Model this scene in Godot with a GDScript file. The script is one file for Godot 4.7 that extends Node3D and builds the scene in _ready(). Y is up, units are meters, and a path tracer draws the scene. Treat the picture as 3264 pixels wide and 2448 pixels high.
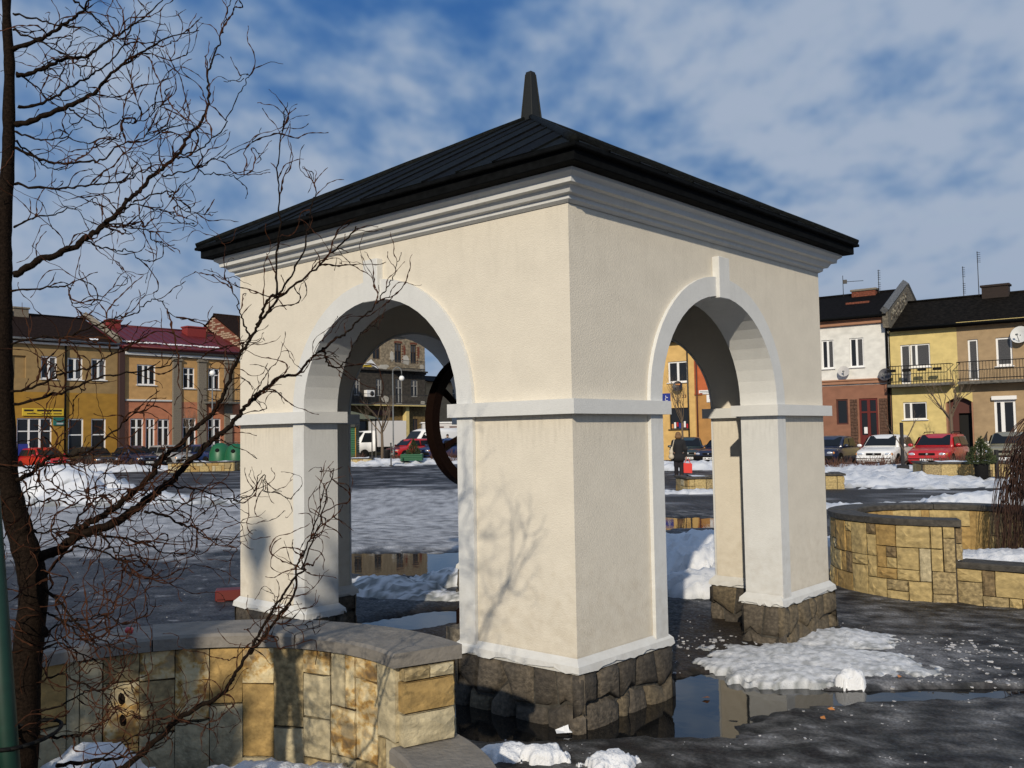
extends Node3D
# A small town square in thaw: a plastered well pavilion, a corkscrew larch in a stone planter, houses and parked cars round the square.

const EYE := 1.7005
const S := 3.51          # side of the pavilion
const T := 0.29          # thickness of its walls
const NEAR_CORNER := Vector3(0.348, 0, -5.399)

var rng := RandomNumberGenerator.new()
var names := {}
var M := {}
var tex := {}
var n_fine := FastNoiseLite.new()
var n_mid := FastNoiseLite.new()
var n_big := FastNoiseLite.new()
var stone_meshes := []
var cobble_meshes := []

# ---------------------------------------------------------------- naming
func numbered(called: String) -> String:
	var n: int = names.get(called, 0)
	names[called] = n + 1
	return called if n == 0 else "%s_%03d" % [called, n]

func tag(o: Node3D, label: String, category: String, group := "") -> Node3D:
	o.set_meta("label", label)
	o.set_meta("category", category)
	if group:
		o.set_meta("group", group)
	return o

func thing(called: String, label: String, category: String, at := Vector3.ZERO, turn := 0.0, group := "") -> Node3D:
	var o := Node3D.new()
	o.name = numbered(called)
	add_child(o)
	o.position = at
	o.rotation.y = turn
	return tag(o, label, category, group)

func dup(o: Node3D, label: String, at: Vector3, turn: float, group := "") -> Node3D:
	var c: Node3D = o.duplicate()
	var base := str(o.name).rstrip("0123456789").trim_suffix("_")
	c.name = numbered(base)
	add_child(c)
	c.position = at
	c.rotation.y = turn
	c.set_meta("label", label)
	if group:
		c.set_meta("group", group)
	return c

func part(called: String, m: Variant, mt: Material, parent: Node3D, xf := Transform3D()) -> MeshInstance3D:
	var o := MeshInstance3D.new()
	o.name = called
	if m is SurfaceTool:
		m.generate_normals()
		o.mesh = m.commit()
	else:
		o.mesh = m
	o.material_override = mt
	o.transform = xf
	if parent == self:
		o.name = numbered(called)
		add_child(o)
	else:
		parent.add_child(o, true)
		if str(o.name) != called:      # Godot writes leg2; write leg_001 instead
			var k := 1
			while parent.has_node("%s_%03d" % [called, k]):
				k += 1
			o.name = "%s_%03d" % [called, k]
	return o

func struct(called: String, m: Variant, mt: Material) -> MeshInstance3D:
	var o := part(called, m, mt, self)
	o.set_meta("kind", "structure")
	return o

# ---------------------------------------------------------------- materials
func lin(r: float, g: float, b: float) -> Color:
	return Color(r, g, b).linear_to_srgb()

func noise_tex(key: String, freq: float, lo: float, hi: float, octaves := 4, kind := FastNoiseLite.TYPE_SIMPLEX_SMOOTH, normal := false, strength := 4.0, size := 512) -> NoiseTexture2D:
	if tex.has(key):
		return tex[key]
	var n := FastNoiseLite.new()
	n.seed = key.hash() % 1000
	n.noise_type = kind
	n.frequency = freq
	n.fractal_octaves = octaves
	var t := NoiseTexture2D.new()
	t.width = size
	t.height = size
	t.seamless = true
	t.noise = n
	if normal:
		t.as_normal_map = true
		t.bump_strength = strength
	else:
		var g := Gradient.new()
		g.set_color(0, Color(lo, lo, lo))
		g.set_color(1, Color(hi, hi, hi))
		t.color_ramp = g
	tex[key] = t
	return t

func mat(key: String, c: Color, rough := 0.8, mottle := "", mscale := 1.0, bump := "", bscale := 1.0, bamount := 0.5) -> StandardMaterial3D:
	if M.has(key):
		return M[key]
	var m := StandardMaterial3D.new()
	m.resource_name = key
	m.albedo_color = c.linear_to_srgb()
	m.roughness = rough
	if mottle or bump:
		m.uv1_triplanar = true
		m.uv1_world_triplanar = true
		m.uv1_scale = Vector3.ONE * (mscale if mottle else bscale)
	if mottle:
		m.albedo_texture = tex[mottle]
	if bump:
		m.normal_enabled = true
		m.normal_texture = tex[bump]
		m.normal_scale = bamount
	M[key] = m
	return m

# ---------------------------------------------------------------- shapes
func st(smooth := false) -> SurfaceTool:
	var s := SurfaceTool.new()
	s.begin(Mesh.PRIMITIVE_TRIANGLES)
	s.set_smooth_group(1 if smooth else -1)
	return s

func tri(s: SurfaceTool, a: Vector3, b: Vector3, c: Vector3) -> void:
	s.add_vertex(a)
	s.add_vertex(b)
	s.add_vertex(c)

func quad(s: SurfaceTool, a: Vector3, b: Vector3, c: Vector3, d: Vector3) -> void:   # clockwise seen from outside
	tri(s, a, b, c)
	tri(s, a, c, d)

func quad_from(s: SurfaceTool, a: Vector3, b: Vector3, c: Vector3, d: Vector3, inside: Vector3) -> void:
	if (c - a).cross(b - a).dot((a + b + c + d) * 0.25 - inside) < 0.0:
		quad(s, a, d, c, b)
	else:
		quad(s, a, b, c, d)

func tri_from(s: SurfaceTool, a: Vector3, b: Vector3, c: Vector3, inside: Vector3) -> void:
	if (c - a).cross(b - a).dot((a + b + c) / 3.0 - inside) < 0.0:
		tri(s, a, c, b)
	else:
		tri(s, a, b, c)

func box(s: SurfaceTool, centre: Vector3, size: Vector3, ch := 0.0, xf := Transform3D()) -> void:
	var h := size * 0.5
	var o := xf * centre
	var f := func(x: float, y: float, z: float) -> Vector3: return xf * (centre + Vector3(x, y, z))
	if ch <= 0.0:
		for a in 3:
			for sg in [-1.0, 1.0]:
				var p := []
				for q in [[-1, -1], [-1, 1], [1, 1], [1, -1]]:
					var v := Vector3.ZERO
					v[a] = h[a] * sg
					v[(a + 1) % 3] = h[(a + 1) % 3] * q[0]
					v[(a + 2) % 3] = h[(a + 2) % 3] * q[1]
					p.append(xf * (centre + v))
				quad_from(s, p[0], p[1], p[2], p[3], o)
		return
	for a in 3:
		var b := (a + 1) % 3
		var c := (a + 2) % 3
		for sg in [-1.0, 1.0]:
			var p := []
			for q in [[-1, -1], [-1, 1], [1, 1], [1, -1]]:
				var v := Vector3.ZERO
				v[a] = h[a] * sg
				v[b] = (h[b] - ch) * q[0]
				v[c] = (h[c] - ch) * q[1]
				p.append(xf * (centre + v))
			quad_from(s, p[0], p[1], p[2], p[3], o)
			for sb in [-1.0, 1.0]:      # chamfer between faces a and b
				var e := []
				for q in [[0, -1], [0, 1], [1, 1], [1, -1]]:
					var v := Vector3.ZERO
					v[a] = (h[a] - (ch if q[0] == 1 else 0.0)) * sg
					v[b] = (h[b] - (0.0 if q[0] == 1 else ch)) * sb
					v[c] = (h[c] - ch) * q[1]
					e.append(xf * (centre + v))
				quad_from(s, e[0], e[1], e[2], e[3], o)
	for x in [-1.0, 1.0]:
		for y in [-1.0, 1.0]:
			for z in [-1.0, 1.0]:
				tri_from(s, f.call(h.x * x, (h.y - ch) * y, (h.z - ch) * z), f.call((h.x - ch) * x, h.y * y, (h.z - ch) * z), f.call((h.x - ch) * x, (h.y - ch) * y, h.z * z), o)

func prism(s: SurfaceTool, poly: PackedVector2Array, z0: float, z1: float, xf := Transform3D()) -> void:   # z0 < z1
	var p := poly.duplicate()
	var area := 0.0
	for i in p.size():
		area += p[i].cross(p[(i + 1) % p.size()])
	if area < 0.0:
		p.reverse()
	var idx := Geometry2D.triangulate_polygon(p)
	for i in range(0, idx.size(), 3):
		var a := p[idx[i]]
		var b := p[idx[i + 1]]
		var c := p[idx[i + 2]]
		if (b - a).cross(c - a) > 0.0:
			var t := b
			b = c
			c = t
		tri(s, xf * Vector3(a.x, a.y, z1), xf * Vector3(b.x, b.y, z1), xf * Vector3(c.x, c.y, z1))
		tri(s, xf * Vector3(a.x, a.y, z0), xf * Vector3(c.x, c.y, z0), xf * Vector3(b.x, b.y, z0))
	for i in p.size():
		var a := p[i]
		var b := p[(i + 1) % p.size()]
		quad(s, xf * Vector3(a.x, a.y, z0), xf * Vector3(a.x, a.y, z1), xf * Vector3(b.x, b.y, z1), xf * Vector3(b.x, b.y, z0))

func tube(s: SurfaceTool, pts: Array, radii: Array, sides := 6, cap := true) -> void:
	var n := pts.size()
	var rings := []
	var side := Vector3.ZERO
	for i in n:
		var d: Vector3 = (pts[mini(i + 1, n - 1)] - pts[maxi(i - 1, 0)]).normalized()
		if side == Vector3.ZERO:
			side = d.cross(Vector3.UP if absf(d.y) < 0.9 else Vector3.RIGHT).normalized()
		side = (side - d * side.dot(d)).normalized()
		var up := d.cross(side)
		var ring := []
		for k in sides:
			var a := TAU * k / sides
			ring.append(pts[i] + (side * cos(a) + up * sin(a)) * radii[i])
		rings.append(ring)
	for i in n - 1:
		for k in sides:
			var l := (k + 1) % sides
			quad(s, rings[i][k], rings[i + 1][k], rings[i + 1][l], rings[i][l])
	if cap:
		for k in range(1, sides - 1):
			tri(s, rings[0][0], rings[0][k], rings[0][k + 1])
			tri(s, rings[n - 1][0], rings[n - 1][k + 1], rings[n - 1][k])

func lathe(s: SurfaceTool, prof: Array, seg := 16, xf := Transform3D()) -> void:    # prof: Vector2(radius, y), bottom to top
	for i in prof.size() - 1:
		for k in seg:
			var a := TAU * k / seg
			var b := TAU * (k + 1) / seg
			var p: Vector2 = prof[i]
			var q: Vector2 = prof[i + 1]
			var p0 := xf * Vector3(p.x * cos(a), p.y, p.x * sin(a))
			var p1 := xf * Vector3(p.x * cos(b), p.y, p.x * sin(b))
			var q0 := xf * Vector3(q.x * cos(a), q.y, q.x * sin(a))
			var q1 := xf * Vector3(q.x * cos(b), q.y, q.x * sin(b))
			if p.x < 1e-5:
				tri(s, p0, q1, q0)
			elif q.x < 1e-5:
				tri(s, p0, p1, q0)
			else:
				quad(s, p0, p1, q1, q0)

func ball(s: SurfaceTool, c: Vector3, r: Vector3, seg := 14, rings := 8) -> void:
	var prof := []
	for i in rings + 1:
		var a := PI * i / rings - PI / 2
		prof.append(Vector2(cos(a) if i > 0 and i < rings else 0.0, sin(a)))
	lathe(s, prof, seg, Transform3D(Basis.from_scale(r), c))

func smooth_path(p: Array, per: int) -> Array:
	var out := []
	for i in p.size() - 1:
		var a: Vector3 = p[maxi(i - 1, 0)]
		var b: Vector3 = p[i]
		var c: Vector3 = p[i + 1]
		var d: Vector3 = p[mini(i + 2, p.size() - 1)]
		for k in per:
			out.append(b.cubic_interpolate(c, a, d, float(k) / per))
	out.append(p[-1])
	return out

func grid_mesh(xs: PackedFloat32Array, zs: PackedFloat32Array, height: Callable, paint: Callable, keep := -1e9) -> ArrayMesh:
	var w := xs.size()
	var h := zs.size()
	var v := PackedVector3Array()
	var c := PackedColorArray()
	v.resize(w * h)
	c.resize(w * h)
	for j in h:
		for i in w:
			var y: float = height.call(xs[i], zs[j])
			v[j * w + i] = Vector3(xs[i], y, zs[j])
			c[j * w + i] = paint.call(xs[i], zs[j], y)
	var nm := PackedVector3Array()
	nm.resize(w * h)
	for j in h:
		for i in w:
			var dx := v[j * w + mini(i + 1, w - 1)] - v[j * w + maxi(i - 1, 0)]
			var dz := v[mini(j + 1, h - 1) * w + i] - v[maxi(j - 1, 0) * w + i]
			nm[j * w + i] = dz.cross(dx).normalized() if dz.cross(dx).y > 0 else dx.cross(dz).normalized()
	var idx := PackedInt32Array()
	var flip := zs[1] < zs[0]
	for j in h - 1:
		for i in w - 1:
			var a := j * w + i
			if maxf(maxf(v[a].y, v[a + 1].y), maxf(v[a + w].y, v[a + w + 1].y)) < keep:
				continue
			if flip:
				idx.append_array([a, a + w, a + 1, a + 1, a + w, a + w + 1])
			else:
				idx.append_array([a, a + 1, a + w, a + 1, a + w + 1, a + w])
	var arr := []
	arr.resize(Mesh.ARRAY_MAX)
	arr[Mesh.ARRAY_VERTEX] = v
	arr[Mesh.ARRAY_NORMAL] = nm
	arr[Mesh.ARRAY_COLOR] = c
	arr[Mesh.ARRAY_INDEX] = idx
	var m := ArrayMesh.new()
	m.add_surface_from_arrays(Mesh.PRIMITIVE_TRIANGLES, arr)
	return m

func span(a: float, b: float, step: float) -> PackedFloat32Array:
	var n := int(ceil(absf(b - a) / step))
	var out := PackedFloat32Array()
	for i in n + 1:
		out.append(lerpf(a, b, float(i) / n))
	return out

func text_mesh(words: String, height: float, depth := 0.01, font := "Droid Sans") -> TextMesh:
	var t := TextMesh.new()
	var f := SystemFont.new()
	f.font_names = PackedStringArray([font])
	f.font_weight = 700
	t.font = f
	t.text = words
	t.font_size = 32
	t.pixel_size = height / 24.0
	t.depth = depth
	return t

const TRUNK_PATH := [Vector3(-1.49, 3.29, -2.72), Vector3(-1.5, 3.12, -2.72), Vector3(-1.5, 2.97, -2.72), Vector3(-1.49, 2.84, -2.72), Vector3(-1.49, 2.72, -2.72), Vector3(-1.49, 2.55, -2.72), Vector3(-1.5, 2.36, -2.72), Vector3(-1.5, 2.22, -2.72), Vector3(-1.5, 2.08, -2.72), Vector3(-1.5, 1.94, -2.72), Vector3(-1.49, 1.71, -2.72), Vector3(-1.48, 1.58, -2.72), Vector3(-1.44, 1.44, -2.72), Vector3(-1.41, 1.34, -2.72), Vector3(-1.4, 1.26, -2.72), Vector3(-1.41, 1.15, -2.72), Vector3(-1.42, 1.02, -2.72), Vector3(-1.42, 0.881, -2.72), Vector3(-1.43, 0.722, -2.72), Vector3(-1.43, 0.546, -2.72)]
const LIMBS := [
	[0.0070, 0.0014, 1.00, [Vector3(-1.48, 2.88, -2.72), Vector3(-1.38, 2.89, -2.68), Vector3(-1.29, 2.91, -2.63), Vector3(-1.22, 2.92, -2.59), Vector3(-1.17, 2.94, -2.54), Vector3(-1.12, 2.96, -2.5)]],
	[0.0062, 0.0013, 1.00, [Vector3(-1.47, 2.8, -2.72), Vector3(-1.41, 2.83, -2.75), Vector3(-1.35, 2.87, -2.77), Vector3(-1.3, 2.89, -2.8), Vector3(-1.26, 2.93, -2.82), Vector3(-1.22, 2.98, -2.85), Vector3(-1.18, 3.02, -2.87), Vector3(-1.14, 3.07, -2.9), Vector3(-1.1, 3.13, -2.92), Vector3(-1.07, 3.17, -2.95)]],
	[0.0085, 0.0011, 1.10, [Vector3(-1.47, 2.65, -2.72), Vector3(-1.37, 2.67, -2.7), Vector3(-1.27, 2.7, -2.68), Vector3(-1.21, 2.72, -2.66), Vector3(-1.15, 2.76, -2.63), Vector3(-1.09, 2.79, -2.61), Vector3(-1.04, 2.81, -2.59), Vector3(-0.959, 2.84, -2.57), Vector3(-0.865, 2.85, -2.55)]],
	[0.0046, 0.0013, 1.00, [Vector3(-1.46, 2.7, -2.72), Vector3(-1.41, 2.73, -2.76), Vector3(-1.39, 2.76, -2.79), Vector3(-1.35, 2.81, -2.83), Vector3(-1.3, 2.86, -2.86), Vector3(-1.27, 2.91, -2.9), Vector3(-1.24, 2.98, -2.93), Vector3(-1.22, 3.06, -2.96), Vector3(-1.21, 3.13, -3)]],
	[0.0039, 0.0008, 1.10, [Vector3(-1.47, 2.47, -2.72), Vector3(-1.33, 2.44, -2.67), Vector3(-1.23, 2.43, -2.61), Vector3(-1.13, 2.42, -2.56), Vector3(-1.04, 2.42, -2.51), Vector3(-0.988, 2.42, -2.45), Vector3(-0.936, 2.41, -2.4)]],
	[0.0101, 0.0013, 1.15, [Vector3(-1.47, 2.2, -2.72), Vector3(-1.4, 2.24, -2.73), Vector3(-1.34, 2.27, -2.75), Vector3(-1.28, 2.31, -2.76), Vector3(-1.24, 2.35, -2.78), Vector3(-1.2, 2.39, -2.79), Vector3(-1.17, 2.43, -2.8), Vector3(-1.14, 2.47, -2.82), Vector3(-1.1, 2.52, -2.83), Vector3(-1.08, 2.55, -2.85), Vector3(-1.04, 2.59, -2.86), Vector3(-1.01, 2.65, -2.87), Vector3(-0.98, 2.7, -2.89), Vector3(-0.959, 2.74, -2.9), Vector3(-0.959, 2.81, -2.92), Vector3(-0.966, 2.87, -2.93), Vector3(-0.952, 2.93, -2.94), Vector3(-0.939, 2.99, -2.96), Vector3(-0.926, 3.05, -2.97), Vector3(-0.922, 3.11, -2.99), Vector3(-0.911, 3.16, -3)]],
	[0.0046, 0.0010, 1.10, [Vector3(-1.47, 2.58, -2.72), Vector3(-1.4, 2.55, -2.74), Vector3(-1.36, 2.54, -2.75), Vector3(-1.28, 2.55, -2.77), Vector3(-1.24, 2.56, -2.79), Vector3(-1.19, 2.61, -2.8), Vector3(-1.15, 2.63, -2.82), Vector3(-1.1, 2.66, -2.83), Vector3(-1.06, 2.69, -2.85)]],
	[0.0023, 0.0008, 0.90, [Vector3(-1.3, 2.69, -2.7), Vector3(-1.23, 2.64, -2.66), Vector3(-1.16, 2.6, -2.62), Vector3(-1.1, 2.61, -2.59), Vector3(-1.05, 2.59, -2.55), Vector3(-0.995, 2.59, -2.51), Vector3(-0.955, 2.6, -2.48), Vector3(-0.919, 2.61, -2.44), Vector3(-0.888, 2.62, -2.4)]],
	[0.0023, 0.0009, 0.80, [Vector3(-0.996, 2.55, -2.75), Vector3(-0.985, 2.57, -2.81), Vector3(-0.964, 2.54, -2.87), Vector3(-0.941, 2.55, -2.92), Vector3(-0.908, 2.56, -2.98), Vector3(-0.899, 2.57, -3.04), Vector3(-0.883, 2.6, -3.1)]],
	[0.0023, 0.0008, 0.80, [Vector3(-1.03, 2.49, -2.72), Vector3(-0.976, 2.48, -2.68), Vector3(-0.905, 2.49, -2.65), Vector3(-0.847, 2.5, -2.61), Vector3(-0.783, 2.5, -2.57), Vector3(-0.72, 2.52, -2.54), Vector3(-0.675, 2.55, -2.5)]],
	[0.0023, 0.0008, 0.80, [Vector3(-0.993, 2.56, -2.75), Vector3(-0.922, 2.57, -2.73), Vector3(-0.885, 2.59, -2.71), Vector3(-0.839, 2.62, -2.69), Vector3(-0.814, 2.66, -2.67), Vector3(-0.773, 2.73, -2.66), Vector3(-0.749, 2.76, -2.64), Vector3(-0.774, 2.74, -2.62), Vector3(-0.806, 2.72, -2.6)]],
	[0.0024, 0.0007, 0.90, [Vector3(-1.15, 2.43, -2.8), Vector3(-1.05, 2.44, -2.74), Vector3(-0.984, 2.43, -2.68), Vector3(-0.955, 2.39, -2.62), Vector3(-0.919, 2.35, -2.57), Vector3(-0.85, 2.32, -2.51), Vector3(-0.779, 2.31, -2.45)]],
	[0.0024, 0.0009, 0.90, [Vector3(-1.18, 2.39, -2.78), Vector3(-1.16, 2.43, -2.82), Vector3(-1.1, 2.42, -2.85), Vector3(-1.07, 2.42, -2.89), Vector3(-1.06, 2.4, -2.93), Vector3(-1.03, 2.4, -2.96), Vector3(-1.03, 2.41, -3)]],
	[0.0027, 0.0008, 0.90, [Vector3(-1.22, 2.34, -2.74), Vector3(-1.16, 2.34, -2.7), Vector3(-1.09, 2.32, -2.66), Vector3(-1.03, 2.3, -2.62), Vector3(-1, 2.26, -2.58), Vector3(-0.964, 2.25, -2.54), Vector3(-0.947, 2.23, -2.5)]],
	[0.0027, 0.0009, 1.00, [Vector3(-1.26, 2.3, -2.72), Vector3(-1.24, 2.29, -2.78), Vector3(-1.21, 2.29, -2.83), Vector3(-1.2, 2.3, -2.89), Vector3(-1.18, 2.28, -2.94), Vector3(-1.18, 2.29, -3)]],
	[0.0039, 0.0009, 1.00, [Vector3(-1.48, 1.85, -2.72), Vector3(-1.37, 1.87, -2.69), Vector3(-1.29, 1.9, -2.66), Vector3(-1.21, 1.91, -2.63), Vector3(-1.15, 1.93, -2.59), Vector3(-1.09, 1.95, -2.56), Vector3(-1.02, 1.98, -2.53), Vector3(-0.976, 2, -2.5)]],
	[0.0046, 0.0010, 1.00, [Vector3(-1.48, 1.81, -2.72), Vector3(-1.38, 1.84, -2.75), Vector3(-1.34, 1.85, -2.77), Vector3(-1.27, 1.89, -2.8), Vector3(-1.16, 1.91, -2.82), Vector3(-1.07, 1.93, -2.85), Vector3(-1.02, 1.96, -2.87), Vector3(-0.958, 1.95, -2.9)]],
	[0.0031, 0.0008, 1.00, [Vector3(-1.48, 1.99, -2.72), Vector3(-1.4, 2.01, -2.71), Vector3(-1.31, 2.01, -2.7), Vector3(-1.24, 2.03, -2.69), Vector3(-1.18, 2.05, -2.68), Vector3(-1.14, 2.06, -2.67), Vector3(-1.08, 2.07, -2.65), Vector3(-1.04, 2.1, -2.64), Vector3(-0.996, 2.1, -2.63), Vector3(-0.985, 2.08, -2.62), Vector3(-0.945, 2.05, -2.61), Vector3(-0.885, 2.04, -2.6)]],
	[0.0031, 0.0008, 1.00, [Vector3(-1.48, 2.15, -2.72), Vector3(-1.37, 2.15, -2.68), Vector3(-1.3, 2.15, -2.65), Vector3(-1.25, 2.14, -2.61), Vector3(-1.23, 2.1, -2.57), Vector3(-1.19, 2.07, -2.54), Vector3(-1.12, 2.08, -2.5)]],
	[0.0155, 0.0026, 1.25, [Vector3(-1.38, 1.37, -2.72), Vector3(-1.33, 1.39, -2.74), Vector3(-1.28, 1.43, -2.75), Vector3(-1.21, 1.45, -2.77), Vector3(-1.16, 1.48, -2.79), Vector3(-1.12, 1.51, -2.8), Vector3(-1.07, 1.56, -2.82), Vector3(-1.04, 1.58, -2.84), Vector3(-1.01, 1.62, -2.85), Vector3(-0.971, 1.66, -2.87), Vector3(-0.936, 1.7, -2.88), Vector3(-0.9, 1.73, -2.9), Vector3(-0.868, 1.77, -2.92), Vector3(-0.847, 1.8, -2.93), Vector3(-0.822, 1.83, -2.95), Vector3(-0.799, 1.86, -2.97), Vector3(-0.742, 1.9, -2.98), Vector3(-0.696, 1.91, -3), Vector3(-0.664, 1.95, -3.02), Vector3(-0.638, 1.98, -3.03), Vector3(-0.616, 1.99, -3.05)]],
	[0.0043, 0.0010, 0.70, [Vector3(-0.625, 1.99, -3.05), Vector3(-0.588, 2.03, -3.08), Vector3(-0.556, 2.05, -3.11), Vector3(-0.527, 2.09, -3.13), Vector3(-0.484, 2.13, -3.16), Vector3(-0.46, 2.17, -3.19), Vector3(-0.433, 2.22, -3.22), Vector3(-0.415, 2.26, -3.24), Vector3(-0.4, 2.32, -3.27), Vector3(-0.387, 2.36, -3.3)]],
	[0.0035, 0.0009, 0.70, [Vector3(-0.619, 1.99, -3.05), Vector3(-0.605, 1.95, -3.03), Vector3(-0.581, 1.93, -3.01), Vector3(-0.545, 1.94, -2.99), Vector3(-0.519, 1.97, -2.96), Vector3(-0.489, 2.02, -2.94), Vector3(-0.448, 2.05, -2.92), Vector3(-0.418, 2.04, -2.9)]],
	[0.0102, 0.0020, 1.25, [Vector3(-1.31, 1.43, -2.75), Vector3(-1.26, 1.46, -2.75), Vector3(-1.2, 1.49, -2.75), Vector3(-1.15, 1.53, -2.75), Vector3(-1.11, 1.56, -2.75), Vector3(-1.07, 1.6, -2.75), Vector3(-1.04, 1.65, -2.75), Vector3(-0.998, 1.68, -2.75), Vector3(-0.951, 1.73, -2.75), Vector3(-0.908, 1.76, -2.75), Vector3(-0.877, 1.8, -2.75), Vector3(-0.853, 1.84, -2.75), Vector3(-0.835, 1.89, -2.75), Vector3(-0.813, 1.95, -2.75), Vector3(-0.782, 1.99, -2.75), Vector3(-0.754, 2.04, -2.75), Vector3(-0.722, 2.08, -2.75), Vector3(-0.691, 2.12, -2.75), Vector3(-0.619, 2.18, -2.75), Vector3(-0.556, 2.23, -2.75), Vector3(-0.494, 2.29, -2.75), Vector3(-0.459, 2.33, -2.75)]],
	[0.0047, 0.0008, 1.00, [Vector3(-0.762, 2.04, -2.78), Vector3(-0.741, 2.09, -2.76), Vector3(-0.708, 2.13, -2.74), Vector3(-0.693, 2.12, -2.72), Vector3(-0.685, 2.23, -2.7), Vector3(-0.67, 2.33, -2.68), Vector3(-0.672, 2.44, -2.66), Vector3(-0.662, 2.54, -2.64), Vector3(-0.645, 2.6, -2.62), Vector3(-0.63, 2.66, -2.6)]],
	[0.0031, 0.0009, 0.80, [Vector3(-0.698, 2.13, -2.75), Vector3(-0.649, 2.22, -2.79), Vector3(-0.627, 2.31, -2.83), Vector3(-0.624, 2.42, -2.88), Vector3(-0.618, 2.49, -2.92), Vector3(-0.645, 2.56, -2.96), Vector3(-0.674, 2.59, -3)]],
	[0.0032, 0.0009, 0.90, [Vector3(-0.786, 2, -2.78), Vector3(-0.815, 2.05, -2.82), Vector3(-0.847, 2.11, -2.87), Vector3(-0.877, 2.17, -2.91), Vector3(-0.906, 2.22, -2.95)]],
	[0.0094, 0.0013, 1.20, [Vector3(-1.2, 0.731, -2.75), Vector3(-1.14, 0.757, -2.77), Vector3(-1.07, 0.815, -2.78), Vector3(-1.02, 0.863, -2.8), Vector3(-0.962, 0.903, -2.81), Vector3(-0.906, 0.924, -2.83), Vector3(-0.869, 0.961, -2.84), Vector3(-0.86, 0.984, -2.86), Vector3(-0.823, 1.04, -2.88), Vector3(-0.793, 1.1, -2.89), Vector3(-0.748, 1.18, -2.91), Vector3(-0.709, 1.24, -2.92), Vector3(-0.666, 1.29, -2.94), Vector3(-0.669, 1.3, -2.95), Vector3(-0.62, 1.43, -2.97), Vector3(-0.601, 1.52, -2.98), Vector3(-0.578, 1.6, -3)]],
	[0.0059, 0.0014, 1.10, [Vector3(-0.838, 1.03, -2.95), Vector3(-0.803, 1.07, -2.98), Vector3(-0.759, 1.14, -3.01), Vector3(-0.715, 1.2, -3.04), Vector3(-0.717, 1.28, -3.06), Vector3(-0.693, 1.34, -3.09), Vector3(-0.652, 1.45, -3.12), Vector3(-0.642, 1.55, -3.15)]],
	[0.0046, 0.0008, 1.20, [Vector3(-1.37, 1.28, -2.72), Vector3(-1.31, 1.25, -2.68), Vector3(-1.24, 1.2, -2.63), Vector3(-1.19, 1.19, -2.59), Vector3(-1.13, 1.17, -2.54), Vector3(-1.07, 1.15, -2.5)]],
	[0.0046, 0.0009, 1.20, [Vector3(-1.37, 1.31, -2.72), Vector3(-1.34, 1.36, -2.75), Vector3(-1.3, 1.39, -2.78), Vector3(-1.24, 1.37, -2.81), Vector3(-1.2, 1.34, -2.84), Vector3(-1.19, 1.3, -2.87), Vector3(-1.13, 1.28, -2.9)]],
	[0.0070, 0.0011, 1.20, [Vector3(-1.46, 1.59, -2.72), Vector3(-1.4, 1.61, -2.69), Vector3(-1.34, 1.65, -2.66), Vector3(-1.29, 1.66, -2.63), Vector3(-1.2, 1.67, -2.59), Vector3(-1.11, 1.72, -2.56), Vector3(-1.04, 1.77, -2.53), Vector3(-0.979, 1.8, -2.5)]],
	[0.0039, 0.0007, 1.20, [Vector3(-1.41, 1.45, -2.72), Vector3(-1.32, 1.45, -2.61), Vector3(-1.19, 1.48, -2.51), Vector3(-1.12, 1.5, -2.4)]],
	[0.0039, 0.0009, 1.20, [Vector3(-1.24, 1.43, -2.75), Vector3(-1.19, 1.41, -2.82), Vector3(-1.14, 1.38, -2.89), Vector3(-1.11, 1.35, -2.96), Vector3(-1.08, 1.33, -3.03), Vector3(-1.05, 1.32, -3.1)]],
	[0.0040, 0.0009, 1.10, [Vector3(-1.11, 1.49, -2.8), Vector3(-1.06, 1.47, -2.84), Vector3(-1.03, 1.44, -2.89), Vector3(-1.01, 1.43, -2.93), Vector3(-0.997, 1.4, -2.97), Vector3(-0.969, 1.38, -3.01), Vector3(-0.905, 1.38, -3.06), Vector3(-0.86, 1.4, -3.1)]],
	[0.0032, 0.0010, 1.10, [Vector3(-1.05, 1.56, -2.85), Vector3(-1, 1.55, -2.9), Vector3(-0.957, 1.53, -2.95), Vector3(-0.93, 1.51, -3), Vector3(-0.872, 1.51, -3.05), Vector3(-0.829, 1.58, -3.1), Vector3(-0.847, 1.53, -3.15), Vector3(-0.797, 1.52, -3.2)]],
	[0.0046, 0.0008, 1.20, [Vector3(-1.38, 0.856, -2.72), Vector3(-1.29, 0.864, -2.69), Vector3(-1.21, 0.884, -2.66), Vector3(-1.15, 0.925, -2.63), Vector3(-1.1, 0.969, -2.6)]],
	[0.0062, 0.0010, 1.20, [Vector3(-1.33, 0.773, -2.72), Vector3(-1.24, 0.768, -2.77), Vector3(-1.17, 0.766, -2.81), Vector3(-1.1, 0.781, -2.85), Vector3(-1.06, 0.786, -2.9)]],
	[0.0031, 0.0008, 1.20, [Vector3(-1.46, 1.64, -2.72), Vector3(-1.38, 1.63, -2.67), Vector3(-1.29, 1.64, -2.61), Vector3(-1.22, 1.65, -2.56), Vector3(-1.15, 1.64, -2.5)]],
	[0.0031, 0.0008, 1.10, [Vector3(-1.44, 1.55, -2.72), Vector3(-1.35, 1.58, -2.63), Vector3(-1.27, 1.56, -2.55)]],
	[0.0031, 0.0009, 1.10, [Vector3(-1.47, 2.34, -2.72), Vector3(-1.44, 2.38, -2.77), Vector3(-1.39, 2.4, -2.81), Vector3(-1.36, 2.43, -2.85), Vector3(-1.32, 2.39, -2.9)]],
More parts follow.
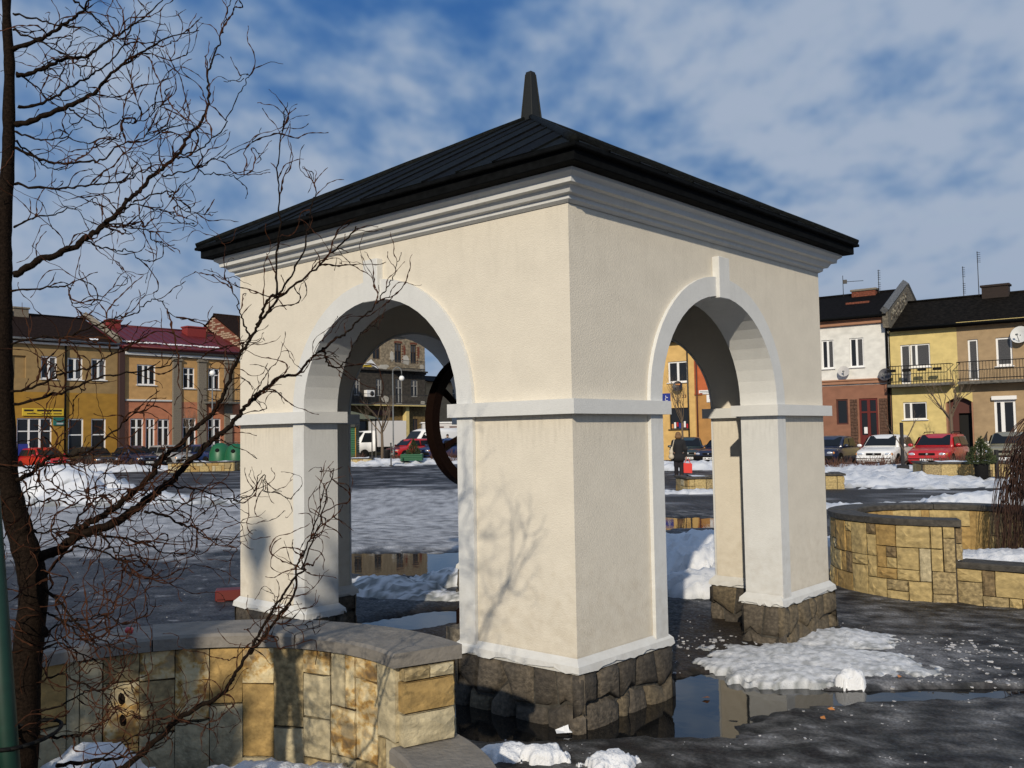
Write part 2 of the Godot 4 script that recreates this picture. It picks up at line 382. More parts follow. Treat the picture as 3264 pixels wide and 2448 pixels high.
	[0.0031, 0.0008, 1.10, [Vector3(-1.48, 2.94, -2.72), Vector3(-1.39, 2.89, -2.68), Vector3(-1.31, 2.84, -2.63), Vector3(-1.23, 2.78, -2.59), Vector3(-1.18, 2.71, -2.54), Vector3(-1.14, 2.65, -2.5)]],
	[0.0027, 0.0009, 1.00, [Vector3(-1.47, 2.81, -2.72), Vector3(-1.44, 2.79, -2.77), Vector3(-1.42, 2.76, -2.81), Vector3(-1.39, 2.74, -2.85), Vector3(-1.38, 2.7, -2.9)]],
	[0.0031, 0.0008, 1.00, [Vector3(-1.48, 2.99, -2.72), Vector3(-1.38, 2.95, -2.68), Vector3(-1.29, 2.91, -2.63), Vector3(-1.2, 2.88, -2.59), Vector3(-1.12, 2.83, -2.54), Vector3(-1.05, 2.81, -2.5)]],
	[0.0031, 0.0009, 1.00, [Vector3(-1.3, 3.03, -2.72), Vector3(-1.26, 3, -2.77), Vector3(-1.23, 2.97, -2.81), Vector3(-1.2, 2.95, -2.85), Vector3(-1.19, 2.94, -2.9)]],
	[0.0031, 0.0008, 1.20, [Vector3(-1.47, 2.63, -2.72), Vector3(-1.37, 2.59, -2.68), Vector3(-1.28, 2.58, -2.63), Vector3(-1.2, 2.55, -2.59), Vector3(-1.13, 2.53, -2.55)]],
	[0.0031, 0.0009, 1.20, [Vector3(-1.47, 2.6, -2.72), Vector3(-1.45, 2.58, -2.78), Vector3(-1.44, 2.56, -2.83), Vector3(-1.42, 2.56, -2.89), Vector3(-1.39, 2.6, -2.95)]],
	[0.0039, 0.0008, 1.20, [Vector3(-1.51, 0.844, -2.72), Vector3(-1.45, 0.878, -2.68), Vector3(-1.39, 0.904, -2.64), Vector3(-1.32, 0.912, -2.6)]],
	[0.0031, 0.0007, 1.30, [Vector3(-1.37, 1.21, -2.72), Vector3(-1.3, 1.2, -2.67), Vector3(-1.23, 1.18, -2.61), Vector3(-1.18, 1.16, -2.56), Vector3(-1.09, 1.16, -2.5), Vector3(-1.04, 1.2, -2.45)]],
	[0.0031, 0.0009, 1.30, [Vector3(-1.38, 1.1, -2.72), Vector3(-1.35, 1.11, -2.77), Vector3(-1.32, 1.08, -2.81), Vector3(-1.29, 1.04, -2.86), Vector3(-1.24, 0.996, -2.9), Vector3(-1.21, 0.951, -2.95)]],
	[0.0031, 0.0008, 1.30, [Vector3(-1.38, 1.01, -2.72), Vector3(-1.3, 1.04, -2.68), Vector3(-1.22, 1.03, -2.63), Vector3(-1.14, 1.01, -2.59), Vector3(-1.07, 0.97, -2.54), Vector3(-1, 0.975, -2.5)]],
	[0.0031, 0.0009, 1.30, [Vector3(-1.38, 0.928, -2.72), Vector3(-1.33, 0.933, -2.77), Vector3(-1.29, 0.958, -2.81), Vector3(-1.25, 0.953, -2.85), Vector3(-1.2, 0.944, -2.9)]],
	[0.0027, 0.0008, 1.30, [Vector3(-1.37, 1.15, -2.72), Vector3(-1.29, 1.19, -2.68), Vector3(-1.23, 1.2, -2.63), Vector3(-1.15, 1.22, -2.59), Vector3(-1.05, 1.21, -2.54), Vector3(-0.987, 1.24, -2.5)]],
	[0.0027, 0.0009, 1.20, [Vector3(-1.24, 0.761, -2.75), Vector3(-1.17, 0.811, -2.78), Vector3(-1.13, 0.831, -2.81), Vector3(-1.08, 0.848, -2.84), Vector3(-1.03, 0.834, -2.87), Vector3(-0.981, 0.84, -2.9)]],
	[0.0031, 0.0008, 1.30, [Vector3(-1.22, 1.44, -2.74), Vector3(-1.16, 1.4, -2.68), Vector3(-1.11, 1.38, -2.62), Vector3(-1.06, 1.36, -2.56), Vector3(-1.02, 1.33, -2.5)]],
	[0.0027, 0.0009, 1.20, [Vector3(-1.29, 1.45, -2.74), Vector3(-1.29, 1.49, -2.79), Vector3(-1.27, 1.52, -2.85), Vector3(-1.27, 1.55, -2.9), Vector3(-1.3, 1.6, -2.95)]],
	[0.0027, 0.0008, 1.20, [Vector3(-1.44, 1.51, -2.72), Vector3(-1.37, 1.53, -2.7), Vector3(-1.3, 1.54, -2.67), Vector3(-1.24, 1.56, -2.65), Vector3(-1.16, 1.55, -2.62), Vector3(-1.1, 1.57, -2.6)]],
	[0.0028, 0.0009, 1.20, [Vector3(-1.12, 1.51, -2.8), Vector3(-1.09, 1.52, -2.82), Vector3(-1.05, 1.52, -2.85), Vector3(-1.01, 1.5, -2.88), Vector3(-0.957, 1.49, -2.9), Vector3(-0.907, 1.51, -2.93), Vector3(-0.869, 1.5, -2.95)]],
]

# ---------------------------------------------------------------- stones
func make_stones() -> void:
	# blocks with a rough, riven front: 1 x 1 x 1, front at z = 0.5, centred
	for k in 6:
		var s := st()
		var n := 4
		var p := []
		for j in n + 1:
			for i in n + 1:
				var x := float(i) / n - 0.5
				var y := float(j) / n - 0.5
				var edge := i == 0 or j == 0 or i == n or j == n
				var z := 0.36 + rng.randf_range(-0.02, 0.02) if edge else 0.5 + rng.randf_range(-0.13, 0.1)
				p.append(Vector3(x * (1.0 if not edge else 1.0), y, z) + (Vector3(rng.randf_range(-1, 1), rng.randf_range(-1, 1), 0) * (0.07 if not edge else 0.012)))
		for j in n:
			for i in n:
				var a: int = j * (n + 1) + i
				var b: int = a + n + 1
				if (i + j + k) % 2 == 0:
					tri(s, p[a], p[b], p[b + 1])
					tri(s, p[a], p[b + 1], p[a + 1])
				else:
					tri(s, p[a], p[b], p[a + 1])
					tri(s, p[a + 1], p[b], p[b + 1])
		var c := [Vector3(-0.5, -0.5, -0.5), Vector3(-0.5, 0.5, -0.5), Vector3(0.5, 0.5, -0.5), Vector3(0.5, -0.5, -0.5)]
		var f := [p[0], p[n * (n + 1)], p[n * (n + 1) + n], p[n]]
		for e in 4:
			quad_from(s, f[e], f[(e + 1) % 4], c[(e + 1) % 4], c[e], Vector3.ZERO)
		s.generate_normals()
		stone_meshes.append(s.commit())
	# rounded field stones: half domes with a bumpy outline
	for k in 6:
		var s := st(true)
		var ang := []
		var corners := 8
		for i in corners:
			ang.append(TAU * (i + rng.randf_range(-0.25, 0.25)) / corners)
		var rings := [[1.0, -0.5], [1.0, 0.1], [0.93, 0.34], [0.7, 0.46], [0.35, 0.5]]
		var v := []
		for r in rings:
			var ring := []
			for i in corners:
				var a: float = ang[i]
				var sq := 0.5 / maxf(absf(cos(a)), absf(sin(a)))
				var rad: float = lerpf(0.5, sq, 0.62) * r[0]
				ring.append(Vector3(cos(a) * rad, sin(a) * rad, r[1] + rng.randf_range(-0.06, 0.06) * (0.0 if r[1] < 0 else 1.0)))
			v.append(ring)
		for r in rings.size() - 1:
			for i in corners:
				var l := (i + 1) % corners
				quad(s, v[r][i], v[r + 1][i], v[r + 1][l], v[r][l])
		for i in corners:
			tri(s, v[-1][i], Vector3(0, 0, 0.5), v[-1][(i + 1) % corners])
		s.generate_normals()
		cobble_meshes.append(s.commit())

func ring_xf(k: int) -> Transform3D:      # the four sides of the pavilion are one side turned about its middle
	var c := Vector3(S / 2, 0, -S / 2)
	return Transform3D(Basis(Vector3.UP, PI / 2 * k), c) * Transform3D(Basis(), -c)

const SIDE := Transform3D(Vector3(0, 0, -1), Vector3(0, 1, 0), Vector3(1, 0, 0), Vector3.ZERO)   # x along the wall, y up, z inwards
const PLAN := Transform3D(Vector3(1, 0, 0), Vector3(0, 0, -1), Vector3(0, 1, 0), Vector3.ZERO)

func arch_points(half: float, rise: float, spring: float, from_left := true, n := 26) -> PackedVector2Array:
	var out := PackedVector2Array()
	for i in n + 1:
		var a := PI - PI * i / n if from_left else PI * i / n
		out.append(Vector2(S / 2 + cos(a) * half, spring + sin(a) * rise))
	return out

func pavilion() -> void:
	var t := thing("well_pavilion", "cream plastered square pavilion with white arches and dark pyramid metal roof over the well", "pavilion", NEAR_CORNER, deg_to_rad(48.272))
	var spring := 1.909
	var hw := 0.83
	var rise := 0.768
	# walls with arched openings
	var w := PackedVector2Array([Vector2(0, 0.34), Vector2(S / 2 - hw - 0.02, 0.34)])
	w.append_array(arch_points(hw + 0.02, rise + 0.02, spring))
	w.append_array(PackedVector2Array([Vector2(S / 2 + hw + 0.02, 0.34), Vector2(S - T, 0.34), Vector2(S - T, 3.12), Vector2(0, 3.12)]))
	var ws := st()
	prism(ws, w, 0.0, T, SIDE)
	ws.generate_normals()
	var wall_mesh := ws.commit()
	# white arch surround: a proud band on the face, a thin lining through the wall
	var a := PackedVector2Array([Vector2(S / 2 - hw - 0.14, 0.34)])
	a.append_array(arch_points(hw + 0.14, rise + 0.14, spring))
	a.append_array(PackedVector2Array([Vector2(S / 2 + hw + 0.14, 0.34), Vector2(S / 2 + hw, 0.34)]))
	a.append_array(arch_points(hw, rise, spring, false))
	a.append(Vector2(S / 2 - hw, 0.34))
	var l := PackedVector2Array([Vector2(S / 2 - hw - 0.017, 0.34)])
	l.append_array(arch_points(hw + 0.017, rise + 0.017, spring))
	l.append_array(PackedVector2Array([Vector2(S / 2 + hw + 0.017, 0.34), Vector2(S / 2 + hw, 0.34)]))
	l.append_array(arch_points(hw, rise, spring, false))
	l.append(Vector2(S / 2 - hw, 0.34))
	var as_ := st()
	prism(as_, a, -0.027, -0.001, SIDE)
	prism(as_, l, -0.001, T + 0.002, SIDE)
	as_.generate_normals()
	var arch_mesh := as_.commit()
	var ks := st()
	box(ks, Vector3(S / 2, 2.811, -0.014), Vector3(0.155, 0.302, 0.078), 0.004, SIDE)
	ks.generate_normals()
	var key_mesh := ks.commit()
	# impost band and skirt wrap each pier, plan is an L
	var wp := S / 2 - hw
	var bs := st()
	for q in [[0.058, 1.817, 1.904]]:
		var b: float = q[0]
		prism(bs, PackedVector2Array([Vector2(-b, -b), Vector2(wp + b, -b), Vector2(wp + b, T + b), Vector2(T + b, T + b), Vector2(T + b, wp + b), Vector2(-b, wp + b)]), q[1], q[2], PLAN)
	bs.generate_normals()
	var band_mesh := bs.commit()
	var sk := st()
	var loops := [[0.004, 0.41], [0.02, 0.392], [0.04, 0.372], [0.046, 0.335]]
	var outline := func(b: float) -> Array:
		return [Vector2(-b, -b), Vector2(wp + b, -b), Vector2(wp + b, T + b), Vector2(T + b, T + b), Vector2(T + b, wp + b), Vector2(-b, wp + b)]
	for i in 6:
		var n := 22
		for k in n:
			var f0 := float(k) / n
			var f1 := float(k + 1) / n
			for j in loops.size() - 1:
				var p: Array = outline.call(loops[j][0])
				var q: Array = outline.call(loops[j + 1][0])
				var j0 := 0.0
				var j1 := 0.0
				if j == loops.size() - 2:     # ragged lower edge over the stones
					j0 = n_mid.get_noise_2d(i * 37.0 + f0 * 90.0, 3.0) * 0.03 if k > 0 else 0.0
					j1 = n_mid.get_noise_2d(i * 37.0 + f1 * 90.0, 3.0) * 0.035 if k < n - 1 else 0.0
				var v := []
				for z in [[p, f0, loops[j][1]], [p, f1, loops[j][1]], [q, f1, loops[j + 1][1] + j1], [q, f0, loops[j + 1][1] + j0]]:
					var g: Vector2 = z[0][i].lerp(z[0][(i + 1) % 6], z[1])
					v.append(Vector3(g.x, z[2], -g.y))
				quad(sk, v[0], v[1], v[2], v[3])
	var low: Array = outline.call(0.03)
	prism(sk, PackedVector2Array([low[0], low[1], low[2], low[3], low[4], low[5]]), 0.325, 0.36, PLAN)
	sk.generate_normals()
	var skirt_mesh := sk.commit()
	for k in 4:
		var x := ring_xf(k)
		var wall := part("wall", wall_mesh, M.cream, t, x)
		var ar := part("arch_surround", arch_mesh, M.white_plaster, wall)
		part("keystone", key_mesh, M.white_plaster, ar)
		part("impost_band", band_mesh, M.white_plaster, t, x)
		part("skirting", skirt_mesh, M.white_plaster, t, x)
	# stone plinths
	var core := st()
	prism(core, PackedVector2Array([Vector2(0.0, 0.0), Vector2(wp, 0.0), Vector2(wp, T), Vector2(T, T), Vector2(T, wp), Vector2(0.0, wp)]), -0.2, 0.315, PLAN)
	core.generate_normals()
	var core_mesh := core.commit()
	for k in 4:
		var pl := part("plinth", core_mesh, M.mortar, t, ring_xf(k))
		var edges := [[Vector2(-0.01, 0), Vector2(wp, 0)], [Vector2(wp, 0), Vector2(wp, T)], [Vector2(wp, T), Vector2(T, T)], [Vector2(T, T), Vector2(T, wp)], [Vector2(T, wp), Vector2(0, wp)], [Vector2(0, wp), Vector2(0, -0.01)]]
		for e in edges:
			var a2: Vector2 = e[0]
			var b2: Vector2 = e[1]
			var len := a2.distance_to(b2)
			var dir := (b2 - a2) / len
			var nrm := Vector2(dir.y, -dir.x)
			field_stones(pl, a2, dir, nrm, len, e == edges[5] and k == 1)
	# cornice: a moulded profile round the top
	var prof := [[0.006, 3.062], [0.032, 3.078], [0.034, 3.1], [0.064, 3.106], [0.082, 3.137], [0.084, 3.142], [0.12, 3.147], [0.125, 3.178], [0.15, 3.194], [0.156, 3.199], [0.156, 3.225]]
	var cs := st()
	sweep(cs, prof)
	part("cornice", cs, M.white_plaster, t)
	var gs := st()
	sweep(gs, [[0.15, 3.217], [0.226, 3.222], [0.231, 3.228], [0.231, 3.284], [0.264, 3.290], [0.268, 3.296], [0.267, 3.312], [0.24, 3.33], [0.1, 3.33]])
	part("gutter_fascia", gs, M.roof_metal, t)
	# roof
	var H := S / 2 + 0.255
	var c := Vector3(S / 2, 0, -S / 2)
	var rs := st()
	var slope := 0.556
	var top := c + Vector3(0, 3.312 + slope * H - 0.012, 0)
	for k in 4:
		var p := Basis(Vector3.UP, PI / 2 * k) * Vector3(-H, 0, H) + c + Vector3(0, 3.30, 0)
		var q := Basis(Vector3.UP, PI / 2 * (k + 1)) * Vector3(-H, 0, H) + c + Vector3(0, 3.30, 0)
		tri_from(rs, p, q, top, c + Vector3(0, 3.0, 0))
	var roof := part("roof", rs, M.roof_metal, t)
	var nrm3 := Vector3(0, 1, slope).normalized()      # slope that faces +z in its own frame
	var up3 := Vector3(0, slope, -1).normalized()
	var run := H * sqrt(1 + slope * slope)
	var n_panels := 13
	for k in 4:
		var x := Transform3D(Basis(Vector3.UP, PI / 2 * k), c) * Transform3D(Basis(Vector3.RIGHT, up3, nrm3), Vector3(0, 3.312, H))
		for i in n_panels:
			var e0 := lerpf(-H, H, float(i) / n_panels)
			var e1 := lerpf(-H, H, float(i + 1) / n_panels) - 0.004
			var poly := PackedVector2Array([Vector2(e0, 0), Vector2(e1, 0)])
			poly.append(Vector2(e1, run * (1 - absf(e1) / H)))
			if e0 < 0.0 and e1 > 0.0:
				poly.append(Vector2(0, run))
			poly.append(Vector2(e0, run * (1 - absf(e0) / H)))
			var ps := st()
			var clean := PackedVector2Array()
			for v in poly:
				if clean.is_empty() or clean[-1].distance_to(v) > 0.003:
					clean.append(v)
			if clean[0].distance_to(clean[-1]) < 0.003:
				clean.remove_at(clean.size() - 1)
			if clean.size() < 3:
				continue
			prism(ps, clean, 0.002, 0.010 + 0.003 * (i % 3), x)
			var hgt := minf(run * (1 - absf(e0) / H), run * (1 - absf(e0 + 0.02) / H))
			if hgt > 0.05:
				box(ps, Vector3(e0 + 0.011, hgt / 2, 0.014), Vector3(0.018, hgt, 0.016), 0.0, x)
			part("roof_panel", ps, M.roof_metal if i % 2 else M.roof_metal_worn, roof)
	for k in 4:
		var hs := st(true)
		var p := Basis(Vector3.UP, PI / 2 * k) * Vector3(-H, 0, H) + c + Vector3(0, 3.325, 0)
		var q := top + Vector3(0, 0.02, 0)
		var pts := []
		var rad := []
		for i in 9:
			pts.append(p.lerp(q, i / 8.0) + Vector3(0, 0.003 * (i % 2), 0))
			rad.append(0.03)
		tube(hs, pts, rad, 7)
		part("hip_cap", hs, M.roof_metal_worn, roof)
	var fs := st()
	for i in 4:
		var pt := []
		for q in [[0.07, 4.3], [0.031, 4.815], [0.028, 4.835], [0.0, 4.85]]:
			pt.append([Basis(Vector3.UP, PI / 2 * i) * Vector3(-q[0], 0, q[0]) + c + Vector3(0, q[1], 0), Basis(Vector3.UP, PI / 2 * (i + 1)) * Vector3(-q[0], 0, q[0]) + c + Vector3(0, q[1], 0)])
		quad_from(fs, pt[0][0], pt[0][1], pt[1][1], pt[1][0], c + Vector3(0, 4.5, 0))
		quad_from(fs, pt[1][0], pt[1][1], pt[2][1], pt[2][0], c + Vector3(0, 4.5, 0))
		tri_from(fs, pt[2][0], pt[2][1], pt[3][0], c + Vector3(0, 4.5, 0))
		tube(fs, [pt[0][0], pt[1][0]], [0.008, 0.005], 5)
	part("finial", fs, M.verdigris, t)
	# boarded ceiling
	for i in 12:
		var bd := st()
		box(bd, Vector3(T + 0.005 + (i + 0.5) * (S - 2 * T - 0.01) / 12, 3.085, -S / 2), Vector3((S - 2 * T) / 12 - 0.008, 0.03, S - 2 * T - 0.01), 0.004)
		part("ceiling_board", bd, M.dark_wood, t)

func sweep(s: SurfaceTool, prof: Array) -> void:
	var c := Vector3(S / 2, 0, -S / 2)
	for i in prof.size() - 1:
		for k in 4:
			var v := []
			for q in [[i, k], [i, k + 1], [i + 1, k + 1], [i + 1, k]]:
				var r: float = S / 2 + prof[q[0]][0]
				v.append(Basis(Vector3.UP, PI / 2 * q[1]) * Vector3(-r, 0, r) + c + Vector3(0, prof[q[0]][1], 0))
			quad(s, v[0], v[3], v[2], v[1])

# irregular field stones fitted into a strip of wall: two uneven courses on a jittered lattice
func field_stones(pl: Node3D, a2: Vector2, dir: Vector2, nrm: Vector2, len: float, warm: bool) -> void:
	var n := maxi(2, int(round(len / 0.2)))
	var bx := Vector3(dir.x, 0, -dir.y)
	var bz := Vector3(nrm.x, 0, -nrm.y)
	var o := Vector3(a2.x, 0, -a2.y)
	var lines := []           # three lines of lattice points, the middle one shared by both courses
	for j in 3:
		var pts := []
		var y: float = [-0.1, 0.14, 0.335][j]
		for i in n * 2 + 1:
			var x := -0.05 + (len + 0.1) * i / (n * 2)
			var edge := i == 0 or i == n * 2
			pts.append(Vector2(x + (0.0 if edge else rng.randf_range(-0.036, 0.036)), y + (rng.randf_range(-0.075, 0.065) if j == 1 else 0.0)))
		lines.append(pts)
	for row in 2:
		var i := 0
		while i < n * 2:
			var w: int = [1, 2, 2, 2, 3, 3][rng.randi() % 6]
			if row == 0 and i == 0:
				w = 1
			if i + w > n * 2 - 1:
				w = n * 2 - i
			var poly := []
			for q in range(i, i + w + 1):
				poly.append(lines[row][q])
			for q in range(i + w, i - 1, -1):
				poly.append(lines[row + 1][q])
			i += w
			var c := Vector2.ZERO
			for p in poly:
				c += p
			c /= poly.size()
			var s := st(true)
			var rings := []
			var bulge := rng.randf_range(0.03, 0.06)
			for r in [[0.99, -0.03, 0.009], [0.96, 0.15, 0.012], [0.84, 0.75, 0.008], [0.5, 1.0, 0.0]]:
				var ring := []
				for p in poly:
					var d: Vector2 = p - c
					var l := d.length()
					var v: Vector2 = c + d / l * maxf(0.01, l * r[0] - r[2])
					if r[0] < 0.9:
						v += Vector2(rng.randf_range(-1, 1), rng.randf_range(-1, 1)) * 0.009
					ring.append(o + bx * v.x + Vector3.UP * v.y + bz * (0.004 + bulge * r[1] * (1.0 if r[1] < 0.5 else rng.randf_range(0.75, 1.08))))
				rings.append(ring)
			var m := poly.size()
			for r in rings.size() - 1:
				for q in m:
					var l := (q + 1) % m
					quad(s, rings[r][q], rings[r + 1][q], rings[r + 1][l], rings[r][l])
			var top := o + bx * c.x + Vector3.UP * c.y + bz * (0.004 + bulge * rng.randf_range(0.95, 1.12))
			for q in m:
				tri(s, rings[-1][q], top, rings[-1][(q + 1) % m])
			part("stone", s, M.stone_brown if warm else [M.stone_grey, M.stone_grey, M.stone_brown, M.stone_dark, M.stone_dark][rng.randi() % 5], pl)

# ---------------------------------------------------------------- the well pump
func pump() -> void:
	var t := thing("well_pump", "dark brown cast iron hand pump with a large spoked flywheel inside the pavilion", "hand pump", Vector3(0.05, 0, -8.6))
	var turn := Basis(Vector3.UP, deg_to_rad(48.3))
	var cs := st(true)
	lathe(cs, [Vector2(0.0, 0.0), Vector2(0.24, 0.0), Vector2(0.24, 0.05), Vector2(0.13, 0.1), Vector2(0.1, 0.3), Vector2(0.095, 1.45), Vector2(0.13, 1.5), Vector2(0.13, 1.56), Vector2(0.1, 1.62), Vector2(0.1, 1.98), Vector2(0.13, 2.02), Vector2(0.06, 2.12), Vector2(0.0, 2.2)], 18)
	part("column", cs, M.iron, t)
	var sp := st(true)
	tube(sp, [Vector3(0.05, 1.0, 0), Vector3(0.3, 1.02, 0.1), Vector3(0.42, 0.97, 0.15), Vector3(0.44, 0.86, 0.16)], [0.05, 0.045, 0.045, 0.05], 10)
	part("spout", sp, M.iron, t)
	var wheel := st()
	var R := 0.6
	var ax := Transform3D(turn * Basis(Vector3.RIGHT, PI / 2), Vector3.ZERO)      # lathe axis lies level
	lathe(wheel, [Vector2(R - 0.085, -0.045), Vector2(R, -0.045), Vector2(R, 0.045), Vector2(R - 0.085, 0.045), Vector2(R - 0.07, 0.02), Vector2(R - 0.07, -0.02), Vector2(R - 0.085, -0.045)], 56, ax)
	var centre := Vector3(-0.36, 1.83, 0.33)
	var wp := part("flywheel", wheel, M.iron, t, Transform3D(Basis(), centre))
	var hubs := st()
	lathe(hubs, [Vector2(0, -0.09), Vector2(0.085, -0.09), Vector2(0.085, 0.09), Vector2(0, 0.09)], 16, ax)
	part("hub", hubs, M.iron, wp)
	for k in 6:
		var ss := st()
		var d := ax.basis * Vector3(cos(TAU * k / 6 + 0.55), 0, sin(TAU * k / 6 + 0.55))
		var tang := ax.basis.y.cross(d)
		tube(ss, [d * 0.07, d * 0.3 + tang * 0.02, d * (R - 0.08)], [0.042, 0.032, 0.036], 4)
		part("spoke", ss, M.iron, wp)
	var axl := st(true)
	tube(axl, [centre - ax.basis.y * 0.2, centre + ax.basis.y * 0.62], [0.03, 0.03], 8)
	part("axle", axl, M.iron, t)
	var hd := st(true)
	tube(hd, [centre + ax.basis * Vector3(0.42, -0.05, 0.25), centre + ax.basis * Vector3(0.42, -0.22, 0.25)], [0.016, 0.02], 8)
	part("crank_handle", hd, M.iron, t)
	var lg := st()
	tube(lg, [Vector3(-0.02, 1.0, 0.08), centre - ax.basis.y * 0.14], [0.05, 0.04], 6)
	part("bearing_arm", lg, M.iron, t)
	var bb := st()
	box(bb, Vector3(-0.42, 0.1, 0.3), Vector3(0.3, 0.2, 0.3), 0.015)
	part("foot_block", bb, M.iron, t)
	var kb := st()
	lathe(kb, [Vector2(0.0, 0), Vector2(0.55, 0), Vector2(0.55, 0.1), Vector2(0.52, 0.13), Vector2(0.0, 0.13)], 24)
	var k := part("well_kerb", kb, M.stone_dark, self, Transform3D(Basis(), Vector3(0.08, 0, -8.42)))
	tag(k, "low round dark stone kerb that the iron pump stands on", "well kerb")
	var st2 := part("kerb_stone", stone_meshes[2], M.stone_pale, self, Transform3D(Basis(Vector3.UP, 0.7) * Basis.from_scale(Vector3(0.32, 0.24, 0.2)), Vector3(-0.36, 0.1, -7.35)))
	tag(st2, "pale rough stone block lying beside the near pier, inside the left arch", "stone")

# ---------------------------------------------------------------- sandstone planter walls
# a wall follows a plan path (x, -z); the stones sit on its faces, the cap on its top
func arc_path(c: Vector2, r: float, a0: float, a1: float) -> Array:
	var out := []
	var n := maxi(2, int(absf(a1 - a0) / 0.05))
	for i in n + 1:
		var a := lerpf(a0, a1, float(i) / n)
		out.append(c + Vector2(cos(a), sin(a)) * r)
	return out

func path_len(p: Array) -> float:
	var l := 0.0
	for i in p.size() - 1:
		l += p[i].distance_to(p[i + 1])
	return l

func path_at(p: Array, d: float) -> Array:        # [point, direction]
	var l := 0.0
	for i in p.size() - 1:
		var e: float = p[i].distance_to(p[i + 1])
		if l + e >= d or i == p.size() - 2:
			var dir: Vector2 = (p[i + 1] - p[i]) / e
			return [p[i] + dir * (d - l), dir]
		l += e
	return [p[-1], Vector2.RIGHT]

func wall_solid(s: SurfaceTool, inner: Array, outer: Array, y0: float, y1: float, ch := 0.0) -> void:
	var n := inner.size()
	for i in n - 1:
		var a: Vector2 = inner[i]
		var b: Vector2 = inner[i + 1]
		var c: Vector2 = outer[i + 1]
		var d: Vector2 = outer[i]
		var mid := (a + b + c + d) / 4.0
		var o := Vector3(mid.x, (y0 + y1) / 2, -mid.y)
		var f := func(p: Vector2, y: float) -> Vector3: return Vector3(p.x, y, -p.y)
		quad_from(s, f.call(a, y0), f.call(b, y0), f.call(b, y1 - ch), f.call(a, y1 - ch), o)
		quad_from(s, f.call(d, y0), f.call(c, y0), f.call(c, y1), f.call(d, y1), o)
		if ch > 0.0:
			var a2 := a.move_toward(d, ch)
			var b2 := b.move_toward(c, ch)
			quad_from(s, f.call(a, y1 - ch), f.call(b, y1 - ch), f.call(b2, y1), f.call(a2, y1), o)
			quad_from(s, f.call(a2, y1), f.call(b2, y1), f.call(c, y1), f.call(d, y1), o)
		else:
			quad_from(s, f.call(a, y1), f.call(b, y1), f.call(c, y1), f.call(d, y1), o)
		quad_from(s, f.call(a, y0), f.call(b, y0), f.call(c, y0), f.call(d, y0), o)
		if i == 0:
			quad_from(s, f.call(a, y0), f.call(d, y0), f.call(d, y1), f.call(a, y1 - ch), o)
			if ch > 0.0:
				tri_from(s, f.call(a, y1 - ch), f.call(d, y1), f.call(a.move_toward(d, ch), y1), o)
		if i == n - 2:
			quad_from(s, f.call(b, y0), f.call(c, y0), f.call(c, y1), f.call(b, y1 - ch), o)
			if ch > 0.0:
				tri_from(s, f.call(b, y1 - ch), f.call(c, y1), f.call(b.move_toward(c, ch), y1), o)

func place_stone(parent: Node3D, at: Vector3, along: Vector3, out: Vector3, w: float, h: float, depth: float, m: Material) -> void:
	var xf := Transform3D(Basis(along * w, Vector3.UP * h, out * depth), at)
	part("stone", stone_meshes[rng.randi() % 6], m, parent, xf)

var sand_set := "left"
func sand_mat() -> Material:
	var r := rng.randf()
	if sand_set == "left":
		return M.sand_pale if r < 0.40 else M.sand_mid if r < 0.58 else M.sand_stained if r < 0.84 else M.sand_ochre if r < 0.92 else M.sand_brown if r < 0.96 else M.sand_grey
	return M.sand_yellow if r < 0.46 else M.sand_mid if r < 0.62 else M.sand_ochre if r < 0.84 else M.sand_brown if r < 0.9 else M.sand_pale

# stones in columns on a face; side = +1 puts them to the right of the path's direction
func clad_columns(parent: Node3D, path: Array, side: float, y0: float, y1: float, col: float, gap := 0.008) -> void:
	var L := path_len(path)
	var n := maxi(1, int(round(L / col)))
	for i in n:
		var q: Array = path_at(path, (i + 0.5) * L / n)
		var dir: Vector2 = q[1]
		var nr := Vector2(dir.y, -dir.x) * side
		var along := Vector3(dir.x, 0, -dir.y)
		var out := Vector3(nr.x, 0, -nr.y)
		if along.cross(Vector3.UP).dot(out) < 0:
			along = -along
		var y := y0
		while y < y1 - 0.02:
			var h := rng.randf_range(0.15, 0.42)
			if y + h > y1 - 0.09:
				h = y1 - y
			var w := L / n - gap
			if h > 0.16 and rng.randf() < 0.16:    # two narrow stones side by side
				var f := rng.randf_range(0.35, 0.65)
				place_stone(parent, Vector3(q[0].x, y + h / 2, -q[0].y) + along * (-w / 2 + w * f / 2) + out * 0.012, along, out, w * f - gap * 0.5, h - gap, 0.055, sand_mat())
				place_stone(parent, Vector3(q[0].x, y + h / 2, -q[0].y) + along * (w / 2 - w * (1 - f) / 2) + out * 0.012, along, out, w * (1 - f) - gap * 0.5, h - gap, 0.06, sand_mat())
			else:
				place_stone(parent, Vector3(q[0].x, y + h / 2, -q[0].y) + out * 0.012, along, out, w, h - gap, rng.randf_range(0.05, 0.068), sand_mat())
			y += h

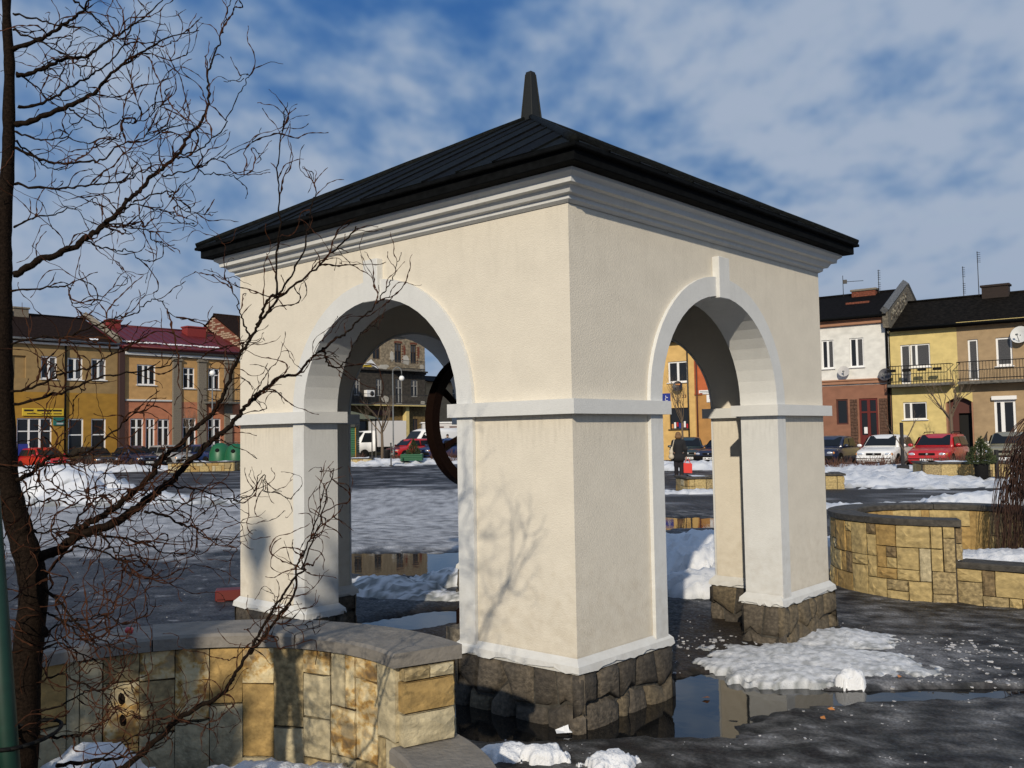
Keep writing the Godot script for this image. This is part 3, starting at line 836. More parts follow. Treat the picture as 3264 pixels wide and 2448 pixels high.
# blocks of many sizes packed in a grid of cells
func clad_random(parent: Node3D, path: Array, side: float, y0: float, y1: float, cell := 0.1, gap := 0.008) -> void:
	var L := path_len(path)
	var nx := maxi(1, int(round(L / cell)))
	var ny := maxi(1, int(round((y1 - y0) / cell)))
	var cw := L / nx
	var chh := (y1 - y0) / ny
	var used := {}
	for j in ny:
		for i in nx:
			if used.has(Vector2i(i, j)):
				continue
			var choice: Vector2i = [Vector2i(2, 2), Vector2i(1, 2), Vector2i(2, 1), Vector2i(2, 3), Vector2i(1, 1), Vector2i(3, 2), Vector2i(2, 2)][rng.randi() % 7]
			var w := 1
			while w < choice.x and i + w < nx and not used.has(Vector2i(i + w, j)):
				w += 1
			var h := mini(choice.y, ny - j)
			for a in w:
				for b in h:
					used[Vector2i(i + a, j + b)] = true
			var q: Array = path_at(path, (i + w * 0.5) * cw)
			var dir: Vector2 = q[1]
			var nr := Vector2(dir.y, -dir.x) * side
			var along := Vector3(dir.x, 0, -dir.y)
			var out := Vector3(nr.x, 0, -nr.y)
			if along.cross(Vector3.UP).dot(out) < 0:
				along = -along
			place_stone(parent, Vector3(q[0].x, y0 + (j + h * 0.5) * chh, -q[0].y) + out * 0.012, along, out, w * cw - gap, h * chh - gap, rng.randf_range(0.05, 0.085), sand_mat())

func caps(parent: Node3D, inner: Array, outer: Array, y0: float, y1: float, piece: float, m: Material) -> void:
	var n := inner.size()
	var L := path_len(inner)
	var k := maxi(1, int(round(L / piece)))
	for i in k:
		var a := int(round(float(i) * (n - 1) / k))
		var b := int(round(float(i + 1) * (n - 1) / k))
		var ii := inner.slice(a, b + 1)
		var oo := outer.slice(a, b + 1)
		if i > 0:
			ii[0] = ii[0].move_toward(ii[1], 0.006)
			oo[0] = oo[0].move_toward(oo[1], 0.006)
		var s := st()
		wall_solid(s, ii, oo, y0, y1 + 0.003 * (i % 2), 0.012)
		part("cap_stone", s, m, parent)

func planter_left() -> void:
	var c := Vector2(-1.3, 3.37)
	var t := thing("planter_wall", "curved sandstone planter wall in front left with grey cap slabs, under the bare larch", "planter wall")
	var a0 := deg_to_rad(33)
	var a1 := deg_to_rad(232)
	var s := st()
	wall_solid(s, arc_path(c, 0.985, a0, a1), arc_path(c, 1.19, a0, a1), -0.1, 0.752)
	part("core", s, M.joint_dark, t)
	clad_columns(t, arc_path(c, 0.985, a0 + 0.01, a1), -1.0, 0.1, 0.748, 0.152)
	clad_random(t, arc_path(c, 1.19, a0, a1), 1.0, 0.0, 0.748, 0.12)
	# the cut end above the low step: three courses of long blocks
	var e0 := c + Vector2(cos(a0), sin(a0)) * 0.985
	var e1 := c + Vector2(cos(a0), sin(a0)) * 1.19
	var rad := (e1 - e0).normalized()
	var along := Vector3(rad.x, 0, -rad.y)
	var out := Vector3(sin(a0), 0, cos(a0))
	if along.cross(Vector3.UP).dot(out) < 0:
		along = -along
	var mid := (e0 + e1) / 2
	for q in [[0.425, 0.56, 0.0, 0.235, M.sand_pale], [0.56, 0.69, 0.0, 0.235, M.sand_ochre], [0.69, 0.748, -0.055, 0.115, M.sand_mid], [0.69, 0.748, 0.062, 0.11, M.sand_pale]]:
		place_stone(t, Vector3(mid.x, (q[0] + q[1]) / 2, -mid.y) + along * q[2] + out * 0.016, along, out, q[3], q[1] - q[0] - 0.01, 0.06, q[4])
	caps(t, arc_path(c, 0.925, a0 - 0.035, a1), arc_path(c, 1.245, a0 - 0.035, a1), 0.753, 0.812, 0.62, M.cap_stone)
	# low step on to the right and round to the near side
	var b0 := deg_to_rad(-75)
	s = st()
	wall_solid(s, arc_path(c, 0.985, b0, a0 - 0.001), arc_path(c, 1.19, b0, a0 - 0.001), -0.1, 0.36)
	part("core", s, M.joint_dark, t)
	clad_columns(t, arc_path(c, 0.985, b0, a0), -1.0, 0.1, 0.355, 0.16)
	clad_columns(t, arc_path(c, 1.19, b0, a0), 1.0, 0.0, 0.355, 0.18)
	caps(t, arc_path(c, 0.925, b0, a0 + 0.012), arc_path(c, 1.245, b0, a0 + 0.012), 0.362, 0.42, 0.75, M.cap_stone)
	# soil and old snow in the bed
	var so := grid_mesh(span(-2.4, -0.2, 0.04), span(-4.5, -2.2, 0.04), func(x: float, z: float) -> float:
		var d := Vector2(x + 1.3, -z - 3.37).length()
		return -0.5 if d > 1.02 else 0.2 + 0.03 * n_mid.get_noise_2d(x * 60, z * 60),
		func(x: float, z: float, _y: float) -> Color: return Color(0.03, 0.024, 0.018).lerp(Color(0.07, 0.05, 0.03), clampf(n_mid.get_noise_2d(x * 200, z * 200) + 0.4, 0, 1)), 0.0)
	struct("planter_soil", so, M.vertex_matte)
	snow("snow_bank", span(-2.25, -0.3, 0.03), span(-4.32, -2.6, 0.03), [[-1.05, -3.98, 0.55, 0.26, -0.05, 0.165], [-0.6, -3.75, 0.34, 0.25, 0.3, 0.1], [-1.74, -3.86, 0.3, 0.26, 0.5, 0.3]], 0.17, 0.2, func(x: float, z: float) -> bool: return Vector2(x + 1.3, -z - 3.37).length() < 0.965)

func planter_right() -> void:
	sand_set = "right"
	var c := Vector2(4.6, 10.0)
	var t := thing("planter_wall", "curved yellow sandstone planter wall right of the pavilion, stepping down to a low part", "planter wall")
	var a0 := deg_to_rad(-20)
	var a1 := deg_to_rad(251)
	var s := st()
	wall_solid(s, arc_path(c, 0.93, a0, a1), arc_path(c, 1.12, a0, a1), -0.1, 0.752)
	part("core", s, M.joint_dark, t)
	clad_random(t, arc_path(c, 1.12, deg_to_rad(100), a1 - 0.02), 1.0, 0.0, 0.748, 0.105)
	clad_columns(t, arc_path(c, 0.93, a0, a1), -1.0, 0.3, 0.748, 0.22)
	var e := c + Vector2(cos(a1), sin(a1)) * 1.03
	var along := Vector3(cos(a1), 0, -sin(a1))
	var out := Vector3(-sin(a1), 0, -cos(a1))
	if along.cross(Vector3.UP).dot(out) < 0:
		along = -along
	for q in [[0.43, 0.59, M.sand_mid], [0.59, 0.748, M.sand_brown]]:
		place_stone(t, Vector3(e.x, (q[0] + q[1]) / 2, -e.y) + out * 0.018, along, out, 0.2, q[1] - q[0] - 0.01, 0.06, q[2])
	caps(t, arc_path(c, 0.87, a0, a1 + 0.03), arc_path(c, 1.175, a0, a1 + 0.03), 0.753, 0.812, 0.7, M.cap_stone_dark)
	# low part runs on towards the right
	var p := [Vector2(4.245, 8.97), Vector2(4.46, 8.77), Vector2(4.72, 8.56), Vector2(5.05, 8.33), Vector2(5.5, 8.1), Vector2(6.0, 7.98), Vector2(6.6, 7.95)]
	var inner := []
	var outer := []
	var fo := []
	var fi := []
	var fine := []
	for i in p.size() - 1:
		for k in 4:
			fine.append(p[i].lerp(p[i + 1], k / 4.0))
	fine.append(p[-1])
	for i in fine.size():
		var d: Vector2 = (fine[mini(i + 1, fine.size() - 1)] - fine[maxi(i - 1, 0)]).normalized()
		var nr := Vector2(d.y, -d.x)       # towards the viewer's side
		fo.append(fine[i])
		fi.append(fine[i] - nr * 0.19)
		outer.append(fine[i] + nr * 0.055)
		inner.append(fine[i] - nr * 0.24)
	s = st()
	wall_solid(s, fi, fo, -0.1, 0.36)
	part("core", s, M.joint_dark, t)
	clad_random(t, fo, 1.0, 0.0, 0.355, 0.11)
	caps(t, outer, inner, 0.362, 0.42, 0.9, M.cap_stone_dark)
	snow("snow_bank", span(4.0, 6.6, 0.04), span(-10.9, -8.05, 0.04), [[5.1, -9.35, 1.25, 0.6, 0.25, 0.16], [5.9, -9.0, 0.9, 0.7, 0.1, 0.2], [4.6, -10.0, 0.9, 0.8, 0, 0.06], [4.55, -9.1, 0.5, 0.35, -0.6, 0.1]], 0.3, 0.05, func(x: float, z: float) -> bool: return (Vector2(x - 4.6, -z - 10.0).length() < 0.92 or x > 4.3) and -z > 8.2 + maxf(0.0, (5.6 - x)) * 0.62)

# a small straight planter of the same stone, farther off
func planter_far(label: String, at: Vector3, turn: float, w: float, d: float, h: float) -> Node3D:
	var t := thing("stone_planter", label, "planter", at, turn, "low sandstone planters round the square")
	var s := st()
	box(s, Vector3(0, h / 2 - 0.1, 0), Vector3(w - 0.06, h + 0.14, d - 0.06))
	part("core", s, M.joint_dark, t)
	for q in [[[Vector2(-w / 2 + 0.02, -d / 2 + 0.02), Vector2(w / 2 - 0.02, -d / 2 + 0.02)], 1.0], [[Vector2(-w / 2 + 0.02, -d / 2 + 0.02), Vector2(-w / 2 + 0.02, d / 2)], -1.0], [[Vector2(w / 2 - 0.02, -d / 2 + 0.02), Vector2(w / 2 - 0.02, d / 2)], 1.0]]:
		clad_random(t, q[0], q[1], 0.0, h - 0.02, 0.16, 0.015)
	var e := 0.06
	for q in [[Vector3(0, 0, d / 2 - 0.1), Vector3(w + e * 2, 0.06, 0.28)], [Vector3(0, 0, -d / 2 + 0.1), Vector3(w + e * 2, 0.06, 0.28)], [Vector3(-w / 2 + 0.08, 0, 0), Vector3(0.28, 0.055, d - 0.5)], [Vector3(w / 2 - 0.08, 0, 0), Vector3(0.28, 0.055, d - 0.5)]]:
		s = st()
		box(s, q[0] + Vector3(0, h + 0.02, 0), q[1], 0.01)
		part("cap_stone", s, M.cap_stone_dark, t)
	s = st(true)
	var sn := grid_mesh(span(-w / 2 + 0.2, w / 2 - 0.2, 0.15), span(-d / 2 + 0.2, d / 2 - 0.2, 0.15), func(x: float, z: float) -> float: return h + 0.02 + 0.12 * n_mid.get_noise_2d(x * 20 + at.x * 9, z * 20), func(_x: float, _z: float, _y: float) -> Color: return Color(0.72, 0.74, 0.78))
	part("snow", sn, M.snow, t)
	return t

# ---------------------------------------------------------------- ground, water, snow
# blobs: [x, z, rx, rz, turn, height]
func blob_height(blobs: Array, x: float, z: float) -> float:
	var h := 0.0
	for b in blobs:
		var dx: float = x - b[0]
		var dz: float = z - b[1]
		var ca := cos(b[4])
		var sa := sin(b[4])
		var q := Vector2((dx * ca + dz * sa) / b[2], (-dx * sa + dz * ca) / b[3]).length()
		var fq := 34.0 / maxf(0.35, b[2] * 0.6)
		q += 0.26 * n_mid.get_noise_2d(x * fq, z * fq) + 0.16 * n_fine.get_noise_2d(x * fq * 4.0, z * fq * 4.0)
		if q < 1.0:
			h = maxf(h, b[5] * pow(1.0 - maxf(q, 0.0) * maxf(q, 0.0), 0.75))
	return h

func snow(called: String, xs: PackedFloat32Array, zs: PackedFloat32Array, blobs: Array, base: float, dirt := 0.15, inside = null) -> MeshInstance3D:
	var fine := absf(xs[1] - xs[0]) < 0.08
	var m := grid_mesh(xs, zs, func(x: float, z: float) -> float:
		if inside != null and not inside.call(x, z):
			return -9.0
		var h := blob_height(blobs, x, z)
		if h <= 0.0:
			return base - 0.05
		var cell := absf(xs[1] - xs[0])
		var fr := 5.5 / cell
		var rough := n_fine.get_noise_2d(x * fr, z * fr) * cell * 0.45 + n_mid.get_noise_2d(x * fr * 2.6 + 50, z * fr * 2.6) * cell * 0.55 - absf(n_mid.get_noise_2d(x * fr * 0.7, z * fr * 0.7 + 90)) * cell * 0.7
		return base + h + rough * minf(1.0, h * 14.0),
		func(x: float, z: float, y: float) -> Color:
			var fd := 7.0 / absf(xs[1] - xs[0])
			var k := clampf(n_mid.get_noise_2d(x * fd + 31, z * fd) * 1.6 + n_fine.get_noise_2d(x * fd * 0.3, z * fd * 0.3 + 7) * 0.8 + 0.25 - (y - base) * 2.0, 0, 1) * dirt * 3.0 + clampf(0.55 - (y - base) * 22.0, 0, 0.55)
			return Color(0.68, 0.695, 0.73).lerp(Color(0.15, 0.16, 0.155), clampf(k, 0, 0.85)), base - 0.04)
	return struct(called, m, M.snow)

var hollows := [[0.35, -5.55, 1.05, 0.36, 0.05, 0.075], [1.25, -6.05, 0.75, 0.45, 0.1, 0.07], [2.3, -5.98, 0.9, 0.16, -0.06, 0.07], [3.4, -6.0, 0.7, 0.09, 0.05, 0.06], [-0.45, -5.85, 0.5, 0.32, 0.5, 0.06], [1.6, -6.35, 0.5, 0.22, 0.3, 0.06], [-1.35, -12.5, 1.7, 1.35, 0.15, 0.07], [-0.75, -8.75, 0.75, 0.42, -0.4, 0.07], [2.9, -17.5, 1.6, 1.3, 0.0, 0.06]]

func ground_height(x: float, z: float) -> float:
	var near := x > -8.5 and x < 8.5 and z < -2.5 and z > -20.0
	var h := 0.034 + 0.012 * n_big.get_noise_2d(x * 3, z * 3)
	if near:
		h += 0.014 * n_mid.get_noise_2d(x * 22, z * 26) + 0.011 * n_fine.get_noise_2d(x * 70, z * 90)
		h += 0.008 * n_mid.get_noise_2d(x * 150 + 9, z * 180)
	else:
		h += 0.018 * n_mid.get_noise_2d(x * 4, z * 4)
	for b in hollows:
		var dx: float = x - b[0]
		var dz: float = z - b[1]
		if absf(dx) > 2.5 or absf(dz) > 2.5:
			continue
		var q := Vector2(dx / b[2], (dz - dx * b[4]) / b[3]).length() + 0.3 * n_mid.get_noise_2d(x * 30 + 7, z * 40) + 0.14 * n_fine.get_noise_2d(x * 130, z * 150)
		h -= b[5] * (1.0 - smoothstep(0.55, 1.25, q))
	return h

func ground_paint(x: float, z: float, y: float) -> Color:
	var wet := Color(0.020, 0.019, 0.019)
	var ice := Color(0.27, 0.265, 0.265)
	var slush := Color(0.42, 0.43, 0.46)
	var near := z > -20.0 and absf(x) < 9.0
	var a := n_mid.get_noise_2d(x * 60, z * 95) * 0.9 + n_mid.get_noise_2d(x * 150, z * 210 + 40) * 0.55 + n_fine.get_noise_2d(x * 26, z * 34) * 0.5 + n_big.get_noise_2d(x * 9, z * 9) * 0.35
	var k := clampf(0.40 + a * 0.85 - smoothstep(-5.6, -4.4, z) * 0.12, 0.0, 1.0)
	var c := wet.lerp(ice, pow(k, 1.5))
	if k > 0.82:
		c = c.lerp(slush, (k - 0.82) * 2.0)
	var halo := Vector2((x - 2.15) / 1.25, (z + 6.85) / 0.75).length() + n_mid.get_noise_2d(x * 45, z * 60) * 0.35
	c = c.lerp(Color(0.36, 0.36, 0.38), (1.0 - smoothstep(0.75, 1.25, halo)) * clampf(0.6 + n_mid.get_noise_2d(x * 150, z * 190), 0.1, 0.9))
	# grimy packed snow field behind the pavilion, left
	var f := smoothstep(-12.6, -14.4, z + n_mid.get_noise_2d(x * 18, z * 18) * 1.6) * smoothstep(-31.5, -29.0, z + n_mid.get_noise_2d(x * 8, z * 8) * 2.4) * smoothstep(3.0, 0.5, x + n_mid.get_noise_2d(x * 12, z * 12 + 40) * 2.0)
	if f > 0.0:
		var g := clampf(0.68 + n_mid.get_noise_2d(x * 55, z * 75) * 0.9 + n_fine.get_noise_2d(x * 14, z * 30) * 0.5 - smoothstep(-19.0, -14.0, z) * 0.25, 0, 1)
		c = c.lerp(Color(0.22, 0.22, 0.23).lerp(Color(0.82, 0.82, 0.84), g), f)
	# wet ice sheet at left
	var w := smoothstep(-0.8, -2.2, x) * smoothstep(-15.0, -13.0, z)
	if w > 0.0:
		c = c.lerp(Color(0.034, 0.036, 0.044).lerp(Color(0.11, 0.115, 0.13), clampf(k * 0.9, 0, 1)), w * 0.9 * (1.0 - f))
		c = c.lerp(slush, smoothstep(0.45, 0.6, n_fine.get_noise_2d(x * 40 + 90, z * 95)) * 0.8 * w)
	# brown grit under the roof
	var pl := Vector2(x, z) - Vector2(0.25, -7.8)
	var r := maxf(absf(pl.x * 0.666 - pl.y * 0.746), absf(pl.x * -0.746 - pl.y * 0.666))
	var d := smoothstep(2.05, 1.6, r + n_mid.get_noise_2d(x * 40, z * 40) * 0.35)
	c = c.lerp(Color(0.035, 0.027, 0.02).lerp(Color(0.075, 0.06, 0.045), clampf(n_mid.get_noise_2d(x * 240, z * 240) + 0.3, 0, 1)), d)
	if not near:
		# far asphalt: dark, with streaks of trodden snow
		var q := clampf(n_mid.get_noise_2d(x * 6, z * 16) * 1.5 + n_fine.get_noise_2d(x * 16, z * 36) * 0.9 - 0.15, 0, 1)
		c = c.lerp(Color(0.036, 0.034, 0.034).lerp(Color(0.5, 0.51, 0.55), q), (1.0 - f) * smoothstep(-18.0, -24.0, z))
	if y < 0.008:
		c = c.lerp(Color(0.012, 0.011, 0.010), 0.85)
	return c

func grounds() -> void:
	var xs := PackedFloat32Array()
	for q in [[-400.0, -60.0, 40.0], [-60.0, -9.0, 0.6], [-9.0, 9.0, 0.05], [9.0, 40.0, 0.6], [40.0, 400.0, 40.0]]:
		var sp := span(q[0], q[1], q[2])
		if not xs.is_empty():
			sp.remove_at(0)
		xs.append_array(sp)
	var zs := PackedFloat32Array()
	for q in [[60.0, -2.0, 3.0], [-2.0, -10.0, 0.05], [-10.0, -20.0, 0.09], [-20.0, -80.0, 0.5], [-80.0, -500.0, 40.0]]:
		var sp := span(q[0], q[1], q[2])
		if not zs.is_empty():
			sp.remove_at(0)
		zs.append_array(sp)
	struct("ground", grid_mesh(xs, zs, ground_height, ground_paint), M.ground)
	for q in [["puddle", -1.6, 4.4, -7.0, -4.7], ["puddle", -2.0, 0.8, -9.6, -8.0], ["puddle", -3.6, 0.6, -14.4, -10.8], ["puddle", 1.0, 4.8, -19.5, -15.8]]:
		var p := st()
		quad(p, Vector3(q[1], 0, q[3]), Vector3(q[2], 0, q[3]), Vector3(q[2], 0, q[4]), Vector3(q[1], 0, q[4]))
		struct(q[0], p, M.water)
	# snow
	snow("snow_patch", span(1.1, 3.6, 0.03), span(-8.3, -5.8, 0.03), [[2.15, -6.85, 0.8, 0.5, 0.35, 0.055], [1.85, -6.45, 0.45, 0.26, 0.1, 0.055], [2.6, -7.5, 0.45, 0.4, 0.2, 0.05], [1.55, -6.75, 0.32, 0.2, 0.5, 0.04]], 0.022, 0.2)
	snow("snow_heap", span(0.6, 7.5, 0.06), span(-16.0, -9.0, 0.06), [[2.1, -9.95, 0.75, 0.55, -0.3, 0.24], [2.9, -11.6, 1.7, 1.3, 0.3, 0.46], [1.5, -11.2, 0.9, 0.6, 0.2, 0.22], [4.2, -12.9, 1.6, 1.0, 0, 0.2]], 0.01, 0.06)
	snow("snow_heap", span(-4.0, 0.6, 0.05), span(-12.4, -9.2, 0.05), [[-1.5, -10.25, 0.8, 0.42, 0.2, 0.17], [-0.55, -10.7, 0.7, 0.4, -0.1, 0.19], [-0.9, -9.75, 1.0, 0.25, 0.25, 0.09], [-2.6, -10.2, 0.6, 0.3, 0.1, 0.1]], 0.01, 0.9)
	snow("snow_mound", span(-20.0, -5.0, 0.2), span(-32.0, -19.0, 0.2), [[-13.8, -27.5, 2.6, 2.2, 0.2, 1.05], [-11.4, -25.8, 2.6, 1.8, 0.3, 0.42], [-8.6, -25.2, 2.6, 1.0, 0.2, 0.16], [-16.5, -28.0, 3.0, 2.5, 0.0, 1.0]], 0.0, 0.75)
	snow("snow_bank", span(-44.0, -1.0, 0.3), span(-66.0, -50.0, 0.3), [[-9.0, -57.0, 5.0, 2.6, 0.1, 0.42], [-4.5, -57.0, 4.5, 2.4, -0.1, 0.35], [-16.0, -55.0, 6.0, 1.7, 0.1, 0.4], [-25.0, -52.5, 7.0, 1.7, 0.15, 0.45], [-34.0, -52.0, 6.0, 1.7, 0.1, 0.45], [-8.0, -53.5, 3.5, 0.9, 0, 0.14]], 0.0, 0.15)
	snow("snow_bank", span(7.5, 24.0, 0.2), span(-41.0, -24.5, 0.2), [[11.5, -29.5, 3.4, 4.6, -0.3, 0.3], [13.5, -27.6, 3.2, 1.6, -0.45, 0.14], [14.0, -34.5, 5.0, 3.5, 0.4, 0.36], [9.6, -33.0, 2.5, 4.0, 0.0, 0.2], [18.0, -33.0, 4.0, 4.0, 0.5, 0.4]], 0.0, 0.10)
	snow("snow_bank", span(2.0, 15.0, 0.25), span(-47.0, -38.0, 0.25), [[7.0, -41.5, 4.5, 1.6, 0.05, 0.42], [11.0, -41.0, 3.0, 1.4, 0.4, 0.4]], 0.0, 0.12)
	snow("snow_patch", span(3.5, 7.5, 0.12), span(-27.2, -24.0, 0.12), [[5.0, -25.1, 1.3, 0.5, 0.1, 0.16], [4.0, -25.6, 0.7, 0.5, 0.3, 0.12]], 0.0, 0.1)
	snow("snow_patch", span(8.0, 15.5, 0.12), span(-22.5, -18.0, 0.12), [[10.6, -20.0, 2.4, 0.9, -0.15, 0.34], [8.8, -20.2, 1.6, 0.6, 0.1, 0.12]], 0.0, 0.25)
	snow("snow_patch", span(4.5, 9.0, 0.1), span(-22.0, -18.0, 0.1), [[6.8, -20.2, 1.5, 0.7, 0.1, 0.1]], 0.0, 0.1)
	crumbs()
	var lumps := [["melting round snow lump on the ground by the low wall end, nearest the planter", -0.07, -4.88, 0.15, 0.075], ["rounded white snow lump on wet ice below the near pillar, middle of three", 0.12, -4.84, 0.13, 0.085], ["snow lump at the bottom edge of the picture, rightmost of three", 0.46, -4.74, 0.15, 0.075], ["jagged snow clod at the edge of the puddle below the white snow patch", 2.2, -6.2, 0.1, 0.1]]
	for q in lumps:
		var m := grid_mesh(span(-q[3] * 1.3, q[3] * 1.3, 0.012), span(-q[3] * 1.2, q[3] * 1.2, 0.012), func(x: float, z: float) -> float:
			var d := Vector2(x / q[3], z / (q[3] * 0.75)).length() + 0.45 * n_mid.get_noise_2d((x + q[1]) * 190, z * 190)
			return -0.06 if d > 1.0 else q[4] * pow(1 - d * d, 0.5) + 0.008 * n_mid.get_noise_2d((x + q[1]) * 420, z * 420),
			func(_x: float, _z: float, _y: float) -> Color: return Color(0.7, 0.715, 0.75), -0.04)
		var o := part("snow_lump", m, M.snow, self, Transform3D(Basis(), Vector3(q[1], 0.03, q[2])))
		tag(o, q[0], "snow lump", "loose lumps of snow on the ice")

# crumbs of snow and ice trodden over the wet ground
func crumbs() -> void:
	var s := st()
	var v := []
	for i in 8:
		var p := Vector3(-1 if i & 1 else 1, -0.6 if i & 2 else 0.7, -1 if i & 4 else 1) * 0.5
		v.append(p + Vector3(rng.randf_range(-0.2, 0.2), rng.randf_range(-0.15, 0.15), rng.randf_range(-0.2, 0.2)))
	for f in [[0, 1, 3, 2], [4, 5, 7, 6], [0, 1, 5, 4], [2, 3, 7, 6], [0, 2, 6, 4], [1, 3, 7, 5]]:
		quad_from(s, v[f[0]], v[f[1]], v[f[2]], v[f[3]], Vector3.ZERO)
	s.generate_normals()
	var mm := MultiMesh.new()
	mm.transform_format = MultiMesh.TRANSFORM_3D
	mm.mesh = s.commit()
	var spots := []
	var tries := 0
	while spots.size() < 2600 and tries < 60000:
		tries += 1
		var x := rng.randf_range(-7.0, 7.0)
		var z := -4.4 - pow(rng.randf(), 1.6) * 12.0
		var d := n_mid.get_noise_2d(x * 60, z * 95) + n_mid.get_noise_2d(x * 20, z * 20) * 0.6
		d += 0.7 * exp(-pow(Vector2((x - 2.2) / 1.3, (z + 6.85) / 0.8).length() - 1.0, 2.0) * 9.0)
		if rng.randf() > clampf(d * 1.5 - 0.45, 0.0, 1.0):
			continue
		var h := ground_height(x, z)
		if h < 0.004:
			continue
		var near := exp(-pow(Vector2((x - 2.2) / 1.3, (z + 6.85) / 0.8).length() - 1.0, 2.0) * 9.0)
		var w := (0.003 + 0.009 * pow(rng.randf(), 3.0)) * (1.0 + near * 1.4)
		spots.append(Transform3D(Basis(Vector3.UP, rng.randf() * TAU) * Basis.from_scale(Vector3(w * rng.randf_range(0.8, 1.8), w * 0.8, w)), Vector3(x, h + w * 0.05, z)))
	mm.instance_count = spots.size()
	for i in spots.size():
		mm.set_instance_transform(i, spots[i])
	var o := MultiMeshInstance3D.new()
	o.name = "snow_crumbs"
	o.multimesh = mm
	o.material_override = M.snow_dirty
	add_child(o)
	o.set_meta("kind", "stuff")
	o.set_meta("label", "small crumbs of dirty snow and ice trodden over the wet ground")
	o.set_meta("category", "snow")

# ---------------------------------------------------------------- trees and shrubs
# a knobbly, curling twig, and sometimes its own side twigs
func twig(s: SurfaceTool, from: Vector3, dir: Vector3, length: float, r0: float, depth: int, curl := 1.0) -> void:
	var step := 0.0115
	var n := maxi(4, int(length / step))
	var p := from
	var d := dir.normalized()
	var pts := [p]
	var rad := [r0]
	var ph := rng.randf() * TAU
	var ph2 := rng.randf() * TAU
	var w := rng.randf_range(9.0, 20.0)
	var axis := d.cross(Vector3(rng.randf_range(-1, 1), rng.randf_range(-1, 1), rng.randf_range(-1, 1))).normalized()
	var lift := rng.randf_range(-0.2, 0.9)
	for i in n:
		var t := float(i) / n
		var side := axis * sin(ph + t * length * w * 2.2) + axis.cross(d) * cos(ph2 + t * length * w * 1.7)
		d = (d + side * 0.10 * curl + Vector3.UP * 0.035 * lift + Vector3(rng.randf_range(-1, 1), rng.randf_range(-1, 1), rng.randf_range(-1, 1)) * 0.40).normalized()
		p += d * (length / n)
		pts.append(p)
		rad.append(lerpf(r0, 0.0007, pow(t, 0.8)) * (2.1 if i % 2 == 1 and rng.randf() < 0.7 else 1.0))
		if depth > 0 and i > 2 and rng.randf() < 0.085:
			var sd := (d + Vector3(rng.randf_range(-1, 1), rng.randf_range(-0.8, 1), rng.randf_range(-1, 1)) * 0.9).normalized()
			twig(s, p, sd, length * rng.randf_range(0.25, 0.6) * (1 - t * 0.5), maxf(0.0009, rad[-1] * 0.6), depth - 1, curl)
	tube(s, pts, rad, 3, false)

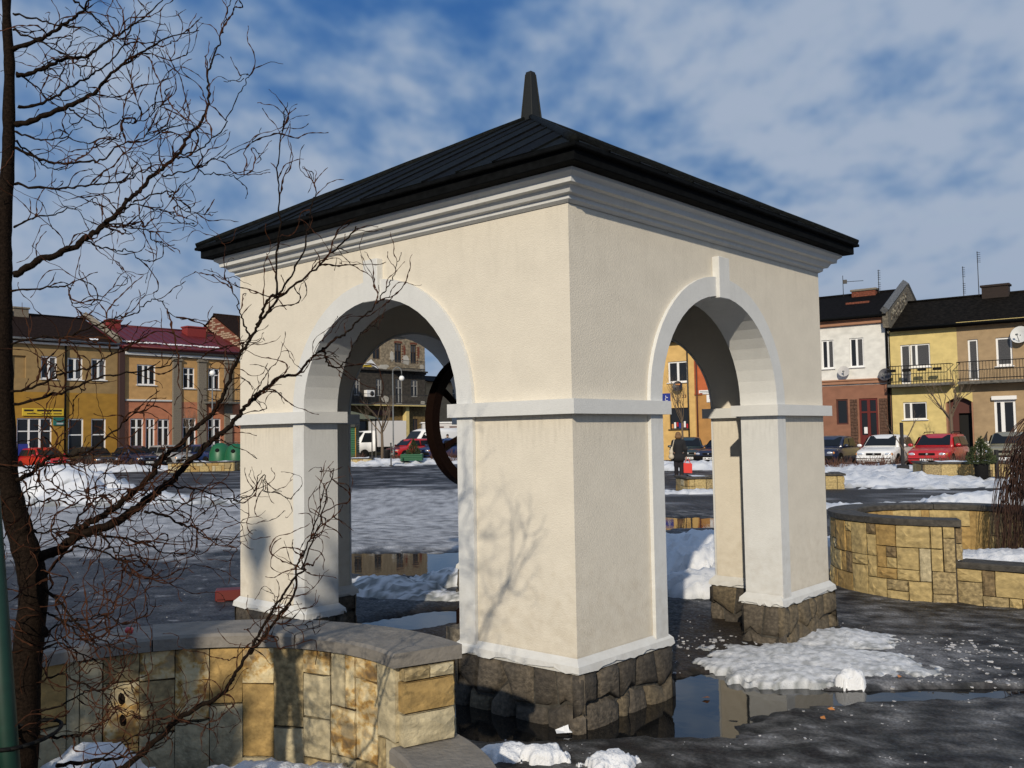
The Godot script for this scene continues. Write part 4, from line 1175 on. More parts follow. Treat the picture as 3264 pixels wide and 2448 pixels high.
func larch() -> void:
	var t := thing("larch_tree", "bare dark corkscrew larch with twisting twigs in the planter at left", "tree", TRUNK_PATH[-1])
	var o: Vector3 = -TRUNK_PATH[-1]
	var s := st(true)
	var path := smooth_path(TRUNK_PATH, 6)
	var rad := []
	for i in path.size():
		var f := float(i) / (path.size() - 1)
		rad.append((lerpf(0.012, 0.041, smoothstep(0.0, 0.85, f)) + 0.0035 * n_mid.get_noise_1d(i * 7.0)))
		path[i] += o
	tube(s, path, rad, 10)
	part("trunk", s, M.bark, t)
	# cut stubs where old limbs were taken off
	for L in LIMBS:
		var b := st(true)
		var lp := smooth_path(L[3], 7)
		var n := lp.size()
		var lr := []
		var ph := rng.randf() * 50.0
		for i in n:
			lp[i] += o + Vector3(n_fine.get_noise_2d(i * 6.0, ph), n_fine.get_noise_2d(i * 6.0, ph + 30), n_fine.get_noise_2d(i * 6.0, ph + 60)) * 0.009 * (1.0 if i > 0 else 0.0)
			var f := float(i) / (n - 1)
			lr.append(lerpf(L[0], L[1], pow(f, 0.8)) * (1.0 + (0.28 if i % 3 == 1 else 0.0) * clampf(1.2 - L[0] * 60, 0.2, 1)))
		tube(b, lp, lr, 6)
		var limb := part("branch", b, M.bark, t)
		var tw := st()
		var length := 0.0
		for i in range(1, n):
			length += lp[i].distance_to(lp[i - 1])
		var high: bool = (lp[n / 2] - o).y > 1.75
		var curl := 0.75 if high else 1.6
		var count := int(length * (19.0 if high else 30.0) * L[2])
		for c in count:
			var f := pow(rng.randf(), 0.8) * 0.97 + 0.03
			var i := clampi(int(f * (n - 1)), 1, n - 1)
			var along: Vector3 = (lp[i] - lp[i - 1]).normalized()
			var rnd := Vector3(rng.randf_range(-1, 1), rng.randf_range(-0.75, 1.0), rng.randf_range(-1, 1))
			var dir := (along * (rng.randf_range(0.5, 1.3) if high else rng.randf_range(0.0, 1.0)) + (rnd - along * rnd.dot(along)) * 0.75 + (Vector3(0.25, 0.25, 0) if high else Vector3(0.1, -0.15, 0))).normalized()
			var ln := rng.randf_range(0.04, 0.16) * (1.3 - 0.5 * f)
			if rng.randf() < 0.38:
				ln *= 2.7
			twig(tw, lp[i], dir, ln, rng.randf_range(0.0011, 0.0017) * (1.0 if ln < 0.2 else 1.4), 1 if ln > 0.14 else 0, curl)
		part("twigs", tw, M.twig, limb).set_meta("kind", "stuff")
	# two small cones
	for q in [Vector3(-1.117, 0.975, -2.66), Vector3(-1.113, 0.915, -2.66), Vector3(-1.335, 1.165, -2.66)]:
		var cn := st(true)
		lathe(cn, [Vector2(0, -0.017), Vector2(0.008, -0.012), Vector2(0.0105, 0.0), Vector2(0.007, 0.012), Vector2(0, 0.018)], 8)
		part("cone", cn, M.bark, t, Transform3D(Basis(Vector3.BACK, 0.2), q + o))
	var k := thing("tree_stake", "slanting dark green tree stake in front of the larch trunk", "stake", Vector3(-1.279, 0.1, -2.5))
	var ks := st(true)
	tube(ks, [Vector3(0, 0, 0), Vector3(-0.155, 1.75, 0)], [0.026, 0.026], 12)
	part("pole", ks, M.green_paint, k)
	var ti := st(true)
	for a in 20:
		var g := TAU * a / 20
		var g2 := TAU * (a + 1) / 20
		tube(ti, [Vector3(-0.075 + cos(g) * 0.075, 0.8 , -0.1 + sin(g) * 0.13), Vector3(-0.075 + cos(g2) * 0.075, 0.8, -0.1 + sin(g2) * 0.13)], [0.006, 0.006], 4)
	part("tie", ti, M.black_rubber, k)

func branching(s: SurfaceTool, p: Vector3, d: Vector3, len: float, r: float, depth: int, spread: float, lift: float) -> void:
	var n := 5
	var pts := [p]
	var rad := [r]
	for i in n:
		d = (d + Vector3(rng.randf_range(-1, 1), rng.randf_range(-0.4, 1) * lift, rng.randf_range(-1, 1)) * 0.16).normalized()
		p += d * len / n
		pts.append(p)
		rad.append(lerpf(r, r * 0.55, (i + 1.0) / n))
	tube(s, pts, rad, 4, false)
	if depth <= 0:
		return
	for k in 2 + (1 if depth > 1 else 0):
		var at := rng.randi_range(2, n)
		var q := Vector3(rng.randf_range(-1, 1), rng.randf_range(0.0, 1.0) * lift, rng.randf_range(-1, 1))
		branching(s, pts[at], (d + q * spread).normalized(), len * rng.randf_range(0.45, 0.75), rad[at] * 0.6, depth - 1, spread, lift)

func young_tree(label: String, at: Vector3, height: float, r: float, trunk := 0.45, group := "young bare trees round the square") -> Node3D:
	var t := thing("young_tree", label, "tree", at, 0.0, group)
	var s := st(true)
	tube(s, [Vector3(0, -0.1, 0), Vector3(0.02, height * trunk * 0.5, 0), Vector3(0, height * trunk, 0.01)], [r, r * 0.9, r * 0.75], 7)
	part("trunk", s, M.bark_pale, t)
	var c := st()
	for k in 6:
		var q := Vector3(rng.randf_range(-1, 1), rng.randf_range(0.7, 1.6), rng.randf_range(-1, 1)).normalized()
		branching(c, Vector3(0, height * trunk * rng.randf_range(0.8, 1.0), 0), q, height * rng.randf_range(0.22, 0.34), r * 0.5, 3, 0.75, 0.9)
	part("crown", c, M.bark_pale, t)
	return t

func bush(label: String, at: Vector3, size: Vector3, n: int, m: Material, group: String, droop := false, called := "shrub") -> Node3D:
	var t := thing(called, label, "shrub", at, 0.0, group)
	var s := st()
	for i in n:
		var a := rng.randf() * TAU
		var q := Vector3(cos(a), 0, sin(a)) * sqrt(rng.randf())
		var pts := []
		var rad := []
		if droop:      # up along the middle, then over and hanging down
			var top := size.y * rng.randf_range(0.7, 1.02)
			var reach := Vector3(q.x * size.x, 0, q.z * size.z) * 0.5
			var wob := rng.randf() * TAU
			for k in 15:
				var f := k / 14.0
				var y := top * (1.0 - pow(f, 1.6)) + 0.02
				var spread := 1.0 - pow(1.0 - f, 2.6)
				pts.append(reach * spread + Vector3(sin(wob + f * 9) * 0.025, y, cos(wob * 2 + f * 8) * 0.025))
				rad.append(lerpf(0.005, 0.0022, f))
		else:
			var p := Vector3(q.x * size.x * 0.42, -0.03, q.z * size.z * 0.42)
			var d := Vector3(q.x * 0.6 + rng.randf_range(-0.3, 0.3), 1.0, q.z * 0.6 + rng.randf_range(-0.3, 0.3)).normalized()
			var h := size.y * rng.randf_range(0.45, 1.05)
			for k in 5:
				pts.append(p)
				rad.append(lerpf(0.011, 0.004, k / 4.0))
				d = (d + Vector3(rng.randf_range(-1, 1), rng.randf_range(-0.5, 0.5), rng.randf_range(-1, 1)) * 0.35).normalized()
				p += d * h / 4.0
		tube(s, pts, rad, 3, false)
	part("twigs", s, m, t).set_meta("kind", "stuff")
	if droop:
		var k := st(true)
		tube(k, [Vector3(0, -0.2, 0), Vector3(0.03, size.y * 0.5, 0), Vector3(0, size.y * 0.92, 0)], [0.035, 0.03, 0.02], 8)
		part("stem", k, M.bark, t)
	return t

func conifer(label: String, at: Vector3, h: float, r: float, n: int) -> Node3D:
	var t := thing("conifer", label, "conifer", at)
	var s := st()
	for i in n:
		var f := 1.0 - sqrt(rng.randf())
		var a := rng.randf() * TAU
		var prof := sin(clampf(f * 1.25 + 0.12, 0, 1) * PI) * 0.35 + (1 - f) * 0.75
		var rr := r * prof * sqrt(rng.randf_range(0.35, 1.0)) * (1.0 + 0.25 * n_mid.get_noise_2d(a * 12.0, f * 60.0))
		var p := Vector3(cos(a) * rr, f * h, sin(a) * rr)
		var d := Vector3(cos(a) * 0.6 + rng.randf_range(-0.4, 0.4), rng.randf_range(0.2, 1.0), sin(a) * 0.6 + rng.randf_range(-0.4, 0.4)).normalized()
		var w := d.cross(Vector3(rng.randf_range(-1, 1), rng.randf_range(-1, 1), rng.randf_range(-1, 1))).normalized() * h * 0.022
		var l := d * h * rng.randf_range(0.07, 0.12)
		tri(s, p - w, p + l, p + w)
	part("foliage", s, M.conifer, t)
	var k := st(true)
	tube(k, [Vector3(0, -0.05, 0), Vector3(0, h * 0.9, 0)], [r * 0.12, r * 0.03], 6)
	part("trunk", k, M.bark, t)
	return t

# ---------------------------------------------------------------- street furniture
func street_lamp(label: String, at: Vector3, turn: float, height: float, hook := true) -> Node3D:
	var t := thing("street_lamp", label, "street lamp", at, turn, "grey lamp posts with white globes")
	var s := st(true)
	tube(s, [Vector3(0, 0, 0), Vector3(0, 0.9, 0), Vector3(0, 0.95, 0), Vector3(0, height - (0.0 if not hook else 0.35), 0)], [0.07, 0.07, 0.045, 0.04], 10)
	part("post", s, M.lamp_grey, t)
	var g := Vector3(0, height + 0.17, 0)
	if hook:
		var a := st(true)
		var pts := []
		var rad := []
		for i in 15:
			var f := PI - PI * i / 14.0
			pts.append(Vector3(0.29 + cos(f) * 0.29, height - 0.35 + sin(f) * 0.36, 0))
			rad.append(0.03)
		pts.append(Vector3(0.58, height - 0.5, 0))
		rad.append(0.03)
		tube(a, pts, rad, 8)
		part("arm", a, M.lamp_grey, t)
		g = Vector3(0.58, height - 0.72, 0)
	else:
		var c := st(true)
		lathe(c, [Vector2(0.04, height - 0.08), Vector2(0.09, height - 0.02), Vector2(0.09, height + 0.02)], 12)
		part("collar", c, M.lamp_grey, t)
	var b := st(true)
	ball(b, g, Vector3.ONE * 0.175, 20, 12)
	part("globe", b, M.globe, t)
	return t

func litter_bin(label: String, at: Vector3) -> void:
	var t := thing("litter_bin", label, "litter bin", at)
	var s := st(true)
	lathe(s, [Vector2(0.0, 0.42), Vector2(0.17, 0.42), Vector2(0.19, 0.9), Vector2(0.2, 0.92), Vector2(0.17, 0.93), Vector2(0.15, 0.7), Vector2(0.0, 0.7)], 16, Transform3D(Basis(), Vector3(-0.2, 0, 0)))
	part("bucket", s, M.black_iron, t)
	var p := st()
	box(p, Vector3(0.03, 0.62, 0), Vector3(0.07, 1.24, 0.07), 0.008)
	part("post", p, M.black_iron, t)
	var f := st()
	box(f, Vector3(0.03, 0.02, 0), Vector3(0.2, 0.05, 0.2), 0.008)
	part("foot", f, M.black_iron, t)
	var fin := st(true)
	ball(fin, Vector3(0.03, 1.27, 0), Vector3.ONE * 0.05, 10, 6)
	part("knob", fin, M.black_iron, t)

func recycling_bell(label: String, at: Vector3) -> void:
	var t := thing("recycling_bin", label, "recycling bin", at, 0.0, "green bell shaped recycling bins")
	var s := st(true)
	lathe(s, [Vector2(0, 0), Vector2(0.62, 0), Vector2(0.66, 0.25), Vector2(0.62, 0.85), Vector2(0.48, 1.2), Vector2(0.25, 1.38), Vector2(0, 1.42)], 18)
	part("body", s, M.bin_green, t)
	var h := st(true)
	lathe(h, [Vector2(0, 0), Vector2(0.12, 0), Vector2(0.12, 0.02), Vector2(0, 0.02)], 12, Transform3D(Basis(Vector3.RIGHT, PI / 2 * 0.75), Vector3(0, 0.98, 0.585)))
	part("opening", h, M.black_rubber, t)
	var e := st(true)
	tube(e, [Vector3(-0.08, 1.4, 0), Vector3(-0.06, 1.52, 0), Vector3(0.06, 1.52, 0), Vector3(0.08, 1.4, 0)], [0.015, 0.015, 0.015, 0.015], 6)
	part("lifting_eye", e, M.lamp_grey, t)

func antenna(label: String, at: Vector3, h: float, kind: int, turn := 0.4) -> void:
	var t := thing("tv_antenna", label, "tv antenna", at, turn, "television antennas on the roofs")
	var s := st()
	tube(s, [Vector3.ZERO, Vector3(0, h, 0)], [0.022, 0.018], 6)
	part("mast", s, M.black_iron, t)
	for k in (2 if kind == 1 else 1):
		var b := st()
		if kind == 2:      # long yagi
			tube(b, [Vector3(0, h * 0.72, 0), Vector3(1.1, h * 0.71, 0)], [0.015, 0.015], 4)
			for i in 7:
				tube(b, [Vector3(0.12 + i * 0.15, h * 0.71, -0.1), Vector3(0.12 + i * 0.15, h * 0.71, 0.1)], [0.008, 0.008], 4)
			box(b, Vector3(0.12, h * 0.72, 0), Vector3(0.2, 0.22, 0.1))
		else:
			for i in 6:
				var y := h * (0.97 - k * 0.5) - i * 0.1
				tube(b, [Vector3(-0.1, y, 0.05), Vector3(0.16 if kind == 3 else 0.1, y, 0.05)], [0.012, 0.012], 4)
		part("elements", b, M.black_iron, t)

func dish(label: String, at: Vector3, out: Vector3, r: float, m: Material, plate := false) -> void:
	var t := thing("satellite_dish", label, "satellite dish", at, 0.0, "satellite dishes on the house fronts")
	var z := (out + Vector3(0, 0.3, 0)).normalized()
	var x := Vector3.UP.cross(z).normalized()
	var b := Basis(x, z.cross(x), z)
	var s := st(true)
	lathe(s, [Vector2(0.0, -0.1 * r), Vector2(r * 0.5, -0.02 * r), Vector2(r, 0.2 * r), Vector2(r * 1.02, 0.2 * r), Vector2(r * 0.5, -0.07 * r), Vector2(0.0, -0.15 * r)], 22, Transform3D(b * Basis(Vector3.RIGHT, PI / 2), out * 0.28))
	part("reflector", s, m, t)
	var a := st()
	tube(a, [out * 0.28 - b.y * r * 0.9, out * 0.28 + b.z * r * 0.95 - b.y * r * 0.35], [0.018, 0.014], 5)
	box(a, out * 0.28 + b.z * r - b.y * r * 0.3, Vector3(0.08, 0.08, 0.1))
	part("feed_arm", a, M.lamp_grey, t)
	var k := st()
	tube(k, [Vector3.ZERO, out * 0.27], [0.025, 0.025], 6)
	part("bracket", k, M.lamp_grey, t)
	if plate:
		var p := st()
		box(p, Vector3(0, r * 0.4, 0.06 * r), Vector3(r * 0.9, r * 0.28, 0.01), 0.0, Transform3D(b, out * 0.28))
		part("badge", p, M.badge_orange, t)

# ---------------------------------------------------------------- houses
# A row has its own frame: x runs along the house fronts, y up, z towards the square.
var row_at := Vector3.ZERO
var row_turn := 0.0

func in_row(s: float, y := 0.0, z := 0.0) -> Vector3:
	return row_at + Basis(Vector3.UP, row_turn) * Vector3(s, y, z)

# a wall face with openings and their reveals; r = [x0, y0, x1, y1]
func wall_face(s: SurfaceTool, x0: float, x1: float, y0: float, y1: float, holes: Array, deep := 0.14) -> void:
	var xs := [x0, x1]
	var ys := [y0, y1]
	for h in holes:
		for k in [h[0], h[2]]:
			if k > x0 and k < x1 and not xs.has(k):
				xs.append(k)
		for k in [h[1], h[3]]:
			if k > y0 and k < y1 and not ys.has(k):
				ys.append(k)
	xs.sort()
	ys.sort()
	for i in xs.size() - 1:
		for j in ys.size() - 1:
			var cx: float = (xs[i] + xs[i + 1]) / 2
			var cy: float = (ys[j] + ys[j + 1]) / 2
			var open := false
			for h in holes:
				if cx > h[0] and cx < h[2] and cy > h[1] and cy < h[3]:
					open = true
			if not open:
				quad(s, Vector3(xs[i], ys[j], 0), Vector3(xs[i], ys[j + 1], 0), Vector3(xs[i + 1], ys[j + 1], 0), Vector3(xs[i + 1], ys[j], 0))
	for h in holes:
		var a := Vector3(h[0], h[1], 0)
		var b := Vector3(h[2], h[1], 0)
		var c := Vector3(h[2], h[3], 0)
		var d := Vector3(h[0], h[3], 0)
		var back := Vector3(0, 0, -deep)
		quad(s, a, a + back, d + back, d)
		quad(s, b + back, b, c, c + back)
		quad(s, d, d + back, c + back, c)
		quad(s, a + back, a, b, b + back)

# frame with panes; cols = fractions of the width of each casement, transom = height share of a top light
func window(parent: Node3D, r: Array, cols: Array, transom: float, frame: Material, glass: Array, sill := true, fw := 0.06, z := -0.1, called := "window") -> MeshInstance3D:
	var s := st()
	var w: float = r[2] - r[0]
	var h: float = r[3] - r[1]
	var c := Vector3((r[0] + r[2]) / 2, (r[1] + r[3]) / 2, z)
	box(s, c + Vector3(-w / 2 + fw / 2, 0, 0), Vector3(fw, h, 0.06))
	box(s, c + Vector3(w / 2 - fw / 2, 0, 0), Vector3(fw, h, 0.06))
	box(s, c + Vector3(0, h / 2 - fw / 2, 0), Vector3(w - fw * 2, fw, 0.06))
	box(s, c + Vector3(0, -h / 2 + fw / 2, 0), Vector3(w - fw * 2, fw, 0.06))
	var f := part(called, s, frame, parent)
	var x := 0.0
	var gi := 0
	var bars := st()
	var nb := 0
	for k in cols.size():
		var x0: float = r[0] + fw + x * (w - fw * 2)
		x += cols[k]
		var x1: float = r[0] + fw + x * (w - fw * 2)
		if k < cols.size() - 1:
			box(bars, Vector3(x1, c.y, z + 0.004), Vector3(fw * 1.5, h - fw * 2, 0.07))
			nb += 1
		var y0: float = r[1] + fw
		var y1: float = r[3] - fw
		var split := y1 if transom <= 0.0 else y0 + (y1 - y0) * (1.0 - transom)
		for q in [[y0, split], [split, y1]]:
			if q[1] - q[0] < 0.02:
				continue
			var g := st()
			box(g, Vector3((x0 + x1) / 2, (q[0] + q[1]) / 2, z - 0.012), Vector3(x1 - x0 - 0.002, q[1] - q[0] - 0.002, 0.012))
			part("pane", g, glass[gi % glass.size()], f)
			gi += 1
	if transom > 0.0:
		box(bars, Vector3(c.x, r[1] + fw + (h - fw * 2) * (1 - transom), z + 0.002), Vector3(w - fw * 2, fw * 0.9, 0.064))
		nb += 1
	if nb:
		part("mullion", bars, frame, f)
	if sill:
		var sl := st()
		box(sl, Vector3(c.x, r[1] - 0.03, 0.02), Vector3(w + 0.14, 0.05, 0.16), 0.008)
		part("sill", sl, frame, f)
	return f

# shell of a house behind its front: sides, back, gables
func house_shell(t: Node3D, x0: float, x1: float, eave: float, ridge: float, deep: float, m: Material) -> void:
	var s := st()
	var g := func(x: float, y: float, z: float) -> Vector3: return Vector3(x, y, z)
	for q in [[x0 + 0.002, -1.0], [x1 - 0.002, 1.0]]:
		var x: float = q[0]
		var o := Vector3(x - q[1], 3, -deep / 2)
		quad_from(s, g.call(x, 0, -0.002), g.call(x, eave, -0.002), g.call(x, eave, -deep), g.call(x, 0, -deep), o)
		tri_from(s, g.call(x, eave, -0.002), g.call(x, ridge - 0.12, -deep / 2), g.call(x, eave, -deep), o)
	quad(s, g.call(x1, 0, -deep), g.call(x1, eave, -deep), g.call(x0, eave, -deep), g.call(x0, 0, -deep))
	part("side_wall", s, m, t)

# a ridged roof: each slope a slab with thickness, with ribs or courses
func gable_roof(t: Node3D, x0: float, x1: float, eave: float, ridge: float, deep: float, m: Material, over := 0.35, ribs := 0.0, hip := 0.0) -> MeshInstance3D:
	var s := st()
	var rise := ridge - eave
	var k := rise / (deep / 2)
	for sg in [1.0, -1.0]:
		var zf: float = over if sg > 0 else -deep - over
		var zr := -deep / 2
		var ye := eave - over * k
		for q in [0.0]:
			var a := Vector3(x0, ye, zf)
			var b := Vector3(x1, ye, zf)
			var c := Vector3(x1 - hip, ridge, zr)
			var d := Vector3(x0 + hip, ridge, zr)
			var up := Vector3(0, 0.09, 0)
			var o := (a + b + c + d) / 4 + up * 0.5
			quad_from(s, a + up, b + up, c + up, d + up, o)
			quad_from(s, a, b, c, d, o)
			quad_from(s, a, b, b + up, a + up, o)
			quad_from(s, a, d, d + up, a + up, o)
			quad_from(s, b, c, c + up, b + up, o)
			if ribs > 0.0 and sg > 0:
				var n := int((x1 - x0) / ribs)
				for i in n + 1:
					var x := lerpf(x0 + 0.02, x1 - 0.02, float(i) / n)
					tube(s, [Vector3(x, ye + 0.1, zf), Vector3(x, ridge + 0.1, zr)], [0.025, 0.025], 4)
	var r := part("roof", s, m, t)
	var cp := st(true)
	tube(cp, [Vector3(x0 + hip, ridge + 0.09, -deep / 2), Vector3(x1 - hip, ridge + 0.09, -deep / 2)], [0.09, 0.09], 8)
	part("ridge_cap", cp, m, r)
	return r

func gutter(t: Node3D, x0: float, x1: float, y: float, z: float, m: Material) -> void:
	var s := st(true)
	tube(s, [Vector3(x0, y, z), Vector3(x1, y, z)], [0.075, 0.075], 8)
	part("gutter", s, m, t)

func pipe(t: Node3D, x: float, y0: float, y1: float, m: Material, r := 0.055) -> void:
	var s := st(true)
	tube(s, [Vector3(x, y0, 0.1), Vector3(x, y1, 0.1)], [r, r], 8)
	part("downpipe", s, m, t)

func slab(t: Node3D, called: String, c: Vector3, size: Vector3, m: Material, ch := 0.0) -> MeshInstance3D:
	var s := st()
	box(s, c, size, ch)
	return part(called, s, m, t)

func chimney(t: Node3D, c: Vector3, size: Vector3, m: Material, crown: Material) -> void:
	var o := slab(t, "chimney", c + Vector3(0, size.y / 2, 0), size, m)
	slab(o, "chimney_crown", c + Vector3(0, size.y + 0.06, 0), Vector3(size.x + 0.14, 0.12, size.z + 0.14), crown, 0.02)

func balcony(t: Node3D, x0: float, x1: float, y: float, out: float, rail_h: float, step := 0.14, solid := false, m: Material = null) -> void:
	var b := slab(t, "balcony", Vector3((x0 + x1) / 2, y, out / 2 + 0.002), Vector3(x1 - x0, 0.14, out), M.concrete, 0.01)
	var rm: Material = m if m else M.black_iron
	var s := st()
	for q in [[Vector3(x0, 0, 0.03), Vector3(x0, 0, out - 0.03)], [Vector3(x0, 0, out - 0.03), Vector3(x1, 0, out - 0.03)], [Vector3(x1, 0, out - 0.03), Vector3(x1, 0, 0.03)]]:
		for hh in [rail_h, 0.12]:
			tube(s, [q[0] + Vector3(0, y + 0.07 + hh, 0), q[1] + Vector3(0, y + 0.07 + hh, 0)], [0.022, 0.022], 4)
	part("handrail", s, rm, b)
	if solid:
		return
	var n := int((x1 - x0) / step)
	var bar := st()
	tube(bar, [Vector3(0, y + 0.07, out - 0.03), Vector3(0, y + 0.07 + rail_h, out - 0.03)], [0.011, 0.011], 4)
	bar.generate_normals()
	var bm := bar.commit()
	for i in n + 1:
		part("baluster", bm, rm, b, Transform3D(Basis(), Vector3(lerpf(x0, x1, float(i) / n), 0, 0)))

func front(t: Node3D, x0: float, x1: float, bands: Array, holes: Array) -> void:     # bands: [y0, y1, material]
	for b in bands:
		var hs := []
		for h in holes:
			if h[1] < b[1] and h[3] > b[0]:
				hs.append([h[0], maxf(h[1], b[0]), h[2], minf(h[3], b[1])])
		var s := st()
		wall_face(s, x0, x1, b[0], b[1], hs)
		part("front_wall", s, b[2], t)

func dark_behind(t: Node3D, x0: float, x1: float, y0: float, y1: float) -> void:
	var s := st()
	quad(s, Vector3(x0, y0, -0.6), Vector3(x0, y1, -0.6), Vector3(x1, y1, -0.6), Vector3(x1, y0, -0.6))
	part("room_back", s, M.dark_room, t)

func right_row() -> void:
	row_at = Vector3(19.67, 0, -48)
	row_turn = -atan2(0.6, 0.8)
	var G := [M.glass, M.glass_lace]
	# --- white house over brown ground floor
	var t := thing("town_house", "two storey house, white upper floor over reddish brown ground floor, dark red double door", "house", row_at, row_turn)
	var holes := [[-5.05, 4.98, -4.42, 6.52], [-3.55, 4.98, -2.9, 6.52], [-2.06, 4.98, -1.34, 6.52], [-2.88, 1.95, -2.26, 3.3], [-4.6, 1.95, -3.9, 3.3], [-1.68, 0.25, -0.73, 3.3]]
	front(t, -6.5, -0.06, [[0, 4.02, M.plaster_brown], [4.02, 7.2, M.plaster_white]], holes)
	house_shell(t, -6.5, -0.06, 7.6, 9.25, 7.2, M.rubble)
	for h in holes.slice(0, 3):
		window(t, h, [0.5, 0.5], 0.0, M.white_paint, G, true, 0.07)
	window(t, holes[3], [1.0], 0.0, M.red_brown_paint, [M.glass], false, 0.08)
	window(t, holes[4], [1.0], 0.0, M.red_brown_paint, [M.glass], false, 0.08)
	var dr := window(t, holes[5], [0.5, 0.5], 0.22, M.red_door, [M.glass], false, 0.1, -0.08, "door")
	slab(dr, "door_panel", Vector3(-1.205, 0.82, -0.075), Vector3(0.8, 1.1, 0.05), M.red_door, 0.01)
	slab(dr, "notice", Vector3(-1.38, 1.62, -0.03), Vector3(0.17, 0.34, 0.01), M.white_paint)
	for q in [[-2.14, -1.76], [-0.65, -0.24]]:      # strips of split stone beside the door
		var y := 0.3
		while y < 3.2:
			var x: float = q[0]
			while x < q[1] - 0.03:
				var w := minf(rng.randf_range(0.12, 0.24), q[1] - x)
				var sm := part("facing_stone", stone_meshes[rng.randi() % 6], M.facing_stone, t, Transform3D(Basis.from_scale(Vector3(w - 0.01, 0.16, 0.06)), Vector3(x + w / 2, y + 0.085, 0.02)))
				x += w
			y += 0.175
	slab(t, "string_course", Vector3(-3.28, 4.16, 0.06), Vector3(6.44, 0.16, 0.14), M.plaster_brown_pale, 0.02)
	slab(t, "string_course", Vector3(-3.28, 4.29, 0.09), Vector3(6.44, 0.09, 0.2), M.plaster_brown_pale, 0.02)
	slab(t, "cornice", Vector3(-3.28, 7.34, 0.09), Vector3(6.44, 0.26, 0.18), M.plaster_brown_pale, 0.03)
	slab(t, "cornice", Vector3(-3.28, 7.54, 0.16), Vector3(6.44, 0.14, 0.34), M.plaster_brown_pale, 0.03)
	var rf := gable_roof(t, -6.5, -0.2, 7.66, 9.25, 7.2, M.roof_felt, 0.42)
	gutter(t, -6.5, 0.0, 7.58, 0.5, M.roof_metal)
	pipe(t, -0.12, 0.2, 7.5, M.roof_metal, 0.07)
	chimney(t, Vector3(-2.13, 8.6, -3.4), Vector3(1.3, 0.85, 0.5), M.brick_red, M.stone_pale)
	slab(t, "chimney_base", Vector3(-2.13, 8.45, -2.6), Vector3(1.25, 0.5, 1.4), M.brick_red)
	# parapet gable of rubble stone rising over the next roof
	var gb := st()
	var P := PackedVector2Array([Vector2(-0.45, 6.9), Vector2(-0.55, 7.75), Vector2(3.5, 9.62), Vector2(3.75, 9.62), Vector2(7.2, 7.9), Vector2(7.2, 6.9)])
	prism(gb, P, 0.0, 0.28, Transform3D(Vector3(0, 0, -1), Vector3.UP, Vector3(1, 0, 0), Vector3(-0.19, 0, 0)))
	var gm := part("fire_wall", gb, M.rubble, t)
	var cpg := st()
	for q in [[Vector3(-0.05, 7.8, 0.62), Vector3(-0.05, 9.68, -3.5)], [Vector3(-0.05, 9.68, -3.7), Vector3(-0.05, 7.95, -7.25)]]:
		tube(cpg, [q[0], q[1]], [0.22, 0.22], 4)
	part("coping", cpg, M.lead_grey, gm)
	for k in 60:
		var f := rng.randf()
		var z := -0.1 - f * 3.3
		var top := 7.78 + (-z - 0.0) * 0.48
		part("rubble_stone", cobble_meshes[rng.randi() % 6], [M.stone_grey, M.stone_pale, M.sand_grey][k % 3], gm, Transform3D(Basis(Vector3(0, 0, -0.24), Vector3(0, 0.16, 0), Vector3(0.06, 0, 0)), Vector3(0.1, lerpf(7.35 + f * 0.9, top - 0.15, rng.randf()), z)))
	# --- yellow and tan house under one dark roof
	t = thing("town_house", "two storey house half pale yellow, half tan, with balconies and an arched carriage gate", "house", row_at, row_turn)
	var yh := [[0.5, 3.97, 0.98, 5.98], [0.98, 4.8, 1.93, 5.98], [0.53, 2.13, 1.67, 3.02]]
	front(t, 0.0, 2.56, [[0, 6.9, M.plaster_yellow]], yh)
	var s := st()
	wall_face(s, 2.56, 3.2, 3.45, 6.9, [])
	part("front_wall", s, M.plaster_yellow, t)
	var th := [[3.68, 4.0, 4.14, 6.02], [4.93, 4.63, 5.64, 6.02], [4.74, 0.55, 5.67, 2.98], [7.0, 4.63, 7.7, 6.02], [7.0, 1.4, 7.8, 2.9]]
	front(t, 3.8, 9.5, [[0, 3.45, M.plaster_tan], ], [th[2], th[4]])
	front(t, 3.2, 9.5, [[3.45, 6.72, M.plaster_tan]], [th[0], th[1], th[3]])
	slab(t, "frieze", Vector3(6.35, 6.82, 0.02), Vector3(6.3, 0.2, 0.1), M.plaster_yellow, 0.01)
	slab(t, "frieze", Vector3(1.6, 6.82, 0.02), Vector3(3.2, 0.12, 0.08), M.plaster_yellow, 0.01)
	house_shell(t, 0.0, 9.5, 6.85, 8.55, 7.0, M.plaster_tan)
	# carriage gate with a segmental arch
	var ga := PackedVector2Array([Vector2(2.56, 0)])
	for i in 13:
		ga.append(Vector2(lerpf(2.56, 3.8, i / 12.0), 2.92 + 0.27 * sin(PI * i / 12.0)))
	ga.append_array(PackedVector2Array([Vector2(3.8, 0), Vector2(3.8, 3.45), Vector2(2.56, 3.45)]))
	ga = PackedVector2Array()
	for i in 13:
		ga.append(Vector2(lerpf(2.56, 3.8, i / 12.0), 2.92 + 0.27 * sin(PI * i / 12.0)))
	ga.append(Vector2(3.8, 3.45))
	ga.append(Vector2(2.56, 3.45))
	s = st()
	prism(s, ga, -0.3, 0.0)
	part("gate_arch", s, M.plaster_yellow, t)
	for q in [[2.55, 2.62], [3.74, 3.81]]:
		slab(t, "gate_jamb", Vector3((q[0] + q[1]) / 2, 1.46, -0.2), Vector3(0.07, 2.92, 0.4), M.plaster_brown_pale)
	slab(t, "gate_leaf", Vector3(2.84, 1.55, -0.42), Vector3(0.46, 3.1, 0.06), M.red_brown_paint)
	slab(t, "gate_leaf", Vector3(3.36, 2.8, -0.43), Vector3(0.62, 0.8, 0.06), M.red_brown_paint)
